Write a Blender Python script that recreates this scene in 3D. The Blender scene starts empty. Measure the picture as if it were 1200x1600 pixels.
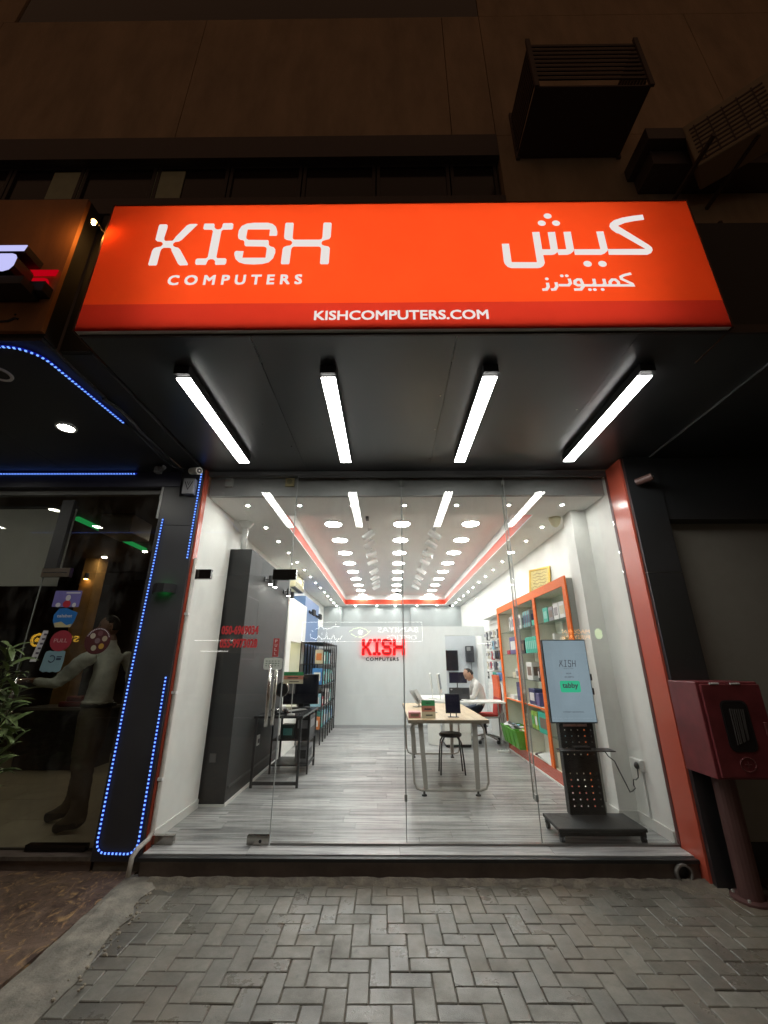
import bpy, bmesh, math, random
from mathutils import Vector, Matrix, noise as mnoise
random.seed(11)
R = math.radians
sc = bpy.context.scene
COL = sc.collection

# ------------------------------------------------------------------ camera, night sky, exposure
cam_data = bpy.data.cameras.new('camera')
cam = bpy.data.objects.new('camera', cam_data)
COL.objects.link(cam)
cam.location = (0, -4.15, 1.57)
cam.rotation_euler = (R(110.0), 0, R(0.5))
cam_data.sensor_fit = 'HORIZONTAL'
cam_data.sensor_width = 36.0
cam_data.lens = 36.0 * 645.0 / 1200.0
cam_data.clip_start = 0.05
cam_data.clip_end = 600.0
sc.camera = cam

world = bpy.data.worlds.new('World')
sc.world = world
world.use_nodes = True
wn = world.node_tree
bg = wn.nodes['Background']
bg.inputs['Color'].default_value = (1.0, 0.54, 0.31, 1)     # sodium-lit city night
bg.inputs['Strength'].default_value = 0.062

sc.view_settings.view_transform = 'Standard'
sc.view_settings.look = 'None'
sc.view_settings.exposure = 0.0
sc.view_settings.gamma = 1.0
sc.render.engine = 'CYCLES'
cy = sc.cycles
cy.use_denoising = True
try:
    cy.denoiser = 'OPENIMAGEDENOISE'
    cy.denoising_prefilter = 'ACCURATE'
except Exception:
    pass
cy.max_bounces = 8
cy.diffuse_bounces = 5
cy.glossy_bounces = 3
cy.transmission_bounces = 4
cy.transparent_max_bounces = 14
cy.sample_clamp_indirect = 6.0
cy.caustics_reflective = False
cy.caustics_refractive = False
cy.use_light_tree = True

# ------------------------------------------------------------------ materials
MATS = {}
def mat(name, col, rough=0.5, metal=0.0, var=0.0, vscale=6.0, bump=0.0, bscale=60.0, rand=0.0, spec=0.5, stretch=None, coat=0.0):
    """principled surface: colour with noise variation (var), per-object variation (rand), fine relief (bump)"""
    if name in MATS: return MATS[name]
    m = bpy.data.materials.new(name); m.use_nodes = True
    nt = m.node_tree; b = nt.nodes['Principled BSDF']
    b.inputs['Roughness'].default_value = rough
    b.inputs['Metallic'].default_value = metal
    b.inputs['Specular IOR Level'].default_value = spec
    b.inputs['Coat Weight'].default_value = coat
    c4 = (col[0], col[1], col[2], 1)
    b.inputs['Base Color'].default_value = c4
    vec = None
    if var or bump:
        g = nt.nodes.new('ShaderNodeNewGeometry'); vec = g.outputs['Position']
        if rand:
            oi = nt.nodes.new('ShaderNodeObjectInfo')
            ad = nt.nodes.new('ShaderNodeVectorMath'); ad.operation = 'MULTIPLY_ADD'
            cb = nt.nodes.new('ShaderNodeCombineXYZ')
            for k in range(3): nt.links.new(oi.outputs['Random'], cb.inputs[k])
            nt.links.new(cb.outputs[0], ad.inputs[0]); ad.inputs[1].default_value = (37, 53, 71)
            nt.links.new(vec, ad.inputs[2]); vec = ad.outputs[0]
        if stretch:
            mp = nt.nodes.new('ShaderNodeMapping'); mp.inputs['Scale'].default_value = stretch
            nt.links.new(vec, mp.inputs['Vector']); vec = mp.outputs[0]
    fac = None
    if var:
        n = nt.nodes.new('ShaderNodeTexNoise'); n.inputs['Scale'].default_value = vscale; n.inputs['Detail'].default_value = 6; n.inputs['Roughness'].default_value = 0.62
        nt.links.new(vec, n.inputs['Vector'])
        mr = nt.nodes.new('ShaderNodeMapRange'); mr.inputs['From Min'].default_value = 0.3; mr.inputs['From Max'].default_value = 0.7
        mr.inputs['To Min'].default_value = 1 - var; mr.inputs['To Max'].default_value = 1 + var
        nt.links.new(n.outputs['Fac'], mr.inputs['Value']); fac = mr.outputs[0]
        rr = nt.nodes.new('ShaderNodeMapRange'); rr.inputs['From Min'].default_value = 0.3; rr.inputs['From Max'].default_value = 0.7
        rr.inputs['To Min'].default_value = max(0.02, rough - 0.5 * var * rough); rr.inputs['To Max'].default_value = min(1, rough + 0.5 * var * rough)
        nt.links.new(n.outputs['Fac'], rr.inputs['Value']); nt.links.new(rr.outputs[0], b.inputs['Roughness'])
    if rand:
        oi2 = nt.nodes.new('ShaderNodeObjectInfo')
        mr2 = nt.nodes.new('ShaderNodeMapRange'); mr2.inputs['To Min'].default_value = 1 - rand; mr2.inputs['To Max'].default_value = 1 + rand
        nt.links.new(oi2.outputs['Random'], mr2.inputs['Value'])
        if fac is None: fac = mr2.outputs[0]
        else:
            mu = nt.nodes.new('ShaderNodeMath'); mu.operation = 'MULTIPLY'
            nt.links.new(fac, mu.inputs[0]); nt.links.new(mr2.outputs[0], mu.inputs[1]); fac = mu.outputs[0]
    if fac is not None:
        vm = nt.nodes.new('ShaderNodeVectorMath'); vm.operation = 'SCALE'; vm.inputs[0].default_value = col
        nt.links.new(fac, vm.inputs['Scale']); nt.links.new(vm.outputs[0], b.inputs['Base Color'])
    if bump:
        n2 = nt.nodes.new('ShaderNodeTexNoise'); n2.inputs['Scale'].default_value = bscale; n2.inputs['Detail'].default_value = 4
        nt.links.new(vec, n2.inputs['Vector'])
        bp = nt.nodes.new('ShaderNodeBump'); bp.inputs['Strength'].default_value = bump; bp.inputs['Distance'].default_value = 0.01
        nt.links.new(n2.outputs['Fac'], bp.inputs['Height']); nt.links.new(bp.outputs[0], b.inputs['Normal'])
    MATS[name] = m
    return m

def emit(name, col, strength, var=0.0, vscale=2.0):
    if name in MATS: return MATS[name]
    m = bpy.data.materials.new(name); m.use_nodes = True
    nt = m.node_tree; nt.nodes.remove(nt.nodes['Principled BSDF'])
    e = nt.nodes.new('ShaderNodeEmission'); e.inputs['Color'].default_value = (*col, 1); e.inputs['Strength'].default_value = strength
    if var:
        g = nt.nodes.new('ShaderNodeNewGeometry')
        n = nt.nodes.new('ShaderNodeTexNoise'); n.inputs['Scale'].default_value = vscale; n.inputs['Detail'].default_value = 2
        nt.links.new(g.outputs['Position'], n.inputs['Vector'])
        mr = nt.nodes.new('ShaderNodeMapRange'); mr.inputs['From Min'].default_value = 0.3; mr.inputs['From Max'].default_value = 0.7
        mr.inputs['To Min'].default_value = strength * (1 - var); mr.inputs['To Max'].default_value = strength * (1 + var)
        nt.links.new(n.outputs['Fac'], mr.inputs['Value']); nt.links.new(mr.outputs[0], e.inputs['Strength'])
    nt.links.new(e.outputs[0], nt.nodes['Material Output'].inputs['Surface'])
    MATS[name] = m
    return m

def flex_face(name, col, through=0.68):
    """printed flex sheet of a light box: passes the light of the tubes behind it"""
    m = bpy.data.materials.new(name); m.use_nodes = True
    nt = m.node_tree; nt.nodes.remove(nt.nodes['Principled BSDF'])
    g = nt.nodes.new('ShaderNodeNewGeometry')
    n = nt.nodes.new('ShaderNodeTexNoise'); n.inputs['Scale'].default_value = 2.2; n.inputs['Detail'].default_value = 5
    nt.links.new(g.outputs['Position'], n.inputs['Vector'])
    mr = nt.nodes.new('ShaderNodeMapRange'); mr.inputs['From Min'].default_value = 0.3; mr.inputs['From Max'].default_value = 0.7; mr.inputs['To Min'].default_value = 0.93; mr.inputs['To Max'].default_value = 1.05
    nt.links.new(n.outputs['Fac'], mr.inputs['Value'])
    vm = nt.nodes.new('ShaderNodeVectorMath'); vm.operation = 'SCALE'; vm.inputs[0].default_value = col
    nt.links.new(mr.outputs[0], vm.inputs['Scale'])
    d = nt.nodes.new('ShaderNodeBsdfDiffuse'); t = nt.nodes.new('ShaderNodeBsdfTranslucent'); mx = nt.nodes.new('ShaderNodeMixShader')
    nt.links.new(vm.outputs[0], d.inputs['Color']); nt.links.new(vm.outputs[0], t.inputs['Color']); mx.inputs['Fac'].default_value = through
    nt.links.new(d.outputs[0], mx.inputs[1]); nt.links.new(t.outputs[0], mx.inputs[2])
    nt.links.new(mx.outputs[0], nt.nodes['Material Output'].inputs['Surface'])
    return m

def glass_mat(name, tint, f0=0.04, rough=0.0, smear=0.0):
    """thin sheet glass: clear, with mirror reflection that grows towards grazing angles on both faces"""
    if name in MATS: return MATS[name]
    m = bpy.data.materials.new(name); m.use_nodes = True
    nt = m.node_tree; nt.nodes.remove(nt.nodes['Principled BSDF'])
    tr = nt.nodes.new('ShaderNodeBsdfTransparent'); tr.inputs['Color'].default_value = (*tint, 1)
    gl = nt.nodes.new('ShaderNodeBsdfGlossy'); gl.inputs['Roughness'].default_value = rough
    lw = nt.nodes.new('ShaderNodeLayerWeight'); lw.inputs['Blend'].default_value = 0.5
    pw = nt.nodes.new('ShaderNodeMath'); pw.operation = 'POWER'; pw.inputs[1].default_value = 5
    ma = nt.nodes.new('ShaderNodeMath'); ma.operation = 'MULTIPLY_ADD'; ma.inputs[1].default_value = 1 - f0; ma.inputs[2].default_value = f0
    mx = nt.nodes.new('ShaderNodeMixShader')
    nt.links.new(lw.outputs['Facing'], pw.inputs[0]); nt.links.new(pw.outputs[0], ma.inputs[0]); nt.links.new(ma.outputs[0], mx.inputs['Fac'])
    nt.links.new(tr.outputs[0], mx.inputs[1]); nt.links.new(gl.outputs[0], mx.inputs[2])
    out = mx.outputs[0]
    if smear:
        g = nt.nodes.new('ShaderNodeNewGeometry'); mp = nt.nodes.new('ShaderNodeMapping'); mp.inputs['Scale'].default_value = (1.0, 1.0, 0.45)
        n = nt.nodes.new('ShaderNodeTexNoise'); n.inputs['Scale'].default_value = 3.0; n.inputs['Detail'].default_value = 8; n.inputs['Roughness'].default_value = 0.7
        nt.links.new(g.outputs['Position'], mp.inputs['Vector']); nt.links.new(mp.outputs[0], n.inputs['Vector'])
        mr = nt.nodes.new('ShaderNodeMapRange'); mr.inputs['From Min'].default_value = 0.48; mr.inputs['From Max'].default_value = 0.75; mr.inputs['To Max'].default_value = smear
        nt.links.new(n.outputs['Fac'], mr.inputs['Value'])
        df = nt.nodes.new('ShaderNodeBsdfDiffuse'); df.inputs['Color'].default_value = (0.8, 0.8, 0.78, 1)
        m2 = nt.nodes.new('ShaderNodeMixShader'); nt.links.new(mr.outputs[0], m2.inputs['Fac']); nt.links.new(out, m2.inputs[1]); nt.links.new(df.outputs[0], m2.inputs[2]); out = m2.outputs[0]
    nt.links.new(out, nt.nodes['Material Output'].inputs['Surface'])
    MATS[name] = m
    return m

def streak_mat(name, dark, light, stretch, vscale, rough, rand=0.12, bump=0.0, ramp=(0.35, 0.7)):
    """wood-like streaks between two colours, running along the axis with the small stretch"""
    if name in MATS: return MATS[name]
    m = bpy.data.materials.new(name); m.use_nodes = True
    nt = m.node_tree; b = nt.nodes['Principled BSDF']; b.inputs['Roughness'].default_value = rough
    g = nt.nodes.new('ShaderNodeNewGeometry'); oi = nt.nodes.new('ShaderNodeObjectInfo')
    cb = nt.nodes.new('ShaderNodeCombineXYZ')
    for k in range(3): nt.links.new(oi.outputs['Random'], cb.inputs[k])
    ad = nt.nodes.new('ShaderNodeVectorMath'); ad.operation = 'MULTIPLY_ADD'; ad.inputs[1].default_value = (31, 47, 59)
    nt.links.new(cb.outputs[0], ad.inputs[0]); nt.links.new(g.outputs['Position'], ad.inputs[2])
    mp = nt.nodes.new('ShaderNodeMapping'); mp.inputs['Scale'].default_value = stretch
    nt.links.new(ad.outputs[0], mp.inputs['Vector'])
    n = nt.nodes.new('ShaderNodeTexNoise'); n.inputs['Scale'].default_value = vscale; n.inputs['Detail'].default_value = 7; n.inputs['Roughness'].default_value = 0.65; n.inputs['Distortion'].default_value = 0.4
    nt.links.new(mp.outputs[0], n.inputs['Vector'])
    cr = nt.nodes.new('ShaderNodeValToRGB')
    cr.color_ramp.elements[0].position = ramp[0]; cr.color_ramp.elements[0].color = (*dark, 1)
    cr.color_ramp.elements[1].position = ramp[1]; cr.color_ramp.elements[1].color = (*light, 1)
    nt.links.new(n.outputs['Fac'], cr.inputs['Fac'])
    mr2 = nt.nodes.new('ShaderNodeMapRange'); mr2.inputs['To Min'].default_value = 1 - rand; mr2.inputs['To Max'].default_value = 1 + rand
    nt.links.new(oi.outputs['Random'], mr2.inputs['Value'])
    vm = nt.nodes.new('ShaderNodeVectorMath'); vm.operation = 'SCALE'
    nt.links.new(cr.outputs['Color'], vm.inputs[0]); nt.links.new(mr2.outputs[0], vm.inputs['Scale']); nt.links.new(vm.outputs[0], b.inputs['Base Color'])
    if bump:
        bp = nt.nodes.new('ShaderNodeBump'); bp.inputs['Strength'].default_value = bump; bp.inputs['Distance'].default_value = 0.004
        nt.links.new(n.outputs['Fac'], bp.inputs['Height']); nt.links.new(bp.outputs[0], b.inputs['Normal'])
    MATS[name] = m
    return m

def paver_mat():
    m = bpy.data.materials.new('paver_concrete'); m.use_nodes = True
    nt = m.node_tree; b = nt.nodes['Principled BSDF']
    g = nt.nodes.new('ShaderNodeNewGeometry'); oi = nt.nodes.new('ShaderNodeObjectInfo')
    n = nt.nodes.new('ShaderNodeTexNoise'); n.inputs['Scale'].default_value = 4.0; n.inputs['Detail'].default_value = 8; n.inputs['Roughness'].default_value = 0.7
    nt.links.new(g.outputs['Position'], n.inputs['Vector'])
    n2 = nt.nodes.new('ShaderNodeTexNoise'); n2.inputs['Scale'].default_value = 260.0; n2.inputs['Detail'].default_value = 3
    nt.links.new(g.outputs['Position'], n2.inputs['Vector'])
    cr = nt.nodes.new('ShaderNodeValToRGB')
    cr.color_ramp.elements[0].position = 0.32; cr.color_ramp.elements[0].color = (0.082, 0.075, 0.060, 1)
    cr.color_ramp.elements[1].position = 0.66; cr.color_ramp.elements[1].color = (0.160, 0.150, 0.123, 1)
    nt.links.new(n.outputs['Fac'], cr.inputs['Fac'])
    a = nt.nodes.new('ShaderNodeMapRange'); a.inputs['To Min'].default_value = 0.78; a.inputs['To Max'].default_value = 1.2
    nt.links.new(oi.outputs['Random'], a.inputs['Value'])
    a2 = nt.nodes.new('ShaderNodeMapRange'); a2.inputs['From Min'].default_value = 0.3; a2.inputs['From Max'].default_value = 0.7; a2.inputs['To Min'].default_value = 0.8; a2.inputs['To Max'].default_value = 1.2
    nt.links.new(n2.outputs['Fac'], a2.inputs['Value'])
    mu = nt.nodes.new('ShaderNodeMath'); mu.operation = 'MULTIPLY'; nt.links.new(a.outputs[0], mu.inputs[0]); nt.links.new(a2.outputs[0], mu.inputs[1])
    vm = nt.nodes.new('ShaderNodeVectorMath'); vm.operation = 'SCALE'
    nt.links.new(cr.outputs['Color'], vm.inputs[0]); nt.links.new(mu.outputs[0], vm.inputs['Scale'])
    n3 = nt.nodes.new('ShaderNodeTexNoise'); n3.inputs['Scale'].default_value = 1.1; n3.inputs['Detail'].default_value = 7; n3.inputs['Roughness'].default_value = 0.62
    nt.links.new(g.outputs['Position'], n3.inputs['Vector'])
    sm = nt.nodes.new('ShaderNodeMapRange'); sm.inputs['From Min'].default_value = 0.47; sm.inputs['From Max'].default_value = 0.68; sm.inputs['To Max'].default_value = 0.8
    nt.links.new(n3.outputs['Fac'], sm.inputs['Value'])
    mxs = nt.nodes.new('ShaderNodeMix'); mxs.data_type = 'RGBA'; mxs.inputs['B'].default_value = (0.170, 0.138, 0.100, 1)
    nt.links.new(sm.outputs[0], mxs.inputs['Factor']); nt.links.new(vm.outputs[0], mxs.inputs['A'])
    n4 = nt.nodes.new('ShaderNodeTexNoise'); n4.inputs['Scale'].default_value = 14.0; n4.inputs['Detail'].default_value = 5
    nt.links.new(g.outputs['Position'], n4.inputs['Vector'])
    st = nt.nodes.new('ShaderNodeMapRange'); st.inputs['From Min'].default_value = 0.62; st.inputs['From Max'].default_value = 0.72; st.inputs['To Min'].default_value = 1.0; st.inputs['To Max'].default_value = 0.6
    nt.links.new(n4.outputs['Fac'], st.inputs['Value'])
    vm2 = nt.nodes.new('ShaderNodeVectorMath'); vm2.operation = 'SCALE'
    nt.links.new(mxs.outputs['Result'], vm2.inputs[0]); nt.links.new(st.outputs[0], vm2.inputs['Scale']); nt.links.new(vm2.outputs[0], b.inputs['Base Color'])
    rr = nt.nodes.new('ShaderNodeMapRange'); rr.inputs['From Min'].default_value = 0.35; rr.inputs['From Max'].default_value = 0.65; rr.inputs['To Min'].default_value = 0.58; rr.inputs['To Max'].default_value = 0.23
    nt.links.new(n.outputs['Fac'], rr.inputs['Value'])
    ro = nt.nodes.new('ShaderNodeMapRange'); ro.inputs['To Min'].default_value = -0.10; ro.inputs['To Max'].default_value = 0.16
    nt.links.new(oi.outputs['Random'], ro.inputs['Value'])
    ra = nt.nodes.new('ShaderNodeMath'); ra.operation = 'ADD'; nt.links.new(rr.outputs[0], ra.inputs[0]); nt.links.new(ro.outputs[0], ra.inputs[1]); nt.links.new(ra.outputs[0], b.inputs['Roughness'])
    b.inputs['Specular IOR Level'].default_value = 0.8
    bp = nt.nodes.new('ShaderNodeBump'); bp.inputs['Strength'].default_value = 0.35; bp.inputs['Distance'].default_value = 0.004
    nt.links.new(n2.outputs['Fac'], bp.inputs['Height']); nt.links.new(bp.outputs[0], b.inputs['Normal'])
    return m

def stamp_mat():
    """mottled red-brown stamped concrete with ochre flecks"""
    m = bpy.data.materials.new('brown_stamped_paving'); m.use_nodes = True
    nt = m.node_tree; b = nt.nodes['Principled BSDF']; b.inputs['Roughness'].default_value = 0.48
    g = nt.nodes.new('ShaderNodeNewGeometry')
    def noise(scale, st, det, dist):
        mp = nt.nodes.new('ShaderNodeMapping'); mp.inputs['Scale'].default_value = st; mp.inputs['Rotation'].default_value = (0, 0, 0.18)
        nt.links.new(g.outputs['Position'], mp.inputs['Vector'])
        n = nt.nodes.new('ShaderNodeTexNoise'); n.inputs['Scale'].default_value = scale; n.inputs['Detail'].default_value = det; n.inputs['Roughness'].default_value = 0.68; n.inputs['Distortion'].default_value = dist
        nt.links.new(mp.outputs[0], n.inputs['Vector']); return n.outputs['Fac']
    f1 = noise(2.6, (1.25, 1.0, 1), 10, 2.2); f2 = noise(7.0, (1.3, 0.75, 1), 9, 2.4)
    c1 = nt.nodes.new('ShaderNodeValToRGB'); e = c1.color_ramp.elements
    e[0].position = 0.36; e[0].color = (0.060, 0.036, 0.028, 1); e[1].position = 0.66; e[1].color = (0.195, 0.132, 0.096, 1)
    k = e.new(0.5); k.color = (0.125, 0.082, 0.058, 1)
    nt.links.new(f1, c1.inputs['Fac'])
    c2 = nt.nodes.new('ShaderNodeMapRange'); c2.inputs['From Min'].default_value = 0.53; c2.inputs['From Max'].default_value = 0.66
    nt.links.new(f2, c2.inputs['Value'])
    mx = nt.nodes.new('ShaderNodeMix'); mx.data_type = 'RGBA'
    nt.links.new(c2.outputs[0], mx.inputs['Factor']); nt.links.new(c1.outputs['Color'], mx.inputs['A']); mx.inputs['B'].default_value = (0.40, 0.25, 0.11, 1)
    nt.links.new(mx.outputs['Result'], b.inputs['Base Color'])
    bp = nt.nodes.new('ShaderNodeBump'); bp.inputs['Strength'].default_value = 0.6; bp.inputs['Distance'].default_value = 0.012
    nt.links.new(f2, bp.inputs['Height']); nt.links.new(bp.outputs[0], b.inputs['Normal'])
    return m

WHITE = mat('white_paint', (0.83, 0.83, 0.80), 0.55, var=0.03, vscale=3, bump=0.05, bscale=40)
CEIL = mat('ceiling_paint', (0.86, 0.855, 0.83), 0.6, var=0.02, vscale=2)
GREYW = mat('grey_header_paint', (0.28, 0.28, 0.28), 0.5, var=0.1, vscale=4)
ORANGE = mat('orange_gloss', (0.52, 0.095, 0.055), 0.26)
ORANGE2 = mat('orange_laminate', (0.84, 0.16, 0.022), 0.5, spec=0.2)
BLACKACP = mat('black_cladding', (0.022, 0.024, 0.026), 0.33, var=0.15, vscale=1.6, rand=0.1, spec=1.0)
DARKACP = mat('dark_grey_cladding', (0.045, 0.046, 0.05), 0.42, var=0.15, vscale=2.0)
CHARCOAL = mat('charcoal_laminate', (0.030, 0.031, 0.033), 0.45, var=0.08, vscale=3)
BLACK = mat('black_plastic', (0.016, 0.016, 0.018), 0.4)
BLACKM = mat('black_powder_metal', (0.02, 0.02, 0.021), 0.5, var=0.1, vscale=20)
SCREEN = mat('dark_screen', (0.008, 0.009, 0.014), 0.12)
CHROME = mat('brushed_steel', (0.62, 0.60, 0.56), 0.25, metal=1.0, var=0.1, vscale=30, stretch=(1, 1, 8))
GREYMET = mat('grey_painted_metal', (0.42, 0.42, 0.40), 0.4)
WPLAS = mat('white_plastic', (0.75, 0.75, 0.73), 0.4)
CREAM = mat('cream_plastic', (0.72, 0.66, 0.44), 0.45)
GLASS = glass_mat('shop_glass', (0.965, 0.975, 0.965), 0.045, smear=0.05)
NGLASS = glass_mat('tinted_glass', (0.92, 0.92, 0.89), 0.045, smear=0.05)
SHELFGLASS = glass_mat('shelf_glass', (0.90, 0.96, 0.93), 0.06)
LAMP = emit('lamp_white', (0.98, 1.0, 0.985), 68.0)
STRIP = emit('lamp_strip', (1.0, 0.985, 0.94), 36.0)
SPOTE = emit('lamp_small', (1.0, 1.0, 0.95), 880.0)
CARD = mat('brown_cardboard', (0.42, 0.28, 0.15), 0.8, var=0.1)

# ------------------------------------------------------------------ geometry helpers
class G:
    def __init__(s): s.bm = bmesh.new()
    def face(s, pts):
        return s.bm.faces.new([s.bm.verts.new(p) for p in pts])
    def box(s, x0, x1, y0, y1, z0, z1, M=None):
        P = [Vector((x, y, z)) for z in (z0, z1) for (x, y) in ((x0, y0), (x1, y0), (x1, y1), (x0, y1))]
        if M is not None: P = [M @ p for p in P]
        v = [s.bm.verts.new(p) for p in P]
        for f in ((3, 2, 1, 0), (4, 5, 6, 7), (0, 1, 5, 4), (1, 2, 6, 5), (2, 3, 7, 6), (3, 0, 4, 7)):
            s.bm.faces.new([v[i] for i in f])
        return s
    def bbox(s, x0, x1, y0, y1, z0, z1, b=0.01, M=None, seg=2):
        t = bmesh.new()
        P = [(x, y, z) for z in (z0, z1) for (x, y) in ((x0, y0), (x1, y0), (x1, y1), (x0, y1))]
        v = [t.verts.new(p) for p in P]
        for f in ((3, 2, 1, 0), (4, 5, 6, 7), (0, 1, 5, 4), (1, 2, 6, 5), (2, 3, 7, 6), (3, 0, 4, 7)):
            t.faces.new([v[i] for i in f])
        bmesh.ops.bevel(t, geom=list(t.edges), offset=b, segments=seg, affect='EDGES', profile=0.5)
        s.merge(t, M); return s
    def merge(s, t, M=None):
        t.verts.index_update()
        nv = [s.bm.verts.new(M @ v.co if M is not None else v.co) for v in t.verts]
        for f in t.faces:
            try: s.bm.faces.new([nv[v.index] for v in f.verts])
            except ValueError: pass
        t.free()
    def cyl(s, p0, p1, r, n=14, r2=None, cap=True):
        p0 = Vector(p0); p1 = Vector(p1); r2 = r if r2 is None else r2
        d = (p1 - p0).normalized()
        a = d.orthogonal().normalized(); b = d.cross(a)
        A = []; B = []
        for k in range(n):
            t = 2 * math.pi * k / n
            o = a * math.cos(t) + b * math.sin(t)
            A.append(s.bm.verts.new(p0 + o * r)); B.append(s.bm.verts.new(p1 + o * r2))
        for k in range(n):
            s.bm.faces.new((A[k], A[(k + 1) % n], B[(k + 1) % n], B[k]))
        if cap:
            s.bm.faces.new(A[::-1]); s.bm.faces.new(B)
        return s
    def tube(s, pts, r, n=8, closed=False):
        pts = [Vector(p) for p in pts]; rings = []
        N = len(pts); up = None
        for i, p in enumerate(pts):
            q0 = pts[i - 1] if (i > 0 or closed) else p
            q1 = pts[(i + 1) % N] if (i < N - 1 or closed) else p
            d = (q1 - q0).normalized()
            if up is None: up = d.orthogonal().normalized()
            up = (up - d * up.dot(d))
            up = up.normalized() if up.length > 1e-5 else d.orthogonal().normalized()
            b = d.cross(up)
            rings.append([s.bm.verts.new(p + (up * math.cos(2 * math.pi * k / n) + b * math.sin(2 * math.pi * k / n)) * r) for k in range(n)])
        for i in range(N if closed else N - 1):
            A = rings[i]; B = rings[(i + 1) % N]
            for k in range(n): s.bm.faces.new((A[k], A[(k + 1) % n], B[(k + 1) % n], B[k]))
        if not closed:
            s.bm.faces.new(rings[0][::-1]); s.bm.faces.new(rings[-1])
        return s
    def prism(s, pts, f0, f1):
        """2-D outline lifted by two functions (x,z)->3-D point: front cap, back cap and rim"""
        A = [s.bm.verts.new(f0(*p)) for p in pts]; B = [s.bm.verts.new(f1(*p)) for p in pts]
        s.bm.faces.new(A); s.bm.faces.new(B[::-1])
        n = len(pts)
        for k in range(n): s.bm.faces.new((A[k], B[k], B[(k + 1) % n], A[(k + 1) % n]))
        return s
    def ell(s, c, rx, ry, rz, u=12, v=8, M=None):
        t = bmesh.new(); bmesh.ops.create_uvsphere(t, u_segments=u, v_segments=v, radius=1.0)
        m = Matrix.Translation(Vector(c)) @ (M if M is not None else Matrix.Identity(4)) @ Matrix.Diagonal((rx, ry, rz, 1))
        s.merge(t, m); return s
    def lathe(s, prof, c, n=20, cap=True):
        c = Vector(c); rings = []
        for (r, z) in prof:
            rings.append([s.bm.verts.new(c + Vector((r * math.cos(2 * math.pi * k / n), r * math.sin(2 * math.pi * k / n), z))) for k in range(n)])
        for i in range(len(rings) - 1):
            A, B = rings[i], rings[i + 1]
            for k in range(n): s.bm.faces.new((A[k], A[(k + 1) % n], B[(k + 1) % n], B[k]))
        if cap: s.bm.faces.new(rings[0][::-1]); s.bm.faces.new(rings[-1])
        return s

ORG = {}
def mesh_of(name, g, m, off=(0, 0, 0), smooth=False):
    me = bpy.data.meshes.new(name)
    bm = g.bm
    bmesh.ops.recalc_face_normals(bm, faces=bm.faces)
    if any(off): bmesh.ops.translate(bm, verts=bm.verts, vec=-Vector(off))
    bm.to_mesh(me); bm.free()
    for x in (m if isinstance(m, (list, tuple)) else [m]): me.materials.append(x)
    if smooth:
        for p in me.polygons: p.use_smooth = True
    return me
def thing(name, label, cat, loc, group=None, rz=0.0):
    o = bpy.data.objects.new(name, None); COL.objects.link(o)
    o.empty_display_size = 0.1
    o.location = loc; o.rotation_euler = (0, 0, rz)
    o['label'] = label; o['category'] = cat
    if group: o['group'] = group
    ORG[o.name] = Vector(loc)
    return o
def part(name, g, m, parent, smooth=False, local=False, label=None, kind=None):
    """a child mesh; geometry is given in world coordinates unless local=True"""
    off = (0, 0, 0) if local else ORG[parent.name]
    o = bpy.data.objects.new(name, mesh_of(name, g, m, off, smooth)); COL.objects.link(o)
    o.parent = parent
    ORG[o.name] = (0, 0, 0) if local else ORG[parent.name]
    if label: o['label'] = label
    if kind: o['kind'] = kind
    return o
def single(name, g, m, label, cat, loc=(0, 0, 0), group=None, smooth=False, kind=None):
    o = bpy.data.objects.new(name, mesh_of(name, g, m, loc, smooth)); COL.objects.link(o)
    o.location = loc; ORG[o.name] = Vector(loc)
    o['label'] = label; o['category'] = cat
    if group: o['group'] = group
    if kind: o['kind'] = kind
    return o
def struct(name, g, m, loc=(0, 0, 0), smooth=False):
    o = bpy.data.objects.new(name, mesh_of(name, g, m, loc, smooth)); COL.objects.link(o)
    o.location = loc; ORG[o.name] = Vector(loc); o['kind'] = 'structure'
    return o
def copy_part(src, parent, loc=(0, 0, 0), rot=(0, 0, 0), scale=(1, 1, 1), name=None):
    o = src.copy(); COL.objects.link(o); o.parent = parent; o.location = loc; o.rotation_euler = rot; o.scale = scale
    return o
def copy_tree(root, loc, label, group=None, rz=None):
    r = root.copy(); COL.objects.link(r); r.location = loc; r['label'] = label
    if rz is not None: r.rotation_euler = (0, 0, rz)
    if group: r['group'] = group
    ORG[r.name] = Vector(loc)
    for ch in list(root.children):
        c = ch.copy(); COL.objects.link(c); c.parent = r
        for gr in list(ch.children):
            d = gr.copy(); COL.objects.link(d); d.parent = c
    return r
ORD = ['first', 'second', 'third', 'fourth', 'fifth', 'sixth', 'seventh', 'eighth', 'ninth', 'tenth', 'eleventh', 'twelfth', 'thirteenth', 'fourteenth', 'fifteenth', 'sixteenth']

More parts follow.
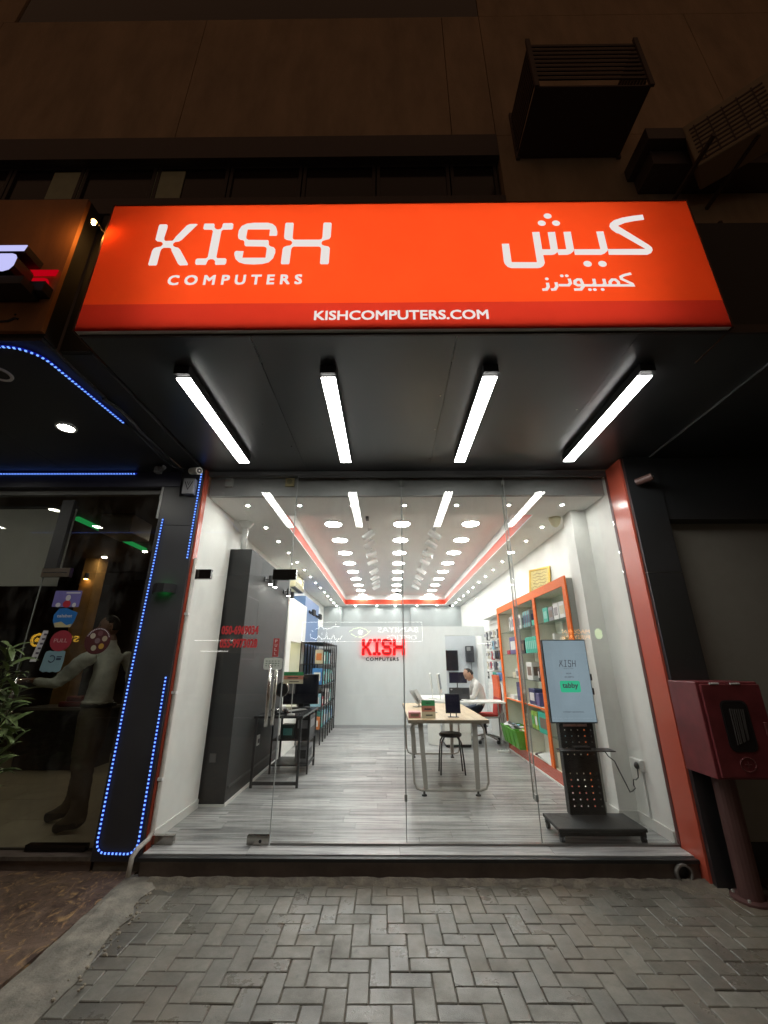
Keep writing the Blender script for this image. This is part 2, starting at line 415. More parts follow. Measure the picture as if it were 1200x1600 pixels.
def text_bm(s, bold=0.0, space=1.0, italic=0.0):
    """outlines of a string as a bmesh in the X-Z plane (facing -Y), with its bounds"""
    cu = bpy.data.curves.new('t', 'FONT'); cu.body = s; cu.size = 1.0; cu.offset = bold; cu.space_character = space; cu.resolution_u = 3; cu.shear = italic
    ob = bpy.data.objects.new('t', cu); COL.objects.link(ob)
    dg = bpy.context.evaluated_depsgraph_get()
    me = bpy.data.meshes.new_from_object(ob.evaluated_get(dg))
    bm = bmesh.new(); bm.from_mesh(me)
    bpy.data.objects.remove(ob); bpy.data.curves.remove(cu); bpy.data.meshes.remove(me)
    xs = [v.co.x for v in bm.verts]; ys = [v.co.y for v in bm.verts]
    return bm, min(xs), max(xs), min(ys), max(ys)
def text_g(g, s, fn, w, h, bold=0.0, space=1.0, italic=0.0, fat=0.0, dep=(0, -0.00012, 0)):
    """string stretched to w by h; fn maps (u,v), with (0,0) at its lower left, to a 3-D point"""
    bm, x0, x1, y0, y1 = text_bm(s, bold, space, italic)
    P0 = [((v.co.x - x0) / (x1 - x0), (v.co.y - y0) / (y1 - y0)) for v in bm.verts]
    sh = [(0, 0)] if not fat else [(a, b) for a in (-1, 0, 1) for b in (-1, 0, 1)]
    for k, (a, b) in enumerate(sh):
        c = bm.copy()
        for v, (u, q) in zip(c.verts, P0):
            v.co = Vector(fn(fat + u * (w - 2 * fat) + a * fat, fat + q * (h - 2 * fat) + b * fat)) + Vector(dep) * k
        g.merge(c)
    bm.free()
    return g
def ribbon(g, pts, w, fn):
    """flat stroke of constant width along a 2-D polyline"""
    P = [Vector(p) for p in pts]; L = []; Rr = []
    for i, p in enumerate(P):
        d0 = (p - P[i - 1]).normalized() if i else (P[1] - p).normalized()
        d1 = (P[i + 1] - p).normalized() if i < len(P) - 1 else d0
        d = (d0 + d1); d = d.normalized() if d.length > 1e-4 else d0
        n = Vector((-d.y, d.x)); k = 1.0 / max(0.6, n.dot(Vector((-d0.y, d0.x))))
        L.append(p + n * w / 2 * k); Rr.append(p - n * w / 2 * k)
    for i in range(len(P) - 1):
        g.face([fn(*L[i]), fn(*Rr[i]), fn(*Rr[i + 1]), fn(*L[i + 1])])
def oval(g, c, rx, rz, fn, n=14):
    g.face([fn(c[0] + rx * math.cos(2 * math.pi * k / n), c[1] + rz * math.sin(2 * math.pi * k / n)) for k in range(n)])

def arc(cx, cz, r, a0, a1, n=6):
    return [(cx + r * math.cos(R(a0 + (a1 - a0) * k / n)), cz + r * math.sin(R(a0 + (a1 - a0) * k / n))) for k in range(n + 1)]
def rrect(x0, x1, z0, z1, r, n=4):
    return arc(x1 - r, z0 + r, r, -90, 0, n) + arc(x1 - r, z1 - r, r, 0, 90, n) + arc(x0 + r, z1 - r, r, 90, 180, n) + arc(x0 + r, z0 + r, r, 180, 270, n)

# lettering outlines measured on the sign's own plane (metres)
K=[(-1.626,4.502),(-1.620,4.513),(-1.576,4.514),(-1.565,4.505),(-1.562,4.479),(-1.567,4.381),(-1.561,4.356),(-1.549,4.347),(-1.501,4.349),(-1.492,4.368),(-1.486,4.386),(-1.426,4.499),(-1.407,4.514),(-1.362,4.516),(-1.351,4.510),(-1.439,4.359),(-1.455,4.344),(-1.484,4.338),(-1.494,4.322),(-1.490,4.301),(-1.475,4.288),(-1.450,4.280),(-1.432,4.259),(-1.356,4.125),(-1.361,4.116),(-1.410,4.114),(-1.427,4.130),(-1.492,4.252),(-1.498,4.275),(-1.513,4.283),(-1.552,4.283),(-1.565,4.273),(-1.570,4.248),(-1.570,4.123),(-1.575,4.116),(-1.624,4.116),(-1.629,4.128),(-1.627,4.253),(-1.619,4.276),(-1.603,4.286),(-1.575,4.292),(-1.564,4.310),(-1.568,4.331),(-1.582,4.342),(-1.609,4.346),(-1.624,4.361),(-1.625,4.386)]
I=[(-1.303,4.513),(-1.298,4.518),(-1.234,4.517),(-1.228,4.506),(-1.227,4.484),(-1.213,4.462),(-1.194,4.456),(-1.177,4.464),(-1.170,4.483),(-1.170,4.509),(-1.165,4.520),(-1.105,4.521),(-1.094,4.510),(-1.092,4.469),(-1.098,4.458),(-1.161,4.456),(-1.171,4.445),(-1.172,4.191),(-1.162,4.177),(-1.108,4.176),(-1.098,4.165),(-1.097,4.130),(-1.104,4.118),(-1.165,4.117),(-1.172,4.125),(-1.174,4.151),(-1.190,4.169),(-1.208,4.171),(-1.224,4.164),(-1.230,4.144),(-1.233,4.121),(-1.238,4.118),(-1.300,4.119),(-1.308,4.130),(-1.310,4.164),(-1.302,4.175),(-1.241,4.176),(-1.230,4.188),(-1.230,4.441),(-1.240,4.457),(-1.295,4.459),(-1.303,4.469)]
S=[(-0.825,4.392),(-0.775,4.391),(-0.771,4.401),(-0.773,4.435),(-0.786,4.479),(-0.813,4.509),(-0.845,4.521),(-0.949,4.522),(-0.997,4.514),(-1.031,4.490),(-1.047,4.447),(-1.047,4.396),(-1.040,4.367),(-1.024,4.354),(-1.006,4.351),(-0.995,4.337),(-0.990,4.303),(-0.981,4.291),(-0.852,4.287),(-0.836,4.277),(-0.831,4.260),(-0.831,4.178),(-0.991,4.179),(-0.990,4.242),(-1.042,4.245),(-1.051,4.234),(-1.050,4.210),(-1.037,4.170),(-1.010,4.140),(-0.970,4.123),(-0.905,4.118),(-0.847,4.122),(-0.805,4.137),(-0.779,4.175),(-0.769,4.227),(-0.771,4.256),(-0.783,4.276),(-0.807,4.286),(-0.821,4.300),(-0.825,4.341),(-0.833,4.347),(-0.966,4.351),(-0.983,4.362),(-0.988,4.383),(-0.986,4.457),(-0.826,4.455)]
H=[(-0.716,4.519),(-0.667,4.519),(-0.662,4.507),(-0.660,4.375),(-0.655,4.356),(-0.643,4.349),(-0.469,4.347),(-0.454,4.354),(-0.450,4.372),(-0.450,4.507),(-0.443,4.518),(-0.399,4.517),(-0.391,4.507),(-0.392,4.376),(-0.401,4.355),(-0.427,4.347),(-0.448,4.337),(-0.455,4.318),(-0.448,4.296),(-0.430,4.287),(-0.403,4.280),(-0.393,4.264),(-0.394,4.127),(-0.400,4.115),(-0.448,4.115),(-0.454,4.126),(-0.453,4.256),(-0.459,4.277),(-0.471,4.283),(-0.644,4.285),(-0.656,4.277),(-0.661,4.259),(-0.663,4.130),(-0.667,4.118),(-0.716,4.118),(-0.721,4.129),(-0.720,4.259),(-0.714,4.277),(-0.698,4.288),(-0.671,4.293),(-0.659,4.308),(-0.659,4.329),(-0.672,4.343),(-0.700,4.350),(-0.716,4.363),(-0.720,4.384),(-0.722,4.508)]
SHIN=[(0.798,4.292),(0.847,4.293),(0.847,4.118),(1.019,4.116),(1.021,4.404),(1.071,4.405),(1.069,4.236),(1.127,4.236),(1.130,4.402),(1.180,4.404),(1.176,4.235),(1.235,4.235),(1.240,4.403),(1.290,4.405),(1.286,4.232),(1.281,4.218),(1.257,4.194),(1.235,4.185),(1.174,4.184),(1.172,4.212),(1.150,4.191),(1.129,4.185),(1.069,4.185),(1.070,4.109),(1.059,4.085),(1.037,4.068),(1.017,4.064),(0.841,4.066),(0.817,4.077),(0.800,4.105),(0.796,4.129)]
YA=[(1.288,4.234),(1.468,4.233),(1.469,4.404),(1.518,4.405),(1.517,4.233),(1.513,4.219),(1.490,4.195),(1.463,4.182),(1.285,4.184)]
KAF=[(1.519,4.233),(1.779,4.232),(1.624,4.384),(1.609,4.389),(1.579,4.425),(1.570,4.455),(1.580,4.485),(1.612,4.515),(1.675,4.541),(1.758,4.560),(1.827,4.570),(1.827,4.521),(1.758,4.509),(1.686,4.491),(1.628,4.460),(1.806,4.269),(1.821,4.244),(1.820,4.219),(1.805,4.195),(1.776,4.179),(1.516,4.182)]
DOTS=[(1.150,4.564),(1.099,4.492),(1.200,4.491),(1.356,4.097),(1.456,4.096)]
STROKES=[
 [(1.630,4.006),(1.579,3.991),(1.556,3.977),(1.557,3.959),(1.618,3.915),(1.621,3.901),(1.333,3.904)],
 [(1.300,3.904),(1.532,3.902)],
 [(1.529,3.902),(1.530,3.931),(1.515,3.952),(1.494,3.953),(1.476,3.932),(1.473,3.903)],
 [(1.439,3.960),(1.440,3.920),(1.428,3.903)],
 [(1.373,3.961),(1.373,3.921),(1.362,3.904)],
 [(1.290,3.930),(1.285,3.954),(1.267,3.956),(1.247,3.942),(1.243,3.918),(1.259,3.905),(1.309,3.904)],
 [(1.290,3.934),(1.293,3.894),(1.274,3.868),(1.229,3.867)],
 [(1.211,3.963),(1.214,3.923),(1.199,3.905),(1.134,3.906)],
 [(1.119,3.932),(1.120,3.896),(1.105,3.870),(1.078,3.867)],
 [(1.062,3.928),(1.063,3.892),(1.048,3.869),(1.021,3.867)],
]
SDOTS=[(1.064,3.964),(1.167,3.990),(1.200,3.990),(1.333,3.867),(1.365,3.867),(1.416,3.867)]

# ================================================================== THE SETTING
ASPH = mat('asphalt', (0.05, 0.05, 0.05), 0.8, var=0.3, vscale=8, bump=0.3, bscale=120)
MORTAR = mat('joint_sand', (0.125, 0.112, 0.09), 0.9, var=0.35, vscale=9, bump=0.5, bscale=160)
CONC = mat('kerb_concrete', (0.205, 0.188, 0.155), 0.8, var=0.5, vscale=7, bump=0.5, bscale=70)
g = G(); g.box(-200, 200, -300, 0.5, -0.40, -0.16); struct('ground', g, mat('far_ground', (0.10, 0.09, 0.08), 0.9, var=0.2))
g = G(); g.box(-60, 60, -15.0, -6.2, -0.155, -0.12); struct('road', g, ASPH)
g = G()
for k in range(-10, 11): g.box(k * 5.0, k * 5.0 + 2.4, -10.7, -10.55, -0.12, -0.116)
struct('road_marking', g, mat('road_paint', (0.7, 0.7, 0.66), 0.6, var=0.2))
g = G(); g.box(-60, 60, -6.2, -6.0, -0.155, 0.004); g.box(-60, 60, -15.2, -15.0, -0.155, 0.004); struct('road_kerb', g, CONC)
g = G(); g.box(-60, 60, -18.0, -15.2, -0.155, 0.0); struct('far_pavement', g, mat('far_paving', (0.22, 0.2, 0.17), 0.7, var=0.2))

# paved forecourt: herringbone pavers, each one a part; those past the nearest three hundred stay one part
g = G(); g.box(-1.9, 5.0, -6.0, 0.0, -0.155, -0.0068)
pav = struct('pavement', g, MORTAR)
PV = paver_mat()
def paver_mesh():
    g = G(); g.bbox(-0.1077, 0.1077, -0.0527, 0.0527, -0.03, 0.0, 0.004, seg=1); return mesh_of('paver', g, PV)
pmesh = [paver_mesh()]
cells = []
U = 0.11
for i in range(-19, 48):
    for j in range(-57, 1):
        m4 = (i - j) % 4
        if m4 == 0: cells.append((U * (i + 1), U * (j + 0.5), 0))
        elif m4 == 3: cells.append((U * (i + 0.5), U * (j + 1), 1))
cells = [(x, y, v) for (x, y, v) in cells if -0.22 - 6 < y < -0.26 and x < 4.9 and x > -1.86 + 0.05]
def in_view(x, y):
    d = y + 4.15
    return d > 2.52 and abs(x) < 0.66 * d * 1.30 + 0.15
seen = sorted([c for c in cells if in_view(c[0], c[1])], key=lambda c: c[0] ** 2 + (c[1] + 4.15) ** 2)
near = set(seen[:300])
rest = G()
rp = random.Random(5)
for c in cells:
    x, y, v = c
    x += 0.012 * math.sin(y * 3.1); y += 0.008 * math.sin(x * 2.3)
    dz = rp.uniform(-0.0018, 0.0022) - 0.0018 * max(0, math.sin(x * 1.9 + 1.0) * math.sin(y * 2.7)); rot = (R(90) if v else 0) + rp.uniform(-0.014, 0.014)
    tilt = (rp.uniform(-0.012, 0.012), rp.uniform(-0.010, 0.010))
    if c in near:
        o = bpy.data.objects.new('paver', pmesh[0]); COL.objects.link(o); o.parent = pav
        o.location = (x, y, dz); o.rotation_euler = (tilt[0], tilt[1], rot)
    else:
        M = Matrix.Translation((x, y, dz)) @ Matrix.Rotation(rot, 4, 'Z')
        rest.box(-0.1077, 0.1077, -0.0527, 0.0527, -0.03, 0.0, M)
part('paver_field', rest, PV, pav, kind='stuff')

# concrete kerb strip that runs out from the pillar, broken along its inner edge
rk = random.Random(8)
g = G(); n = 34; top = []
for k in range(n + 1):
    y = -0.17 - k * 0.11
    xi = -1.80 + 0.18 * min(1, k / 11.0) + rk.uniform(-0.012, 0.012) + (0.05 * rk.random() if k % 5 == 0 else 0)
    xo = -2.03 + 0.06 * min(1, k / 11.0) + rk.uniform(-0.006, 0.006)
    if k < 3: xi += 0.12 * (3 - k) / 3
    row = []
    for q in range(6):
        t = q / 5.0
        row.append(g.bm.verts.new((xo + (xi - xo) * t, y, 0.018 + rk.uniform(-0.003, 0.004) - (0.012 if q in (0, 5) else 0))))
    top.append(row)
low = [[g.bm.verts.new((r[q].co.x, r[q].co.y, -0.10)) for q in (0, 5)] for r in top]
for k in range(n):
    for q in range(5): g.bm.faces.new((top[k][q], top[k][q + 1], top[k + 1][q + 1], top[k + 1][q]))
    g.bm.faces.new((top[k][0], top[k + 1][0], low[k + 1][0], low[k][0])); g.bm.faces.new((top[k][5], low[k][1], low[k + 1][1], top[k + 1][5]))
kerb = struct('kerb', g, CONC)
g = G()
for k in range(46):
    y = -0.3 - rk.random() * 1.3; x = -1.74 + 0.13 * min(1, (-y) / 1.2) + rk.gauss(0, 0.035); s = rk.uniform(0.003, 0.011)
    g.ell((x, y, 0.016 + s * 0.3), s * 1.3, s, s * 0.7, 6, 4, Matrix.Rotation(rk.random() * 3, 4, 'Z'))
single('crumbs', g, mat('grit', (0.30, 0.26, 0.2), 0.9, rand=0.0), 'loose concrete crumbs along the broken edge of the kerb strip', 'grit', (-1.7, -0.9, 0.0), kind='stuff')
# mortar fillet at the foot of the step, uneven
g = G(); pts = []
for k in range(60):
    x = -1.82 + k * 0.073; w = 0.03 + rk.uniform(0, 0.05) + (0.10 if k > 54 else 0) + (0.08 if k < 4 else 0)
    pts.append((g.bm.verts.new((x, -0.245, 0.028 + rk.uniform(-.004, .008))), g.bm.verts.new((x, -0.25 - w * 0.5, 0.012 + rk.uniform(-.003, .004))), g.bm.verts.new((x, -0.25 - w, -0.006))))
for a, b in zip(pts, pts[1:]):
    g.bm.faces.new((a[0], b[0], b[1], a[1])); g.bm.faces.new((a[1], b[1], b[2], a[2]))
part('mortar_fillet', g, mat('mortar', (0.15, 0.13, 0.10), 0.85, var=0.5, vscale=12, bump=0.8, bscale=60), pav)
# brown stamped paving in front of the neighbour, and of the other side
STAMP = stamp_mat()
g = G(); g.box(-12, -2.0, -6.0, -0.05, -0.155, 0.006); struct('stamped_paving', g, STAMP)
g = G(); g.box(2.78, 12, -0.335, 0.3, -0.02, 0.02); struct('brown_threshold', g, mat('brown_stone', (0.13, 0.085, 0.06), 0.6, var=0.3, vscale=4))

# step and sill under the shopfront
STEPB = mat('brown_step_stone', (0.15, 0.115, 0.095), 0.45, var=0.3, vscale=5, bump=0.15, bscale=80)
g = G(); g.box(-1.93, 2.388, -0.215, 0.0, 0.0, 0.118); step = struct('step', g, STEPB)
g = G(); g.box(-1.945, 2.386, -0.24, -0.19, 0.119, 0.142); part('nosing_strip', g, mat('black_rubber', (0.012, 0.012, 0.012), 0.45), step)

# ------------------------------------------------------------------ plank floor
FL = streak_mat('grey_wood_plank', (0.125, 0.127, 0.13), (0.44, 0.44, 0.43), (0.55, 8.5, 1.0), 2.6, 0.33, rand=0.24, ramp=(0.33, 0.60))
g = G(); g.box(-2.12, 2.6, 0.001, 9.75, 0.05, 0.1385); g.box(-1.928, 2.386, -0.19, 0.0, 0.1185, 0.1385); floor = struct('floor', g, mat('floor_joint', (0.05, 0.05, 0.05), 0.7))
rf = random.Random(3)
ub = G(); ub.box(0, 1, 0, 1, 0, 1); pl = mesh_of('plank', ub, FL)
y = -0.186; row = 0
while y < 6.5:
    h = 0.18 if row else 0.17
    x = -2.11 - rf.random() * 1.0
    while x < 2.58:
        L = 1.22; a = max(x, -2.11); b = min(x + L, 2.58)
        if y < 0.0: a = max(a, -1.94); b = min(b, 2.385)
        if b - a > 0.02:
            o = bpy.data.objects.new('plank', pl); COL.objects.link(o); o.parent = floor
            o.location = (a + 0.0012, y + 0.001, 0.139); o.scale = (b - a - 0.0024, h - 0.002, 0.011 + rf.uniform(-0.0004, 0.0003))
        x += L
    y += h; row += 1
# floor socket lid in front of the stool
g = G(); g.box(0.62, 0.90, 1.72, 1.86, 0.1505, 0.153); g.box(0.632, 0.888, 1.732, 1.848, 0.153, 0.154)
single('floor_box', g, mat('floor_box_grey', (0.2, 0.2, 0.2), 0.4), 'flat grey socket lid let into the plank floor under the wooden table', 'floor socket', (0.76, 1.79, 0.15))

# ------------------------------------------------------------------ shell of the room
SK = mat('skirting_white', (0.70, 0.70, 0.67), 0.45)
g = G(); g.box(-2.25, -2.1, 0.06, 9.8, 0.1, 3.7); wl = struct('wall_left', g, WHITE)
g = G(); g.box(-2.1, -1.985, 0.02, 0.90, 0.151, 3.30); struct('wall_left_front', g, WHITE)
g = G(); g.box(-1.985, -1.973, 0.03, 0.90, 0.151, 0.23); part('skirting', g, SK, wl)
g = G(); g.box(2.392, 2.7, 0.02, 0.56, 0.1, 3.5); wr = struct('wall_right_front', g, WHITE)
g = G(); g.box(2.213, 2.7, 0.56, 0.80, 0.1, 3.5); wc = struct('wall_column', g, WHITE)
g = G(); g.box(2.40, 2.7, 0.80, 9.8, 0.1, 3.7); struct('wall_right', g, WHITE)
g = G(); g.box(2.379, 2.3915, 0.03, 0.547, 0.151, 0.24); part('skirting', g, SK, wr)
g = G(); g.box(2.20, 2.3915, 0.547, 0.5595, 0.151, 0.24); g.box(2.20, 2.2125, 0.5595, 0.80, 0.151, 0.24); part('skirting', g, SK, wc)
g = G(); g.box(-2.25, 2.7, 9.72, 9.9, 0.1, 3.7); wb = struct('wall_back', g, mat('grey_back_paint', (0.42, 0.45, 0.455), 0.5, var=0.05, vscale=2))
g = G(); g.box(-1.62, -1.5, 9.66, 9.719, 0.15, 3.3); g.box(0.75, 0.9, 9.66, 9.719, 0.15, 3.3); part('pilaster_strip', g, mat('grey_back_paint', (0.42, 0.45, 0.455), 0.5), wb)
# partition with a door opening, lower than the ceiling
PART = mat('partition_paint', (0.66, 0.685, 0.68), 0.5, var=0.02, vscale=2)
g = G(); g.box(-2.1, 1.41, 6.5, 6.6, 0.151, 2.41); g.box(1.41, 2.33, 6.5, 6.6, 2.19, 2.41); g.box(2.33, 2.399, 6.5, 6.6, 0.151, 2.41)
pa = struct('partition', g, PART)
g = G(); g.box(-1.25, 1.40, 6.484, 6.499, 0.151, 0.21); part('skirting', g, mat('grey_skirting', (0.42, 0.43, 0.43), 0.5), pa)
g = G(); g.box(1.0, 2.399, 7.7, 7.78, 0.151, 2.36); struct('office_wall', g, mat('office_paint', (0.52, 0.55, 0.58), 0.5, var=0.05))

# ceiling with a raised tray, its inner edge lined orange
g = G()
g.box(-2.12, 2.60, 0.121, 0.72, 3.30, 3.312); g.box(-2.12, 2.42, 9.25, 9.72, 3.30, 3.312)
g.box(-2.12, -1.35, 0.72, 9.25, 3.30, 3.312); g.box(1.82, 2.60, 0.72, 9.25, 3.30, 3.312)
ceil = struct('ceiling', g, CEIL)
g = G(); g.box(-1.8, 2.3, 0.6, 9.4, 3.60, 3.62); part('tray_top', g, CEIL, ceil)
g = G()
g.box(-1.362, -1.351, 0.70, 9.27, 3.458, 3.60); g.box(1.821, 1.832, 0.70, 9.27, 3.458, 3.60); g.box(-1.35, 1.82, 9.251, 9.262, 3.458, 3.60); g.box(-1.35, 1.82, 0.708, 0.719, 3.313, 3.60)
part('tray_side', g, CEIL, ceil)
g = G(); g.box(-1.36, -1.352, 0.72, 9.26, 3.3125, 3.457); g.box(1.822, 1.83, 0.72, 9.26, 3.3125, 3.457); g.box(-1.352, 1.822, 9.252, 9.26, 3.3125, 3.457)
part('orange_edge', g, mat('orange_paint', (0.60, 0.062, 0.022), 0.5), ceil)
g = G(); g.box(-1.98, 2.388, 0.07, 0.12, 3.30, 3.60); struct('header_beam', g, GREYW)

# ------------------------------------------------------------------ upper building
TAN = mat('tan_render', (0.50, 0.35, 0.225), 0.8, var=0.22, vscale=1.3, bump=0.5, bscale=22, stretch=(1.6, 1.6, 0.45))
DKBAND = mat('dark_stone_band', (0.11, 0.085, 0.08), 0.5, var=0.1)
up = thing('building', 'dark tan apartment block above the shops with a strip of dark windows', 'building', (0, 0.0, 4.8))
g = G()
xs = [-14, -7.3, -3.4, 1.05, 1.75, 5.6, 9.5, 15]
for a, b in zip(xs, xs[1:]):
    g = G(); g.box(a + 0.006, b - 0.006, 0.0, 0.3, 9.47, 13.05); part('facade_panel', g, TAN, up)
g = G(); g.box(1.76, 15, 0.0, 0.3, 4.9, 9.46); part('lower_wall', g, TAN, up)
for (a, b) in ((1.76, 15), (-14, -7.1)):
    g = G(); g.box(a, b, 0.0, 0.3, 13.06, 30); part('upper_wall', g, TAN, up)
g = G(); g.box(-14, 15, 0.305, 0.5, 4.0, 30); part('backing', g, mat('backing_black', (0.02, 0.02, 0.02), 0.7), up)
g = G(); g.box(-14, 1.75, -0.02, 0.25, 8.95, 9.465); part('lintel_band', g, DKBAND, up)
g = G(); g.box(-14, 1.75, -0.03, 0.25, 7.7, 8.02); g.box(-14, 1.75, 0.22, 0.3, 4.7, 7.69); part('spandrel_band', g, DKBAND, up)
WG = mat('dark_window_glass', (0.03, 0.022, 0.022), 0.12)
WF = mat('dark_window_frame', (0.05, 0.04, 0.04), 0.4)
PALEP = mat('pale_window_panel', (0.50, 0.52, 0.36), 0.6, var=0.1)
xw = -8.2
k = 0
while xw < 1.6:
    b = min(xw + 1.13, 1.72)
    g = G(); g.box(xw, b, 0.10, 0.16, 8.02, 8.06); g.box(xw, b, 0.10, 0.16, 8.90, 8.95); g.box(xw, xw + 0.05, 0.10, 0.16, 8.06, 8.90); g.box(b - 0.05, b, 0.10, 0.16, 8.06, 8.90)
    w = part('window_frame', g, WF, up)
    g = G(); g.box(xw + 0.051, b - 0.051, 0.13, 0.14, 8.061, 8.899); part('pane', g, WG, w)
    xw = b + 0.02; k += 1
for (a, b) in ((-5.25, -4.72), (-3.62, -3.17)):
    g = G(); g.box(a, b, 0.112, 0.126, 8.07, 8.86); part('pale_panel', g, PALEP, up)  # pale yellow-green panels just in front of the dark panes
g = G(); g.box(-7.05, 1.75, 0.02, 0.08, 13.06, 15.2); part('upper_window_strip', g, WG, up)
g = G(); g.box(-7.05, 1.75, 0.0, 0.3, 15.21, 30); part('upper_wall', g, TAN, up)

# cage for air conditioners and units hung on the facade
CAGE = mat('cage_brown_metal', (0.11, 0.075, 0.062), 0.6, var=0.25, vscale=6)
cg = thing('air_conditioner_cage', 'dark slatted air-conditioner cage fixed to the tan facade above the sign', 'metal cage', (2.8, 0, 8.9))
g = G(); g.box(2.02, 3.58, -0.85, -0.01, 8.88, 8.91); part('base_panel', g, mat('cage_floor', (0.09, 0.06, 0.055), 0.6), cg)
for k in range(9):
    g = G(); g.box(2.06, 3.54, -0.87, -0.852, 9.02 + k * 0.10, 9.07 + k * 0.10); part('slat', g, CAGE, cg)
for x in (2.02, 3.54):
    for k in range(9):
        g = G(); g.box(x, x + 0.02, -0.83, -0.02, 9.02 + k * 0.10, 9.07 + k * 0.10); part('slat', g, CAGE, cg)
for (x, y) in ((2.0, -0.89), (3.54, -0.89), (2.0, -0.04), (3.54, -0.04)):
    g = G(); g.box(x, x + 0.06, y, y + 0.035, 8.84, 9.98); part('post', g, CAGE, cg)
ac = thing('air_conditioner', 'beige outdoor air-conditioner unit with a grille on the facade at right', 'air conditioner', (4.55, -0.70, 7.72), rz=R(-40))
g = G(); g.bbox(-0.44, 0.50, -0.17, 0.22, 0, 0.84, 0.02); part('casing', g, mat('ac_beige', (0.40, 0.30, 0.19), 0.5), ac, local=True)
for k in range(9):
    g = G(); g.box(-0.38, 0.38, -0.178, -0.164, 0.06 + k * 0.078, 0.085 + k * 0.078); part('grille_bar', g, CAGE, ac, local=True)
for k in range(5):
    g = G(); g.box(-0.33 + k * 0.15, -0.315 + k * 0.15, -0.176, -0.162, 0.05, 0.74); part('grille_bar', g, CAGE, ac, local=True)
g = G(); g.box(-0.38, 0.38, -0.166, -0.161, 0.05, 0.74); part('grille_back', g, BLACK, ac, local=True)
lg = thing('ledge', 'dark projecting ledge on the facade behind the air-conditioner unit', 'ledge', (4.9, -0.3, 8.4))
g = G(); g.box(3.6, 6.5, -0.55, -0.005, 8.32, 8.55); part('slab', g, DKBAND, lg)
g = G(); g.box(3.7, 6.5, -0.4, -0.005, 8.05, 8.319); part('bracket', g, DKBAND, lg)
st_ = thing('wall_bracket', 'dark steel bracket holding the air-conditioner unit to the facade', 'bracket', (4.35, -0.4, 7.7))
for dx in (-0.3, 0.25):
    g = G(); g.box(4.35 + dx, 4.39 + dx, -0.9, -0.005, 7.70, 7.745); part('arm', g, CAGE, st_)
g = G(); g.tube([(4.7, -0.03, 7.4), (4.7, -0.10, 6.4), (4.62, -0.1, 5.6), (4.6, -0.1, 4.8)], 0.035, 6); single('drain_hose', g, CAGE, 'thin dark drain hose hanging down the facade below the air-conditioner', 'hose', (4.7, -0.03, 7.4))

# ------------------------------------------------------------------ canopy, sign, strip lights
cp = thing('canopy', 'black metal-clad canopy over the shopfront with lapped soffit panels', 'canopy', (0.1, -1.0, 3.55))
sx = [-1.985, -0.885, 0.455, 1.62, 2.69]
for k, (a, b) in enumerate(zip(sx, sx[1:])):
    rr = random.Random(40 + k)
    g = G(); z0 = 3.550 + (0.005 if k % 2 else 0.0)
    M = Matrix.Translation(((a + b) / 2, -1.04, z0)) @ Matrix.Rotation(rr.uniform(-0.004, 0.004), 4, 'Y') @ Matrix.Rotation(rr.uniform(-0.002, 0.002), 4, 'X')
    g.box(-(b - a) / 2 + 0.0015, (b - a) / 2 - 0.0015, -1.0, 1.015, 0.0, 0.004, M)
    part('soffit_panel', g, BLACKACP, cp)
g = G(); g.box(-1.98, 2.69, -1.74, 0.0, 3.57, 3.66); part('frame', g, BLACKM, cp)
g = G(); g.box(-1.98, 2.69, -2.06, -2.045, 3.535, 3.60); part('edge_trim', g, mat('dark_edge_trim', (0.035, 0.022, 0.02), 0.35), cp)
for (x, y) in ((-1.1, -1.0), (-0.93, -0.6), (0.42, -1.4), (0.43, -0.9), (0.44, -0.33), (1.58, -1.2)):
    g = G(); g.cyl((x, y, 3.552), (x, y, 3.545), 0.006, 8); part('screw', g, CHROME, cp)

sg = thing('shop_sign', 'glowing orange shop sign with white lettering in two scripts and web address', 'sign', (0.09, -2.0, 3.55))
SF = flex_face('sign_orange', (0.90, 0.082, 0.0155))
SB = flex_face('sign_red_band', (0.60, 0.040, 0.019))
ST = emit('sign_white', (0.86, 0.80, 0.76), 0.95)
YS = -2.09
g = G(); g.face([(-1.993, YS, 3.772), (2.172, YS, 3.772), (2.172, YS, 4.713), (-1.993, YS, 4.713)]); part('face_sheet', g, SF, sg)
g = G(); g.face([(-1.993, YS, 3.553), (2.172, YS, 3.553), (2.172, YS, 3.772), (-1.993, YS, 3.772)]); part('lower_band', g, SB, sg)
LBW = mat('light_box_white', (0.80, 0.80, 0.78), 0.7)
g = G(); g.box(-1.990, 2.169, YS + 0.33, YS + 0.335, 3.576, 4.71); part('light_box_back', g, LBW, sg)
g = G(); g.box(-1.9925, -1.9905, YS + 0.004, YS + 0.335, 3.576, 4.71); g.box(2.1695, 2.1715, YS + 0.004, YS + 0.335, 3.576, 4.71); g.box(-1.990, 2.169, YS + 0.004, YS + 0.33, 4.706, 4.71); g.box(-1.990, 2.169, YS + 0.06, YS + 0.33, 3.572, 3.576); g.box(-1.990, 2.169, YS + 0.004, YS + 0.0595, 3.5535, 3.576); part('light_box_side', g, LBW, sg)
for k in range(4):
    g = G(); g.cyl((-1.60, YS + 0.27, 3.69 + k * 0.292), (1.76, YS + 0.27, 3.69 + k * 0.292), 0.013, 8); part('tube', g, emit('sign_tube', (1.0, 0.97, 0.90), 7.6), sg)
RIM = mat('sign_rim', (0.10, 0.05, 0.03), 0.3, metal=0.6)
g = G(); g.box(-2.003, -1.9935, YS - 0.004, YS + 0.337, 3.55, 4.722); part('rim', g, RIM, sg)
g = G(); g.box(2.1725, 2.182, YS - 0.004, YS + 0.337, 3.55, 4.722); part('rim', g, RIM, sg)
g = G(); g.box(-1.993, 2.172, YS - 0.004, YS + 0.337, 4.7135, 4.722); part('rim', g, RIM, sg)
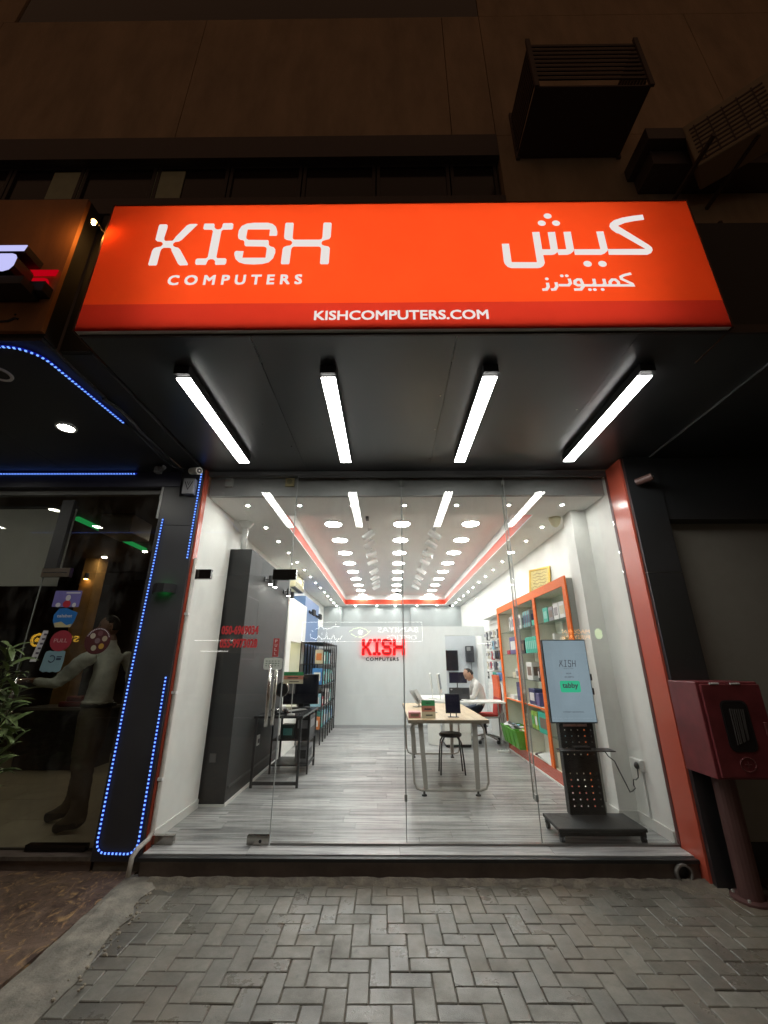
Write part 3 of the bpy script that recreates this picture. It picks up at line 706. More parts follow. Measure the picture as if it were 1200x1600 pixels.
def on_sign(x, z): return (x, YS - 0.003, z)
def on_sign2(x, z): return (x, YS - 0.0005, z)
for L in (K, I, S, H):
    g = G(); g.prism(L, on_sign, on_sign2); part('letter', g, ST, sg)
for L in (SHIN, YA, KAF):
    g = G(); g.prism(L, on_sign, on_sign2); part('letter', g, ST, sg)
for d in DOTS:
    g = G(); oval(g, d, 0.0285, 0.028, on_sign); part('letter_dot', g, ST, sg)
g = G()
for k, s_ in enumerate(STROKES): ribbon(g, s_, 0.0215, lambda x, z, k=k: (x, YS - 0.003 - 0.0002 * k, z))
part('small_lettering', g, ST, sg, kind='stuff')
for d in SDOTS:
    g = G(); oval(g, d, 0.0125, 0.0125, on_sign); part('letter_dot', g, ST, sg)
g = G(); text_g(g, 'COMPUTERS', lambda u, v: on_sign(-1.468 + u, 3.932 + v), 0.903, 0.090, space=1.6, fat=0.0036); part('lettering', g, ST, sg)
g = G(); text_g(g, 'KISHCOMPUTERS.COM', lambda u, v: on_sign(-0.467 + u, 3.625 + v), 1.118, 0.078, fat=0.0024); part('web_address', g, ST, sg)

sp = None
for k, (x, what) in enumerate(((-1.452, 'outermost on the left'), (-0.418, 'second from the left'), (0.731, 'third from the left'), (1.826, 'outermost on the right'))):
    t = thing('strip_light', 'bright hanging strip light under the black canopy, ' + what, 'strip light', (x, -1.06, 3.47), 'strip lights under the canopy')
    g = G(); g.box(x - 0.052, x + 0.052, -1.725, -0.395, 3.476, 3.545); part('housing', g, BLACKM, t)
    g = G(); g.box(x - 0.05, x + 0.05, -1.72, -0.40, 3.470, 3.4755); part('diffuser', g, STRIP, t)
    g = G(); g.box(x - 0.053, x + 0.053, -1.765, -1.726, 3.482, 3.546); part('end_cap', g, BLACKM, t)

# ------------------------------------------------------------------ shop front: pilasters, rails, glass
pr_ = thing('red_pilaster', 'glossy orange-red reveal strip along the right edge of the shop window', 'pilaster', (2.4, -0.17, 0.0))
g = G(); g.box(2.392, 2.412, -0.30, 0.018, 0.0, 3.545); part('cladding', g, ORANGE, pr_)
g = G(); g.box(2.388, 2.3915, -0.03, 0.01, 0.151, 3.5); part('edge_strip', g, mat('dark_red_edge', (0.10, 0.02, 0.015), 0.4), pr_)
pl_ = thing('red_pilaster', 'narrow orange-red strip between the dark pillar and the glass door', 'pilaster', (-1.975, -0.06, 0.0), )
g = G(); g.box(-1.984, -1.968, -0.085, 0.0, 0.0, 3.545); part('cladding', g, ORANGE, pl_)
bp_ = thing('black_pillar', 'black clad pillar to the right of the orange-red strip, with one joint', 'pillar', (2.55, -0.2, 0.0))
g = G(); g.box(2.4125, 2.735, -0.34, 0.02, 0.0, 2.352); part('cladding_panel', g, BLACKACP, bp_)
g = G(); g.box(2.4125, 2.735, -0.338, 0.02, 2.358, 3.549); part('cladding_panel', g, BLACKACP, bp_)
g = G(); g.box(2.4125, 2.735, -0.333, 0.02, 2.3521, 2.3579); part('joint', g, GREYMET, bp_)

TR = mat('track_metal', (0.16, 0.16, 0.16), 0.4, metal=0.5)
g = G(); g.box(-1.964, 2.386, -0.035, 0.035, 3.50, 3.548); g.box(-0.98, 2.386, -0.028, -0.009, 3.478, 3.499)
single('top_rail', g, TR, 'dark metal rail holding the glass panes under the canopy', 'rail', (0.2, 0, 3.5))
g = G(); g.box(-0.975, 2.386, -0.02, 0.02, 0.1515, 0.166); single('bottom_rail', g, mat('floor_channel', (0.22, 0.21, 0.20), 0.3, metal=0.8), 'low metal channel along the foot of the fixed glass panes', 'rail', (0.7, 0, 0.15))
SEAL = mat('joint_silicone', (0.30, 0.32, 0.31), 0.3)
def pane(name, label, x0, x1, z0, z1, cat='glass pane', tilt=0.0, seal=True):
    t = thing(name, label, cat, (x0, 0, z0), rz=tilt)
    g = G(); g.box(0.003, x1 - x0 - 0.003, -0.006, 0.006, 0.002, z1 - z0 - 0.002); part('pane', g, GLASS, t, local=True)
    if seal:
        g = G(); g.box(x1 - x0 - 0.003, x1 - x0 + 0.003, -0.0064, 0.0064, 0.0, z1 - z0); part('joint_seal', g, SEAL, t, local=True)
    return t
pane('shop_window', 'tall fixed glass pane between the glass door and the middle joint', -0.985, 0.152, 0.167, 3.50)
pane('shop_window', 'tall fixed glass pane in front of the wooden table', 0.152, 1.270, 0.167, 3.50, tilt=R(-0.15))
pane('shop_window', 'tall fixed glass pane in front of the black screen stand', 1.270, 2.387, 0.167, 3.50, tilt=R(0.1), seal=False)
pane('glass_transom', 'wide glass transom above the door of the shop', -1.965, -0.985, 2.405, 3.50)
dr = pane('glass_door', 'frameless glass door with steel fittings and red phone numbers', -1.962, -0.988, 0.17, 2.40, 'glass door')
ORG[dr.name] = Vector((-1.962, 0, 0.17))
for x, w in ((0.152, 'middle'), (1.272, 'right')):
    t = thing('glass_fin', 'narrow upright glass fin behind the %s joint of the shop window' % w, 'glass fin', (x, 0.1, 0.45))
    g = G(); g.box(x - 0.005, x + 0.005, 0.009, 0.105, 0.45, 3.50); part('pane', g, glass_mat('fin_glass', (0.97, 0.98, 0.97), 0.015), t)
    g = G(); g.box(x - 0.005, x + 0.005, 0.1055, 0.1085, 0.45, 3.50); part('polished_edge', g, mat('glass_edge', (0.34, 0.38, 0.36), 0.2), t)
    for z in (0.452, 3.40):
        g = G(); g.box(x - 0.012, x + 0.012, 0.008, 0.05, z, z + 0.05); part('clamp', g, GREYMET, t)
# fittings
PATCH = mat('polished_steel', (0.35, 0.33, 0.30), 0.18, metal=1.0)
PATCHD = mat('dark_polished_steel', (0.06, 0.055, 0.05), 0.15, metal=0.9)
g = G(); g.box(-1.96, -1.785, -0.022, 0.022, 0.117 + 0.036, 0.215); part('patch_fitting', g, PATCH, dr)
g = G(); g.box(-1.172, -0.99, -0.022, 0.022, 0.153, 0.215); w = part('patch_fitting', g, PATCH, dr)
g = G(); g.cyl((-1.06, -0.022, 0.18), (-1.06, -0.028, 0.18), 0.012, 12); part('lock_cylinder', g, BLACK, w)
g = G(); g.box(-1.98, -1.79, -0.022, 0.022, 2.362, 2.458); part('patch_fitting', g, PATCHD, dr)
g = G(); g.box(-1.16, -0.925, -0.022, 0.022, 2.352, 2.458); part('patch_fitting', g, PATCHD, dr)
for sgn in (-1, 1):
    g = G(); y = 0.05 * sgn; x = -1.092 if sgn < 0 else -1.062
    g.cyl((x, y, 1.03), (x, y, 1.55), 0.0155, 14)
    h_ = part('pull_handle', g, CHROME, dr, smooth=True)
    for z in (1.16, 1.43):
        g = G(); g.cyl((x, y, z), (x, 0.006 * sgn, z), 0.009, 10); part('stand_off', g, CHROME, h_)
REDV = mat('red_vinyl', (0.62, 0.045, 0.05), 0.45)
def on_door(x, z): return (x, -0.0085, z)
g = G(); text_g(g, '050-6969034', lambda u, v: on_door(-1.612 + u, 1.822 + v), 0.36, 0.082, fat=0.003); part('phone_number', g, REDV, dr)
g = G(); text_g(g, '055-9973028', lambda u, v: on_door(-1.612 + u, 1.700 + v), 0.36, 0.082, fat=0.003); part('phone_number', g, REDV, dr)
g = G(); g.box(-1.098, -1.042, -0.0085, -0.0065, 1.62, 1.785); w = part('pull_sticker', g, mat('red_sticker', (0.45, 0.06, 0.06), 0.4), dr)
WV = mat('white_vinyl', (0.75, 0.75, 0.72), 0.4)
for k, c in enumerate('PULL'):
    g = G(); text_g(g, c, lambda u, v, k=k: (-1.081 + u, -0.0105, 1.748 - 0.038 * k + v), 0.022, 0.026, bold=0.01); part('letter', g, WV, w)
g = G(); g.prism(rrect(-1.172, -0.998, 1.505, 1.608, 0.018), lambda x, z: (x, -0.0085, z), lambda x, z: (x, -0.0065, z)); w = part('hours_sticker', g, mat('pale_sticker', (0.62, 0.66, 0.60), 0.4, var=0.1, vscale=30), dr)
g = G()
rs = random.Random(4)
for k in range(3):
    for j in range(5): g.box(-1.155 + j * 0.029, -1.155 + j * 0.029 + rs.uniform(0.012, 0.025), -0.0092, -0.0086, 1.535 + k * 0.02, 1.545 + k * 0.02)
part('print', g, mat('grey_print', (0.25, 0.30, 0.24), 0.5), w)
# small things on the header
t = thing('alarm_sensor', 'small yellowed square sensor on the grey header above the door', 'sensor', (-1.086, 0.06, 3.42))
g = G(); g.bbox(-1.136, -1.036, 0.045, 0.069, 3.405, 3.515, 0.006); part('housing', g, mat('aged_plastic', (0.40, 0.33, 0.16), 0.5), t)
g = G(); g.cyl((-1.086, 0.045, 3.46), (-1.086, 0.036, 3.46), 0.03, 14); part('lens', g, mat('sensor_lens', (0.25, 0.22, 0.12), 0.3), t)
g = G(); g.box(-1.80, -1.72, 0.03, 0.069, 3.40, 3.50); single('door_contact', g, GREYMET, 'grey contact box at the left end of the header', 'sensor', (-1.76, 0.05, 3.4))

# ================================================================== INSIDE THE SHOP
# ------------------------------------------------------------------ ceiling lights
def disc_light(loc, r, z):
    x, y = loc
    t = thing('ceiling_light', 'x', 'ceiling light', (x, y, z), 'round lights in the raised ceiling tray')
    g = G(); g.cyl((x, y, z - 0.012), (x, y, z - 0.001), r + 0.012, 28); part('ring', g, WPLAS, t)
    g = G(); g.cyl((x, y, z - 0.016), (x, y, z - 0.0125), r, 28); part('diffuser', g, LAMP, t)
    return t
d0 = None
for ci, (x0, x1, cn) in enumerate(((-0.842, -0.835, 'left'), (0.224, 0.40, 'middle'), (1.292, 1.515, 'right'))):
    x1 = x0 + 0.04
    for i in range(9):
        y = 1.95 + 0.90 * i
        lab = 'round glowing light in the ceiling tray, %s column, %s from the shop window' % (cn, ORD[i])
        if d0 is None: d0 = disc_light((x0, y), 0.125, 3.60); d0['label'] = lab
        else: copy_tree(d0, (x0 + (x1 - x0) * i / 8, y, 3.60), lab)
def spot(loc):
    x, y, z = loc
    t = thing('downlight', 'x', 'downlight', loc, 'small recessed downlights round the ceiling edge')
    g = G(); g.lathe([(0.018, -0.001), (0.032, -0.001), (0.030, -0.005), (0.018, -0.005)], (x, y, z), 18, cap=False); part('trim_ring', g, WPLAS, t)
    g = G(); g.cyl((x, y, z - 0.0045), (x, y, z - 0.002), 0.018, 14); part('lens', g, SPOTE, t)
    return t
s0 = None
spots = []
for k, x in enumerate((-1.64, -1.03, -0.41, 0.20, 0.81, 1.42, 2.04)): spots.append((x, 0.37, 'front row, %s from the left' % ORD[k]))
for k in range(13): spots.append((-1.66, 1.21 + 0.69 * k, 'left row, %s behind the corner light' % ORD[k]))
for k in range(13): spots.append((2.10, 1.21 + 0.69 * k, 'right row, %s behind the corner light' % ORD[k]))
for k, x in enumerate((-1.05, -0.35, 0.25, 0.95, 1.6)): spots.append((x, 9.50, 'back row, %s from the left' % ORD[k]))
for (x, y, n) in spots:
    lab = 'small recessed downlight in the low ceiling edge, ' + n
    if s0 is None: s0 = spot((x, y, 3.30)); s0['label'] = lab
    else: copy_tree(s0, (x, y, 3.30), lab)
# two tracks of swivelling spotlights
for (x, side, sgn, rot) in ((-0.30, 'left', 1, 26), (0.75, 'right', -1, -26)):
    t = thing('light_track', 'thin white light track on the %s half of the ceiling tray' % side, 'light track', (x, 4.6, 3.59))
    g = G(); g.box(x - 0.016, x + 0.016, 1.70, 8.0, 3.572, 3.599); part('rail', g, WPLAS, t)
    g = G(); g.box(x - 0.022, x + 0.022, 1.60, 1.72, 3.565, 3.5985); part('feed_box', g, mat('dark_grey_plastic', (0.1, 0.1, 0.1), 0.5), t)
    rs = random.Random(17)
    for k, y in enumerate((2.15, 2.72, 3.42, 4.05, 4.95, 5.7, 6.35, 7.0)):
        t = thing('track_spotlight', 'white cylinder spotlight on the %s ceiling track, %s from the window' % (side, ORD[k]), 'spotlight', (x, y, 3.57), 'spotlights on the ceiling tracks')
        a = R(rot + rs.uniform(-8, 8)); dirv = Vector((math.sin(a) * -1.0 * sgn if False else (-math.cos(R(28))) * sgn, rs.uniform(-0.25, 0.25), -math.sin(R(28 + rs.uniform(-8, 8)))))
        dirv.normalize()
        c = Vector((x, y, 3.47))
        g = G(); g.cyl((x, y, 3.571), (x, y, 3.47), 0.011, 8); g.box(x - 0.025, x + 0.025, y - 0.03, y + 0.03, 3.548, 3.5715); part('stem', g, WPLAS, t)
        g = G(); g.cyl(c - dirv * 0.10, c + dirv * 0.10, 0.050, 18); hh = part('housing', g, WPLAS, t)
        g = G(); g.cyl(c + dirv * 0.1005, c + dirv * 0.1025, 0.042, 16); part('lens', g, mat('spot_lens', (0.55, 0.55, 0.5), 0.2), hh)
# sensors, camera and pipe on the ceiling
g = G(); g.lathe([(0.075, 0.0), (0.075, -0.02), (0.05, -0.09), (0.02, -0.12), (0.004, -0.122)], (2.13, 0.84, 3.299), 18)
single('motion_sensor', g, CREAM, 'cream cone-shaped sensor under the ceiling beside the right column', 'sensor', (2.13, 0.84, 3.3), smooth=False)
for (x, y, lab) in ((0.30, 8.6, 'tiny black dome camera in the tray between the rear lights'), (2.0, 9.35, 'small black dome camera at the rear right ceiling corner')):
    z = 3.599 if y < 9 else 3.299
    g = G(); g.ell((x, y, z - 0.02), 0.05, 0.05, 0.04, 12, 8); single('dome_camera', g, BLACK, lab, 'camera', (x, y, z))
g = G(); g.cyl((-1.86, 1.0, 2.92), (-1.86, 1.0, 3.22), 0.035, 14); pp = thing('ceiling_pipe', 'white pipe with a flange rising from the dark cabinet to the ceiling', 'pipe', (-1.86, 1.0, 2.92))
part('pipe', g, WPLAS, pp, smooth=True)
g = G(); g.lathe([(0.035, 0), (0.05, 0.0), (0.10, 0.07), (0.10, 0.079), (0.035, 0.079)], (-1.86, 1.0, 3.22), 18); part('flange', g, WPLAS, pp)

# ------------------------------------------------------------------ left side: dark cabinet, white niche, blue panel, rack
cb = thing('dark_cabinet', 'tall charcoal boxed-in cabinet along the left wall with a flush door', 'cabinet', (-1.88, 2.0, 0.15))
g = G(); g.box(-2.035, -1.7215, 0.945, 0.955, 0.16, 2.925); part('front_panel', g, mat('charcoal_front', (0.020, 0.021, 0.022), 0.45, var=0.08, vscale=3), cb)
g = G(); g.box(-2.035, -1.721, 0.956, 3.10, 0.16, 2.924); part('body', g, mat('charcoal_side', (0.036, 0.037, 0.037), 0.6, var=0.1, vscale=2, spec=0.3), cb)
g = G(); g.box(-2.05, -1.708, 0.934, 0.944, 0.151, 0.172); g.box(-1.7205, -1.708, 0.944, 3.1, 0.151, 0.18); part('base_trim', g, SK, cb)
g = G()
g.box(-1.7208, -1.7196, 0.985, 1.43, 2.335, 2.343); g.box(-1.7208, -1.7196, 1.422, 1.43, 1.61, 2.335); g.box(-1.7208, -1.7196, 0.985, 1.43, 1.602, 1.61)
part('door_seam', g, BLACK, cb)
g = G(); g.box(-1.7208, -1.712, 1.0, 3.1, 0.30, 0.325); part('cable_rail', g, mat('charcoal_rail', (0.05, 0.05, 0.05), 0.5), cb)
g = G(); g.bbox(-1.932, -1.862, 0.935, 0.945, 0.555, 0.640, 0.003); part('blank_plate', g, mat('dark_plate', (0.09, 0.09, 0.09), 0.5), cb)
t = thing('wall_socket', 'white double socket on the dark cabinet side under the black desk', 'socket', (-1.715, 1.98, 0.54))
g = G(); g.box(-1.7205, -1.709, 1.93, 2.04, 0.545, 0.665); part('plate', g, WPLAS, t)
g = G(); g.box(-1.7085, -1.705, 1.95, 2.02, 0.57, 0.62); part('plug', g, BLACK, t)
for k, (y, z) in enumerate(((1.585, 2.66), (1.823, 2.66), (2.70, 2.665), (2.96, 2.65))):
    t = thing('wall_spotlight', 'small black wall spotlight high on the dark cabinet, %s from the window' % ORD[k], 'spotlight', (-1.72, y, z), 'wall spotlights on the dark cabinet')
    g = G(); g.box(-1.7205, -1.70, y - 0.03, y + 0.03, z - 0.03, z + 0.03); g.cyl((-1.70, y, z), (-1.64, y, z), 0.009, 8); part('bracket', g, BLACK, t)
    g = G(); g.cyl((-1.63, y, z + 0.05), (-1.63, y, z - 0.07), 0.032, 14); hh = part('housing', g, BLACK, t)
    g = G(); g.cyl((-1.63, y, z - 0.0705), (-1.63, y, z - 0.0725), 0.027, 14); part('lens', g, emit('wall_spot_lens', (1.0, 0.97, 0.88), 90.0), hh)
nb = thing('niche_cabinet', 'white lit display cabinet with a cream niche beside the dark cabinet', 'display cabinet', (-1.9, 3.9, 0.15))
NW = mat('niche_white', (0.80, 0.80, 0.76), 0.5); NC = mat('niche_cream', (0.72, 0.70, 0.42), 0.6)
g = G(); x0, x1 = -2.099, -1.702
g.box(x0, x1, 3.11, 3.42, 0.151, 2.66); g.box(x0, x1, 4.42, 4.72, 0.151, 2.66); g.box(x0, x1, 3.42, 4.42, 1.92, 2.66); g.box(x0, x1, 3.42, 4.42, 0.151, 0.8)
part('body', g, NW, nb)
g = G(); g.box(x0 + 0.002, x0 + 0.03, 3.421, 4.419, 0.801, 1.919); part('niche_back', g, NC, nb)
g = G(); g.box(x0 + 0.1, x0 + 0.13, 3.44, 4.40, 1.90, 1.9185); part('niche_light', g, emit('niche_lamp', (1.0, 0.93, 0.6), 9.0), nb)
BLUEP = mat('blue_panel', (0.125, 0.215, 0.40), 0.45, var=0.05)
bl = thing('blue_panel', 'tall blue wall panel behind the black wire rack', 'wall panel', (-1.9, 5.5, 0.15))
g = G(); g.box(-2.099, -1.742, 4.722, 6.495, 0.151, 2.90); part('panel', g, BLUEP, bl)
for k, y in enumerate((5.2, 5.36, 6.1, 6.26)):
    z = 2.62
    t = thing('wall_spotlight', 'small black wall spotlight on the blue panel, %s from the window' % ORD[k], 'spotlight', (-1.74, y, z), 'wall spotlights on the blue panel')
    g = G(); g.box(-1.7415, -1.72, y - 0.03, y + 0.03, z - 0.03, z + 0.03); g.cyl((-1.72, y, z), (-1.66, y, z), 0.009, 8); part('bracket', g, BLACK, t)
    g = G(); g.cyl((-1.65, y, z + 0.05), (-1.65, y, z - 0.07), 0.034, 14); part('housing', g, BLACK, t)
t = thing('split_air_conditioner', 'cream split air conditioner on the left wall above the dark cabinet', 'air conditioner', (-1.98, 4.55, 3.0))
g = G(); g.bbox(-2.099, -1.86, 4.10, 5.05, 3.0, 3.285, 0.03); part('casing', g, mat('cream_casing', (0.72, 0.67, 0.42), 0.4), t)
g = G(); g.box(-1.96, -1.857, 4.14, 5.0, 2.992, 3.012) ; part('flap', g, mat('dark_vent', (0.05, 0.05, 0.04), 0.5), t)
for k in range(3):
    g = G(); g.box(-1.8595, -1.852, 4.16, 4.99, 3.035 + k * 0.03, 3.045 + k * 0.03); part('louvre', g, mat('cream_louvre', (0.30, 0.27, 0.16), 0.5), t)

# wire rack with boxed goods
RX0, RX1 = -1.70, -1.25
rk_ = thing('wire_rack', 'black metal rack full of boxed goods in front of the blue panel', 'rack', (-1.48, 5.4, 0.15))
RY = [4.35, 4.70, 5.05, 5.40, 5.75, 6.10, 6.42]
for y in RY:
    for x in (RX0, RX1):
        g = G(); g.box(x - 0.011, x + 0.011, y - 0.011, y + 0.011, 0.151, 1.96); part('post', g, BLACKM, rk_)
RZ = [0.40, 0.78, 1.16, 1.54, 1.945]
for z in RZ:
    g = G(); g.box(RX0 - 0.01, RX1 + 0.01, 4.34, 6.43, z - 0.012, z); part('shelf', g, BLACKM, rk_)
GC = {
 'teal': (0.10, 0.42, 0.40), 'mint': (0.22, 0.56, 0.48), 'blue': (0.07, 0.25, 0.62), 'sky': (0.30, 0.55, 0.68), 'navy': (0.03, 0.035, 0.12), 'white': (0.72, 0.72, 0.70),
 'grey': (0.22, 0.22, 0.23), 'black': (0.02, 0.02, 0.022), 'orange': (0.62, 0.20, 0.06), 'red': (0.45, 0.03, 0.05), 'purple': (0.09, 0.08, 0.22), 'green': (0.06, 0.33, 0.10), 'lime': (0.28, 0.45, 0.06), 'cream': (0.55, 0.50, 0.36),
 'turquoise': (0.02, 0.42, 0.30), 'darkgreen': (0.01, 0.05, 0.04), 'pink': (0.55, 0.22, 0.24), 'brown': (0.18, 0.12, 0.09)}
def gm(c): return mat('card_' + c, GC[c], 0.45, var=0.06, vscale=20)
def goods(label, x0, x1, y0, y1, z0, z1, c, patch=None, face='x', group=None, name='product_box', cat='box', pz=(0.25, 0.75)):
    """boxed product: card body with its lid flap and a printed panel on the face turned to the shop"""
    t = thing(name, label, cat, ((x0 + x1) / 2, (y0 + y1) / 2, z0), group)
    g = G(); g.bbox(x0, x1, y0, y1, z0 + 0.001, z1, min(0.003, (x1 - x0) / 5), seg=1); part('body', g, gm(c), t)
    if patch:
        a, b = z0 + (z1 - z0) * pz[0], z0 + (z1 - z0) * pz[1]
        g = G()
        if face == 'x': g.box(x1 + 0.0002, x1 + 0.0015, y0 + (y1 - y0) * 0.15, y1 - (y1 - y0) * 0.15, a, b); g.box(x0 + (x1 - x0) * 0.15, x1 - (x1 - x0) * 0.15, y0 - 0.0015, y0 - 0.0002, a, b)
        elif face == '-x': g.box(x0 - 0.0015, x0 - 0.0002, y0 + (y1 - y0) * 0.15, y1 - (y1 - y0) * 0.15, a, b); g.box(x0 + (x1 - x0) * 0.15, x1 - (x1 - x0) * 0.15, y0 - 0.0015, y0 - 0.0002, a, b)
        else: g.box(x0 + (x1 - x0) * 0.15, x1 - (x1 - x0) * 0.15, y0 - 0.0015, y0 - 0.0002, a, b)
        part('printed_panel', g, gm(patch), t)
    return t
rg = random.Random(23)
LV = ['bottom', 'second', 'third', 'fourth']
rows = [[('orange', 'white', .16, .20), ('teal', 'grey', .25, .26), ('sky', 'white', .22, .26), ('blue', 'white', .2, .22), ('sky', 'white', .2, .24), ('teal', 'white', .22, .2), ('sky', 'blue', .2, .25)],
        [('sky', 'white', .14, .22), ('red', 'white', .12, .16), ('black', 'grey', .2, .24), ('white', 'grey', .22, .28), ('white', 'grey', .25, .26), ('mint', 'white', .18, .24), ('teal', 'white', .2, .2)],
        [('blue', 'white', .16, .30), ('teal', 'black', .2, .24), ('sky', 'white', .2, .28), ('mint', 'white', .24, .25), ('teal', 'white', .2, .27), ('mint', 'grey', .2, .24), ('sky', 'white', .2, .2)],
        [('cream', 'orange', .14, .26), ('mint', 'white', .18, .22), ('mint', 'teal', .22, .22), ('teal', 'white', .22, .24), ('sky', 'white', .2, .22), ('black', 'grey', .12, .3), ('grey', 'white', .16, .2)]]
for li, rw in enumerate(rows):
    y = 4.38
    for k, (c, p, w, h) in enumerate(rw):
        goods('%s box on the %s shelf of the black rack, %s from its front end' % (c if c not in ('sky', 'mint') else {'sky': 'pale blue', 'mint': 'mint green'}[c], LV[li], ORD[k]),
              RX1 - 0.02 - rg.uniform(0.14, 0.22), RX1 - 0.02, y, y + w, RZ[li], RZ[li] + h, c, p, group='boxed goods on the black rack')
        y += w + rg.uniform(0.03, 0.075)

# black desk with a monitor by the dark cabinet
dk = thing('desk', 'narrow black metal desk with side shelves beside the dark cabinet', 'desk', (-1.37, 2.2, 0.15))
DX0, DX1, DY0, DY1 = -1.655, -1.10, 1.63, 2.80
for (x, y) in ((DX0, DY0), (DX1, DY0), (DX0 + 0.05, DY1), (DX1, DY1)):
    g = G(); g.box(x - 0.014, x + 0.014, y - 0.014, y + 0.014, 0.151, 0.905); part('leg', g, BLACKM, dk)
g = G(); g.box(DX0 - 0.03, DX1 + 0.03, DY0 - 0.03, DY1 + 0.03, 0.906, 0.93); part('top', g, mat('black_desktop', (0.015, 0.015, 0.016), 0.25), dk)
g = G(); g.box(DX0 + 0.015, DX1 - 0.015, DY0 - 0.012, DY0 + 0.012, 0.18, 0.215); part('bottom_rail', g, BLACKM, dk)
for z in (0.26, 0.565):
    g = G(); g.box(DX0 + 0.06, DX1 + 0.012, 2.28, DY1 + 0.012, z - 0.016, z); part('shelf', g, BLACKM, dk)
for (x, y) in ((DX0 + 0.05, 2.28), (DX1, 2.28)):
    g = G(); g.box(x - 0.011, x + 0.011, y - 0.011, y + 0.011, 0.151, 0.905); part('shelf_post', g, BLACKM, dk)
goods('dark green boxed device on the shelf of the black desk', -1.50, -1.32, 2.34, 2.5, 0.565, 0.74, 'darkgreen', 'teal', 'y')
goods('black product box with a picture on the black desk shelf', -1.30, -1.10, 2.32, 2.80, 0.565, 0.86, 'black', 'grey', 'x', pz=(0.45, 0.8))
goods('dark carton on the lower shelf of the black desk', -1.30, -1.12, 2.40, 2.76, 0.26, 0.47, 'grey', 'black', 'x')
mo = thing('monitor', 'large black monitor standing on the narrow black desk', 'monitor', (-1.3, 2.62, 0.93), rz=R(8))
g = G(); g.bbox(-0.27, 0.25, -0.02, 0.02, 0.05, 0.47, 0.006); part('housing', g, BLACK, mo, local=True)
g = G(); g.box(-0.255, 0.235, -0.0225, -0.0205, 0.065, 0.455); part('screen', g, SCREEN, mo, local=True)
g = G(); g.box(-0.255, -0.10, -0.0245, -0.0228, 0.20, 0.40); part('poster', g, mat('grey_film', (0.10, 0.10, 0.10), 0.3), mo, local=True)
g = G(); g.box(-0.04, 0.04, 0.02, 0.05, 0.0, 0.25); g.box(-0.14, 0.14, -0.06, 0.10, 0.001, 0.012); part('stand', g, BLACK, mo, local=True)
kb = thing('keyboard', 'black keyboard on the narrow black desk in front of the monitor', 'keyboard', (-1.28, 2.1, 0.93), rz=R(62))
g = G(); g.bbox(-0.2, 0.2, -0.065, 0.065, 0.001, 0.02, 0.004); part('body', g, BLACK, kb, local=True)
g = G()
for i in range(13):
    for j in range(4): g.box(-0.19 + i * 0.029, -0.165 + i * 0.029, -0.055 + j * 0.028, -0.032 + j * 0.028, 0.02, 0.026)
part('keys', g, mat('key_grey', (0.30, 0.30, 0.28), 0.4), kb, local=True, kind='stuff')
hp = thing('headset', 'silver and black headset lying on the narrow black desk', 'headset', (-1.4, 1.85, 0.93))
g = G(); g.tube([(-1.40 + 0.08 * math.cos(R(a)), 1.85 + 0.09 * math.sin(R(a)), 0.975) for a in range(-30, 211, 24)], 0.012, 8); part('headband', g, CHROME, hp, smooth=True)
for a in (-30, 210):
    g = G(); g.ell((-1.40 + 0.08 * math.cos(R(a)), 1.85 + 0.09 * math.sin(R(a)), 0.968), 0.028, 0.04, 0.036, 12, 8); part('ear_cup', g, BLACK, hp, smooth=True)
rs_ = thing('round_speaker', 'round black device with a silver ring standing on the narrow black desk', 'speaker', (-1.43, 1.9, 0.93))
g = G(); g.cyl((-1.43, 1.93, 1.225), (-1.43, 1.87, 1.225), 0.095, 28); part('rim', g, CHROME, rs_, smooth=False)
g = G(); g.cyl((-1.43, 1.869, 1.225), (-1.43, 1.862, 1.225), 0.086, 28); part('face', g, BLACK, rs_)
g = G(); g.cyl((-1.43, 1.8615, 1.225), (-1.43, 1.857, 1.225), 0.025, 16); part('lens', g, mat('lens_grey', (0.08, 0.08, 0.08), 0.2), rs_)
g = G(); g.cyl((-1.43, 1.9, 1.135), (-1.43, 1.9, 0.945), 0.013, 10); g.cyl((-1.43, 1.9, 0.945), (-1.43, 1.9, 0.931), 0.07, 20); part('stand', g, BLACK, rs_)
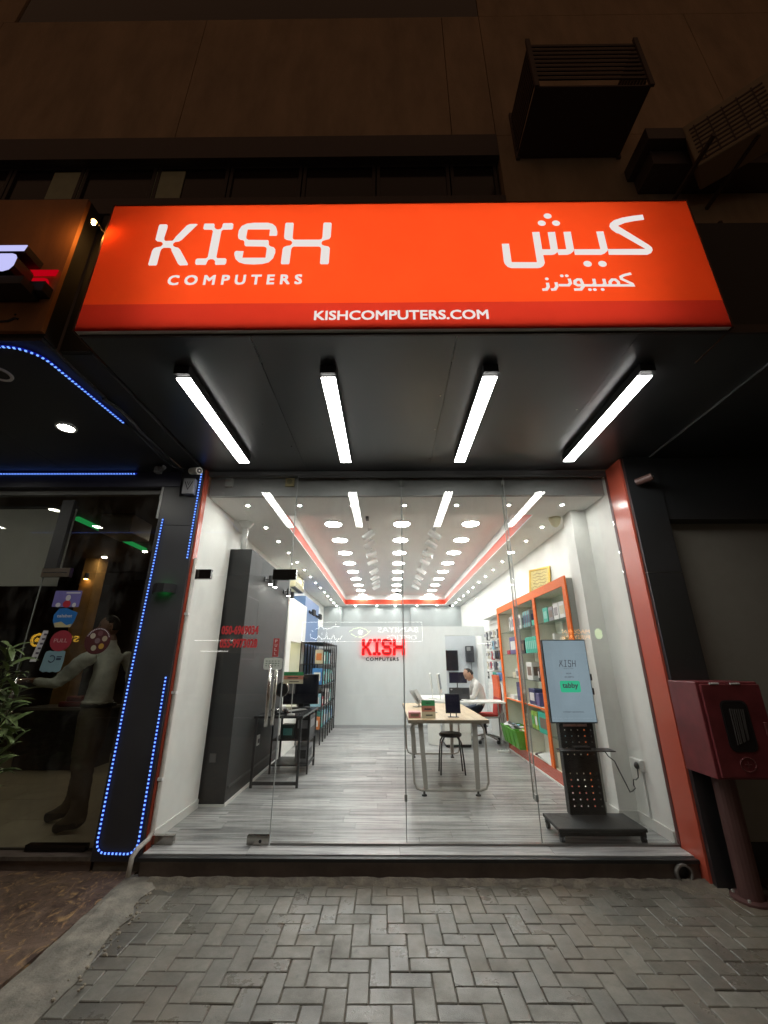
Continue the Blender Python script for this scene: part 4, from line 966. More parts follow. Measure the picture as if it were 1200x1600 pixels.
def payment_card(x, y, z, w, h, lab, rz=0.0, tilt=0.12):
    t = thing('payment_card', lab, 'tent card', (x, y, z), rz=rz)
    def f(u, v, o=0.0): return (u, v * tilt - 0.001 - o, v)
    g = G()
    a = [(-w / 2, 0.0, 0.0), (w / 2, 0.0, 0.0), (w / 2, h * tilt, h), (-w / 2, h * tilt, h)]
    b = [(-w / 2, 2 * h * tilt, 0.0), (w / 2, 2 * h * tilt, 0.0)]
    g.face(a); g.face([a[3], a[2], b[1], b[0]]); g.face([a[0], a[3], b[0]]); g.face([a[1], b[1], a[2]])
    part('card', g, gm('cream'), t, local=True)
    def strip(v0, v1, m, nm, u0=-w / 2, u1=w / 2):
        g = G(); g.face([f(u0, v0), f(u1, v0), f(u1, v1), f(u0, v1)]); return part(nm, g, m, t, local=True)
    p = strip(h * 0.68, h * 0.99, mat('card_bright_green', (0.04, 0.27, 0.10), 0.5), 'green_band')
    g = G(); text_g(g, 'tabby', lambda u, v: f(-w * 0.2 + u, h * 0.77 + v, 0.001), w * 0.4, h * 0.12, bold=0.02); part('lettering', g, BLACK, p, local=True)
    strip(h * 0.36, h * 0.675, mat('card_coral', (0.50, 0.20, 0.14), 0.5, var=0.2, vscale=8), 'coral_band')
    g = G(); g.face([f(-w * 0.3, h * 0.46, .001), f(w * 0.25, h * 0.46, .001), f(w * 0.25, h * 0.54, .001), f(-w * 0.3, h * 0.54, .001)]); g.face([f(-w * 0.2, h * 0.14, .001), f(w * 0.3, h * 0.14, .001), f(w * 0.3, h * 0.2, .001), f(-w * 0.2, h * 0.2, .001)])
    part('print', g, BLACK, t, local=True)
    return t
payment_card(-1.25, 1.72, 1.305, 0.26, 0.145, 'green, coral and cream payment card held above the narrow black desk', tilt=0.02)
g = G(); g.cyl((-1.25, 1.735, 0.945), (-1.25, 1.735, 1.32), 0.006, 8); g.cyl((-1.25, 1.735, 0.931), (-1.25, 1.735, 0.945), 0.05, 18)
single('card_stand', g, GREYMET, 'thin metal stand that holds the payment card on the black desk', 'card stand', (-1.25, 1.735, 0.93))

# ------------------------------------------------------------------ back wall sign
REDN = emit('neon_red', (1.0, 0.010, 0.015), 1.15)
ns = thing('neon_sign', 'glowing red neon word on the pale partition wall', 'neon sign', (-0.13, 6.45, 1.73))
def neon(x, z): return (-0.675 + (x + 1.69) / 1.30 * 1.085, z)
for L in (K, I, S, H):
    P = [(neon(x, 1.732 + (z - 4.112) / 0.410 * 0.372)) for x, z in L]
    g = G(); g.prism(P, lambda x, z: (x, 6.442, z), lambda x, z: (x, 6.462, z)); w = part('letter', g, mat('red_acrylic', (0.45, 0.01, 0.012), 0.4), ns)
    g = G(); g.tube([(x, 6.440, z) for x, z in P], 0.013, 6, closed=True); part('neon_tube', g, REDN, w)
    g = G(); g.tube([(x, 6.474, z) for x, z in P], 0.009, 5, closed=True); part('halo_tube', g, emit('neon_halo', (1.0, 0.012, 0.02), 6.0), w)
g = G(); text_g(g, 'COMPUTERS', lambda u, v: (-0.535 + u, 6.497, 1.600 + v), 0.80, 0.082, space=1.25, fat=0.004); single('wall_lettering', g, BLACK, 'small black capital lettering on the partition under the red neon word', 'lettering', (-0.13, 6.495, 1.6))

# ------------------------------------------------------------------ orange shelving on the right
sh_ = thing('shelving_unit', 'cream shelving unit with glossy orange front frame along the right wall', 'shelving', (2.24, 2.4, 0.15))
CRM = mat('cream_laminate', (0.78, 0.76, 0.66), 0.5)
YB = [0.84, 1.955, 2.99, 4.02]; SX0, SX1 = 2.112, 2.392
for k, y in enumerate(YB):
    g = G(); g.box(SX0 + 0.02, SX1, y - 0.009 if k else y - 0.018, y + 0.009, 0.30, 2.44); part('divider', g, CRM, sh_)
    g = G(); g.box(SX0, SX0 + 0.0195, y - 0.05, y + 0.05, 0.30, 2.44); part('orange_post', g, ORANGE2, sh_)
g = G(); g.box(SX0, SX0 + 0.0195, YB[0] - 0.05, YB[3] + 0.05, 2.4405, 2.55); part('orange_header', g, ORANGE2, sh_)
g = G(); g.box(SX0, SX0 + 0.0195, YB[0] - 0.05, YB[3] + 0.05, 0.17, 0.299); part('orange_plinth', g, ORANGE, sh_)
g = G(); g.box(SX0 - 0.012, SX0 + 0.0195, YB[0] - 0.05, YB[3] + 0.05, 0.151, 0.1695); part('base_trim', g, SK, sh_)
g = G(); g.box(SX0 + 0.02, SX1, YB[0] - 0.03, YB[3] + 0.02, 2.4405, 2.53); g.box(SX0 + 0.02, SX1 - 0.01, YB[0], YB[3], 0.28, 0.299); part('top_board', g, CRM, sh_)
g = G(); g.box(SX1 - 0.008, SX1, YB[0] + 0.01, YB[3] - 0.01, 0.30, 2.44); part('back_board', g, mat('cream_back', (0.82, 0.82, 0.75), 0.6), sh_)
g = G(); g.box(SX0 + 0.03, SX1, YB[0] - 0.037, YB[0] - 0.0185, 0.16, 2.52); part('end_panel', g, mat('grey_end_panel', (0.30, 0.30, 0.28), 0.5), sh_)
SZ = [0.30, 0.66, 0.98, 1.32, 1.70, 2.08]
for b in range(3):
    for k, z in enumerate(SZ[1:]):
        if b == 2 and k == 0: continue
        g = G(); solid = (k == 1)
        g.box(SX0 + 0.02, SX1 - 0.0085, YB[b] + 0.0095, YB[b + 1] - 0.0095, z - (0.018 if solid else 0.008), z)
        p = part('wood_shelf' if solid else 'glass_shelf', g, CRM if solid else SHELFGLASS, sh_)
        if solid:
            g = G(); g.box(SX0 + 0.002, SX0 + 0.0195, YB[b] + 0.051, YB[b + 1] - 0.051, z - 0.018, z - 0.0005); part('orange_edge', g, ORANGE2, p)
BN = ['near', 'middle', 'far']
def sg_(lab, b, lv, y0, y1, h, c, p=None, d=0.15, dz=0.0):
    goods(lab, SX0 + 0.035, SX0 + 0.035 + d, y0, y1, SZ[lv] + dz, SZ[lv] + dz + h, c, p, '-x', group='goods on the orange shelving')
sg_('turquoise box on the top shelf of the near shelving bay', 0, 5, 1.55, 1.72, 0.19, 'turquoise', 'mint')
sg_('dark grey box next to the turquoise box, top shelf of the near bay', 0, 5, 1.36, 1.52, 0.18, 'grey', 'brown')
sg_('white box on the top shelf of the near bay beside the dark grey box', 0, 5, 1.18, 1.34, 0.2, 'white', 'grey')
sg_('white box nearest the window on the top shelf', 0, 5, 0.99, 1.15, 0.2, 'white', 'cream')
sg_('tall thin white box on the upper shelf behind the black screen', 0, 4, 1.42, 1.48, 0.22, 'white')
sg_('cream box on the upper shelf at the near end', 0, 4, 1.10, 1.25, 0.16, 'cream', 'white')
sg_('black box on the middle shelf behind the black screen', 0, 3, 1.5, 1.7, 0.2, 'black', 'grey')
sg_('white carton on the middle shelf of the near bay', 0, 3, 1.2, 1.4, 0.2, 'white', 'blue')
sg_('pale blue pack leaning low in the near bay behind the stand', 0, 1, 1.6, 1.75, 0.25, 'sky', 'white')
sg_('brown cardboard box on the bottom of the near shelving bay', 0, 0, 1.66, 1.86, 0.19, 'cream', None, d=0.2)
for k in range(6): sg_('slim grey-blue book on the top shelf of the middle bay, %s from the window' % ORD[k], 1, 5, 2.28 + k * 0.055, 2.325 + k * 0.055, 0.24, 'teal' if k % 2 else 'grey', 'navy')
sg_('white box at the far end of the middle bay top shelf', 1, 5, 2.74, 2.86, 0.22, 'white', 'grey')
sg_('turquoise pack lying at the near end of the middle bay top shelf', 1, 5, 2.03, 2.22, 0.08, 'turquoise')
for k in range(7): sg_('bright green hanging pack in the middle bay, %s from the window' % ORD[k], 1, 4, 2.05 + k * 0.085, 2.125 + k * 0.085, 0.23, 'turquoise', 'mint')
sg_('black pack at the far end of the middle bay upper shelf', 1, 4, 2.70, 2.85, 0.2, 'black', 'brown')
sg_('white box with a dark picture in the middle bay', 1, 3, 2.45, 2.7, 0.25, 'white', 'brown')
sg_('black bottle-shaped pack in the middle bay beside the orange post', 1, 3, 2.05, 2.13, 0.2, 'black', 'grey')
sg_('black slim pack next to the bottle-shaped pack in the middle bay', 1, 3, 2.15, 2.21, 0.17, 'black', 'white')
sg_('blue box with a white emblem on the wooden shelf of the middle bay', 1, 2, 2.45, 2.72, 0.22, 'navy', 'white')
sg_('purple box behind the blue box on the wooden shelf', 1, 2, 2.28, 2.42, 0.17, 'purple', None)
sg_('slim pale blue box leaning at the near end of the wooden shelf', 1, 2, 2.04, 2.10, 0.25, 'sky', 'white')
sg_('large turquoise gift box with a picture in the middle bay', 1, 1, 2.02, 2.42, 0.27, 'turquoise', 'brown', d=0.05, dz=-0.02)
sg_('lime green pack left of the large turquoise gift box', 1, 1, 2.46, 2.58, 0.23, 'lime', 'white', d=0.06)
sg_('second lime green pack left of the large turquoise gift box', 1, 1, 2.60, 2.72, 0.23, 'lime', 'green', d=0.06)
sg_('white book on the top shelf of the far bay', 2, 5, 3.28, 3.34, 0.24, 'white', 'grey')
sg_('grey book next to the white book in the far bay', 2, 5, 3.36, 3.42, 0.22, 'grey', 'white')
sg_('cream box on the top shelf of the far bay', 2, 5, 3.1, 3.22, 0.25, 'white', 'purple')
sg_('violet picture box on the upper shelf of the far bay', 2, 4, 3.12, 3.50, 0.28, 'purple', 'white', d=0.06)
sg_('small red box on the upper shelf of the far bay', 2, 4, 3.56, 3.72, 0.07, 'red')
sg_('white pack on the middle shelf of the far bay', 2, 3, 3.12, 3.3, 0.15, 'white', 'grey')
sg_('crumpled white parcel on the middle shelf of the far bay', 2, 3, 3.34, 3.5, 0.09, 'cream')
sg_('tall navy box on the wooden shelf of the far bay', 2, 2, 3.10, 3.34, 0.28, 'navy', 'purple')
sg_('small white parcel on the wooden shelf of the far bay', 2, 2, 3.55, 3.78, 0.06, 'white')
# open green bins with odds and ends, at the foot of the far bay
BING = mat('green_bin_plastic', (0.10, 0.36, 0.03), 0.35)
for k in range(4):
    y0 = 3.06 + k * 0.235; y1 = y0 + 0.222
    t = thing('storage_bin', 'open green plastic bin at the foot of the shelving, %s from the window' % ORD[k], 'bin', (2.12, (y0 + y1) / 2, 0.30), 'green bins at the foot of the shelving')
    def ring(x0, x1, a, b, z): return [(x0, a, z), (x1, a, z), (x1, b, z), (x0, b, z)]
    g = G(); lo = ring(2.03, 2.31, y0 + 0.02, y1 - 0.02, 0.302); hi = ring(1.985, 2.33, y0, y1, 0.56); ih = ring(1.993, 2.322, y0 + 0.008, y1 - 0.008, 0.56); il = ring(2.038, 2.302, y0 + 0.026, y1 - 0.026, 0.312)
    vs = [[g.bm.verts.new(p) for p in r] for r in (lo, hi, ih, il)]
    g.bm.faces.new(vs[0][::-1]); g.bm.faces.new(vs[3])
    for A, B in zip(vs, vs[1:]):
        for q in range(4): g.bm.faces.new((A[q], A[(q + 1) % 4], B[(q + 1) % 4], B[q]))
    part('bin', g, BING, t)
    g = G(); g.box(1.975, 1.986, y0 - 0.004, y1 + 0.004, 0.545, 0.562); part('rim', g, BING, t)
    rb = random.Random(60 + k)
    for j in range(6):
        c = rb.choice(['white', 'grey', 'black', 'sky', 'white'] if k > 1 else ['white', 'lime', 'cream', 'grey'])
        M = Matrix.Translation((rb.uniform(2.06, 2.28), rb.uniform(y0 + 0.06, y1 - 0.06), 0.53 + rb.uniform(0, 0.05))) @ Matrix.Rotation(rb.uniform(-0.7, 0.7), 4, 'X') @ Matrix.Rotation(rb.uniform(-0.7, 0.7), 4, 'Y') @ Matrix.Rotation(rb.uniform(0, 3), 4, 'Z')
        g = G(); g.bbox(-0.06, 0.06, -0.04, 0.04, -0.012, 0.012, 0.004, M, seg=1)
        single('packet', g, gm(c), '%s packet lying in the %s green bin, %s of the pile' % (c, ORD[k], ORD[j]), 'packet', (2.15, (y0 + y1) / 2, 0.55), 'packets in the green bins')
g = G()
for k in range(9):
    M = Matrix.Translation((2.2, 2.45 + 0.05 * k * 0.6, 0.325)) @ Matrix.Rotation(k * 0.9, 4, 'Z') @ Matrix.Rotation(0.3 * math.sin(k * 2), 4, 'X')
    g.ell((0, 0, 0), 0.09, 0.04, 0.02, 7, 5, M)
single('crumpled_bag', g, mat('dark_bag', (0.07, 0.055, 0.05), 0.4), 'crumpled dark plastic bag on the bottom of the middle bay', 'bag', (2.2, 2.55, 0.305))
g = G(); M = Matrix.Translation((2.19, 2.22, 0.345)) @ Matrix.Rotation(0.35, 4, 'X') @ Matrix.Rotation(0.3, 4, 'Z'); g.box(-0.10, 0.10, -0.14, 0.14, -0.006, 0.006, M)
single('paper_stack', g, gm('white'), 'white papers leaning on the crumpled bag, bottom of the middle bay', 'papers', (2.19, 2.22, 0.31))
# gilt frame on top of the shelving
gf = thing('gilt_frame', 'gold framed golden script panel leaning on top of the orange shelving', 'picture frame', (2.25, 2.0, 2.55), rz=R(-58))
GOLD = mat('gilt', (0.55, 0.36, 0.08), 0.35, metal=0.7)
Mf = Matrix.Rotation(R(-9), 4, 'X')
for (a, b, c, d) in ((-0.19, -0.16, 0.0, 0.36), (0.16, 0.19, 0.0, 0.36), (-0.16, 0.16, 0.0, 0.03), (-0.16, 0.16, 0.33, 0.36)):
    g = G(); g.box(a, b, -0.014, 0.014, c + 0.003, d, Mf); part('moulding', g, GOLD, gf, local=True)
g = G(); g.box(-0.16, 0.16, -0.003, 0.006, 0.03, 0.33, Mf); w = part('panel', g, mat('gold_panel', (0.62, 0.50, 0.20), 0.4, var=0.25, vscale=30), gf, local=True)
g = G()
for k in range(5): ribbon(g, [(-0.12 + 0.24 * q / 6, 0.08 + k * 0.05 + 0.012 * math.sin(q * 2.1 + k)) for q in range(7)], 0.006, lambda x, z: tuple(Mf @ Vector((x, -0.0045, z))))
part('script', g, mat('brown_ink', (0.16, 0.09, 0.03), 0.5), w, local=True)

# slatwall with hanging accessories, white cabinet below
sw = thing('slatwall', 'white slatwall hung with small accessory packs beyond the shelving', 'slatwall', (2.3, 4.85, 1.2))
g = G(); g.box(2.36, 2.398, 4.06, 5.75, 1.16, 2.50); part('backing', g, NW, sw)
for k in range(13):
    z = 1.20 + k * 0.098
    g = G(); g.box(2.346, 2.3595, 4.06, 5.75, z, z + 0.084); part('slat', g, NW, sw)
g = G(); g.box(2.20, 2.359, 4.055, 5.75, 2.49, 2.51); part('top_board', g, NW, sw)
PAL = [['black', 'white', 'black', 'white', 'cream', 'white', 'grey', 'white', 'black', 'white'], ['white', 'black', 'grey', 'white', 'grey', 'sky', 'white', 'white', 'grey', 'white'],
       ['white', 'grey', 'black', 'black', 'black', 'white', 'red', 'white', 'cream', 'white'], ['white', 'grey', 'sky', 'white', 'black', 'grey', 'white', 'red', 'white', 'cream'],
       ['white', 'blue', 'blue', 'blue', 'sky', 'turquoise', 'turquoise', 'white', 'white', 'black']]
for r_ in range(5):
    zt = 2.20 - r_ * 0.205
    for k in range(10):
        y = 4.16 + k * 0.155; c = PAL[r_][k]; h = rg.uniform(0.13, 0.18)
        t = thing('accessory_pack', '%s accessory pack on the slatwall, %s row from the top, %s from the shelving' % ({'sky': 'pale blue', 'cream': 'cream'}.get(c, c), ORD[r_], ORD[k]), 'pack', (2.25, y, zt), 'accessory packs on the slatwall')
        g = G(); g.cyl((2.346, y, zt), (2.17, y, zt), 0.003, 6); part('hook', g, GREYMET, t)
        g = G(); g.bbox(2.19, 2.25, y - 0.05, y + 0.05, zt - h, zt - 0.004, 0.006, seg=1); part('pack', g, gm(c), t)
        g = G(); g.box(2.1885, 2.1898, y - 0.035, y + 0.035, zt - h * 0.62, zt - h * 0.2); part('printed_panel', g, gm(rg.choice(['grey', 'black', 'white', 'navy'])), t)
wcab = thing('white_cabinet', 'low white cabinet under the slatwall behind the red chair', 'cabinet', (2.2, 4.8, 0.15))
g = G(); g.bbox(2.215, 2.398, 4.06, 5.70, 0.152, 1.15, 0.006); part('body', g, NW, wcab)
for k in range(3):
    y0 = 4.075 + k * 0.54
    g = G(); g.box(2.203, 2.2145, y0, y0 + 0.53, 0.17, 1.14); p = part('door', g, NW, wcab)
    g = G(); g.box(2.197, 2.2025, y0 + 0.46, y0 + 0.475, 1.04, 1.10); part('handle', g, GREYMET, p)

# ------------------------------------------------------------------ display stand with the lit portrait screen
ks = thing('display_stand', 'black rolling stand with a tall lit advertising screen behind the glass', 'display stand', (1.8, 0.2, 0.15))
g = G(); g.bbox(1.425, 2.165, -0.0 + 0.012, 0.40, 0.235, 0.262, 0.004, seg=1); part('base_plate', g, BLACKM, ks)
g = G(); g.box(1.47, 2.13, 0.045, 0.37, 0.20, 0.2345); part('base_box', g, BLACKM, ks)
for (x, y) in ((1.455, 0.045), (2.135, 0.045), (1.455, 0.37), (2.135, 0.37)):
    g = G(); g.box(x - 0.02, x + 0.02, y - 0.018, y + 0.018, 0.195, 0.2345); c = part('caster', g, BLACKM, ks)
    g = G(); g.cyl((x - 0.014, y, 0.178), (x + 0.014, y, 0.178), 0.027, 14); part('wheel', g, BLACK, c)
holes = []
g = G(); x0, x1, yf = 1.665, 1.985, 0.345
# pegboard column: a sheet with square punched holes
xs_ = [x0]; zs_ = [0.2625]
hx = [1.71 + k * 0.0625 for k in range(5)]
hz = [z for z in [0.33 + k * 0.052 for k in range(13)] if not (0.60 < z < 0.70)]
for h in hx: xs_ += [h - 0.005, h + 0.005]
for h in hz: zs_ += [h - 0.005, h + 0.005]
xs_.append(x1); zs_.append(1.10)
hs = set()
for i in range(len(xs_) - 1):
    for j in range(len(zs_) - 1):
        if i % 2 == 1 and j % 2 == 1 and i < len(xs_) - 1 and j < len(zs_) - 1: continue
        g.face([(xs_[i], yf, zs_[j]), (xs_[i + 1], yf, zs_[j]), (xs_[i + 1], yf, zs_[j + 1]), (xs_[i], yf, zs_[j + 1])])
part('pegboard', g, BLACKM, ks)
g = G(); g.box(x0 - 0.003, x0 - 0.0002, yf, yf + 0.075, 0.2625, 1.10); g.box(x1 + 0.0002, x1 + 0.003, yf, yf + 0.075, 0.2625, 1.10); part('side_flange', g, BLACKM, ks)
g = G(); g.box(1.60, 2.10, 0.20, 0.344, 0.792, 0.800); part('tray', g, BLACKM, ks)
g = G(); g.bbox(1.75, 1.90, 0.25, 0.33, 0.8005, 0.825, 0.004, seg=1); single('media_player', g, BLACK, 'flat black box lying on the tray of the screen stand', 'media player', (1.83, 0.29, 0.80))
g = G(); g.bbox(1.571, 2.016, 0.285, 0.335, 1.018, 1.787, 0.005, seg=1); scn = part('screen_housing', g, BLACK, ks)
LCD = emit('lcd_grey_blue', (0.25, 0.32, 0.37), 0.9, var=0.12, vscale=2.0)
g = G(); g.box(1.580, 2.007, 0.2815, 0.2845, 1.030, 1.778); part('screen', g, LCD, scn)
INK = emit('lcd_ink', (0.06, 0.06, 0.075), 1.0)
def on_lcd(x, z): return (x, 0.2795, z)
g = G()
for st_k in ([(0, 0), (0.006, 0.02), (0.016, 0.026), (0.010, 0.033), (0.013, 0.056)], [(0.016, 0.026), (0.030, 0.056)], [(0.016, 0.026), (0.033, 0.0)], [(0.046, 0.055), (0.066, 0.055)], [(0.042, 0.001), (0.062, 0.001)], [(0.056, 0.054), (0.052, 0.002)],
             [(0.102, 0.044), (0.100, 0.055), (0.082, 0.055), (0.080, 0.03), (0.098, 0.027), (0.097, 0.001), (0.078, 0.001), (0.077, 0.012)], [(0.112, 0), (0.116, 0.056)], [(0.136, 0), (0.140, 0.056)], [(0.114, 0.028), (0.138, 0.028)]):
    ribbon(g, [(1.718 + a * 1.18, 1.528 + b * 1.1) for a, b in st_k], 0.0062, on_lcd)
text_g(g, 'COMPUTERS', lambda u, v: on_lcd(1.752 + u, 1.508 + v), 0.10, 0.010, space=1.5)
text_g(g, 'NOW', lambda u, v: on_lcd(1.777 + u, 1.457 + v), 0.05, 0.015, bold=0.005)
text_g(g, 'ACCEPTS', lambda u, v: on_lcd(1.755 + u, 1.425 + v), 0.09, 0.015, bold=0.005)
text_g(g, '4 INTEREST-FREE PAYMENTS', lambda u, v: on_lcd(1.695 + u, 1.112 + v), 0.20, 0.012)
part('screen_lettering', g, INK, scn)
g = G(); g.face([(x, 0.2796, z) for x, z in rrect(1.700, 1.898, 1.292, 1.398, 0.018)]); w = part('green_badge', g, emit('lcd_green', (0.045, 0.45, 0.25), 1.0), scn)
g = G(); text_g(g, 'tabby', lambda u, v: (1.722 + u, 0.2788, 1.318 + v), 0.154, 0.062, fat=0.0014); part('screen_lettering', g, INK, scn)
g = G(); g.box(1.70, 1.93, 0.3405, 0.3445, 0.985, 1.008); part('label_strip', g, mat('pink_grey_label', (0.55, 0.40, 0.38), 0.5, var=0.4, vscale=25), ks)
for z in (1.43, 1.30):
    g = G(); g.box(2.017, 2.035, 0.30, 0.33, z - 0.03, z + 0.03); part('side_clip', g, BLACK, scn)
# cable from the tray to the socket, socket, conduit
g = G(); g.tube([(2.04, 0.30, 0.788), (2.07, 0.30, 0.74), (2.12, 0.30, 0.70), (2.15, 0.30, 0.62), (2.19, 0.30, 0.52), (2.22, 0.31, 0.45), (2.25, 0.32, 0.455), (2.285, 0.33, 0.475), (2.275, 0.33, 0.50), (2.285, 0.335, 0.545), (2.31, 0.34, 0.54), (2.335, 0.34, 0.56), (2.342, 0.345, 0.60), (2.345, 0.345, 0.64)], 0.005, 6)
single('power_cable', g, BLACK, 'thin black power cable looping from the screen stand to the socket', 'cable', (2.2, 0.33, 0.6), smooth=True)
sk_ = thing('wall_socket', 'white surface-mounted double socket on the right wall with a black plug', 'socket', (2.44, 0.42, 0.6))
g = G(); g.bbox(2.352, 2.3915, 0.30, 0.47, 0.61, 0.705, 0.004, seg=1); part('plate', g, WPLAS, sk_)
g = G(); g.ell((2.342, 0.345, 0.655), 0.022, 0.028, 0.03, 12, 8); part('plug', g, BLACK, sk_, smooth=True)
g = G(); g.box(2.374, 2.3915, 0.332, 0.356, 0.241, 0.608); single('conduit', g, WPLAS, 'white cable trunking running down from the socket to the skirting', 'trunking', (2.45, 0.384, 0.24))

# ------------------------------------------------------------------ wooden table, stool and what stands on it
WOODT = streak_mat('pale_oak', (0.42, 0.30, 0.165), (0.62, 0.48, 0.29), (6.0, 0.8, 1.0), 3.0, 0.4, rand=0.0)
tb = thing('table', 'long pale oak table on grey looped metal legs in the middle of the shop', 'table', (0.72, 2.35, 0.15))
g = G(); g.box(0.243, 1.190, 1.27, 3.42, 0.895, 0.93); part('tabletop', g, WOODT, tb)
g = G(); g.box(0.241, 1.192, 1.266, 1.2695, 0.893, 0.929); g.box(0.2395, 0.2425, 1.27, 3.42, 0.893, 0.929); part('edge_band', g, mat('grey_brown_edge', (0.20, 0.17, 0.13), 0.5), tb)
LEGM = mat('beige_grey_metal', (0.40, 0.385, 0.35), 0.4)
for y in (1.34, 3.34):
    for (xt, xb) in ((0.385, 0.43), (1.03, 1.02)):
        g = G(); a = [(xt - 0.03, y - 0.012, 0.894), (xt + 0.03, y - 0.012, 0.894), (xt + 0.03, y + 0.012, 0.894), (xt - 0.03, y + 0.012, 0.894)]
        b = [(xb - 0.025, y - 0.012, 0.215), (xb + 0.025, y - 0.012, 0.215), (xb + 0.025, y + 0.012, 0.215), (xb - 0.025, y + 0.012, 0.215)]
        va = [g.bm.verts.new(p) for p in a]; vb = [g.bm.verts.new(p) for p in b]
        g.bm.faces.new(va); g.bm.faces.new(vb[::-1])
        for k in range(4): g.bm.faces.new((va[k], va[(k + 1) % 4], vb[(k + 1) % 4], vb[k]))
        part('leg', g, LEGM, tb)
    loop = [(0.36, 0.885), (0.30, 0.875), (0.272, 0.83)] + [(0.282 + 0.012 * k / 6, 0.83 - 0.5 * k / 6) for k in range(1, 6)] + [(0.30, 0.28), (0.325, 0.222), (0.38, 0.203), (1.05, 0.203), (1.115, 0.222), (1.145, 0.28)] + [(1.145 + 0.0 * k, 0.28 + 0.55 * k / 6) for k in range(1, 6)] + [(1.135, 0.83), (1.105, 0.875), (1.05, 0.885)]
    g = G(); g.tube([(x, y, z) for x, z in loop], 0.013, 8); part('loop_frame', g, LEGM, tb, smooth=True)
    for x in (0.41, 1.02):
        g = G(); g.lathe([(0.03, 0.0), (0.03, 0.012), (0.012, 0.02), (0.012, 0.052)], (x, y, 0.151), 14); part('foot', g, BLACK, tb)
so = thing('stool', 'round black stool with four thin legs under the wooden table', 'stool', (0.87, 2.35, 0.15))
g = G(); g.lathe([(0.0, 0), (0.145, 0.0), (0.158, 0.012), (0.158, 0.03), (0.14, 0.045), (0.0, 0.05)][1:5], (0.87, 2.35, 0.60), 24); part('seat', g, BLACK, so)
for a in (35, 145, 215, 325):
    c, s = math.cos(R(a)), math.sin(R(a))
    g = G(); g.tube([(0.87 + 0.11 * c, 2.35 + 0.11 * s, 0.60), (0.87 + 0.16 * c, 2.35 + 0.16 * s, 0.54), (0.87 + 0.185 * c, 2.35 + 0.185 * s, 0.35), (0.87 + 0.20 * c, 2.35 + 0.20 * s, 0.152)], 0.010, 8); part('leg', g, BLACKM, so, smooth=True)
payment_card(0.495, 1.42, 0.9305, 0.165, 0.20, 'green, coral and cream payment tent card on the wooden table', tilt=0.15)
goods('flat pinkish-brown box lying at the left front of the wooden table', 0.255, 0.40, 1.44, 1.62, 0.9305, 0.995, 'pink', 'brown', 'y')
tl = thing('tablet', 'black tablet screen on a small metal stand at the front of the wooden table', 'tablet', (0.81, 1.52, 0.93), rz=R(-2))
Mt = Matrix.Rotation(R(-10), 4, 'X')
g = G(); g.bbox(-0.093, 0.093, -0.008, 0.006, 0.045, 0.27, 0.004, Mt, seg=1); part('housing', g, BLACK, tl, local=True)
g = G(); g.box(-0.084, 0.084, -0.0105, -0.0085, 0.056, 0.26, Mt); part('screen', g, mat('navy_screen', (0.010, 0.011, 0.028), 0.2), tl, local=True)
g = G(); g.box(-0.04, -0.03, -0.012, 0.01, 0.001, 0.06); g.box(0.03, 0.04, -0.012, 0.01, 0.001, 0.06); g.box(-0.065, 0.065, -0.02, 0.06, 0.0008, 0.006); part('stand', g, BLACKM, tl, local=True)
for k, (x, y) in enumerate(((0.50, 2.75), (0.57, 2.85))):
    lt = thing('laptop', 'thin pale laptop held steeply on a stand, %s of two on the wooden table' % ('left' if k == 0 else 'right'), 'laptop', (x, y, 0.93), 'laptops on stands on the wooden table', rz=R(78))
    M1 = Matrix.Rotation(R(35), 4, 'X')
    g = G(); g.box(-0.15, 0.15, -0.004, 0.004, 0.06, 0.28, Matrix.Rotation(R(-32), 4, 'X')); part('lid', g, mat('laptop_grey', (0.45, 0.45, 0.44), 0.35, metal=0.3), lt, local=True)
    g = G(); g.box(-0.02, 0.02, -0.09, 0.12, 0.0008, 0.008); g.box(-0.02, 0.02, 0.02, 0.035, 0.008, 0.10); part('stand', g, GREYMET, lt, local=True)
pn = G(); pn.cyl((0.56, 1.95, 0.938), (0.66, 1.97, 0.938), 0.005, 8); single('pen', pn, GREYMET, 'grey pen lying on the wooden table near the tent card', 'pen', (0.61, 1.96, 0.93))

# ------------------------------------------------------------------ white desk, computers, chair
wd = thing('white_desk', 'white curved corner desk with a slim steel leg where the man works', 'desk', (1.4, 4.4, 0.15))
outl = [(2.12, 3.98), (2.12, 4.52), (1.45, 4.60), (1.25, 4.75), (1.18, 5.6), (0.66, 5.6), (0.66, 4.6), (0.70, 4.38), (0.82, 4.2), (1.05, 4.1), (1.5, 4.02)]
g = G(); g.prism(outl, lambda x, y: (x, y, 0.875), lambda x, y: (x, y, 0.90)); part('top', g, NW, wd)
g = G(); g.prism([(0.74, 4.5), (0.80, 4.36), (0.95, 4.25), (0.96, 4.265), (0.815, 4.37), (0.755, 4.505)], lambda x, y: (x, y, 0.16), lambda x, y: (x, y, 0.874)); part('curved_panel', g, NW, wd)
for (x, y) in ((2.09, 4.01), (2.09, 4.49)):
    g = G(); g.cyl((x, y, 0.152), (x, y, 0.874), 0.016, 10); part('leg', g, GREYMET, wd)
g = G(); g.cyl((2.09, 4.01, 0.25), (2.09, 4.49, 0.75), 0.006, 6); g.cyl((2.09, 4.49, 0.25), (2.09, 4.01, 0.75), 0.006, 6); part('brace', g, GREYMET, wd)
pdl = thing('drawer_pedestal', 'white drawer pedestal under the front edge of the white desk', 'drawer pedestal', (1.25, 4.35, 0.15))
g = G(); g.bbox(1.02, 1.48, 4.12, 4.58, 0.20, 0.74, 0.006, seg=1); part('body', g, NW, pdl)
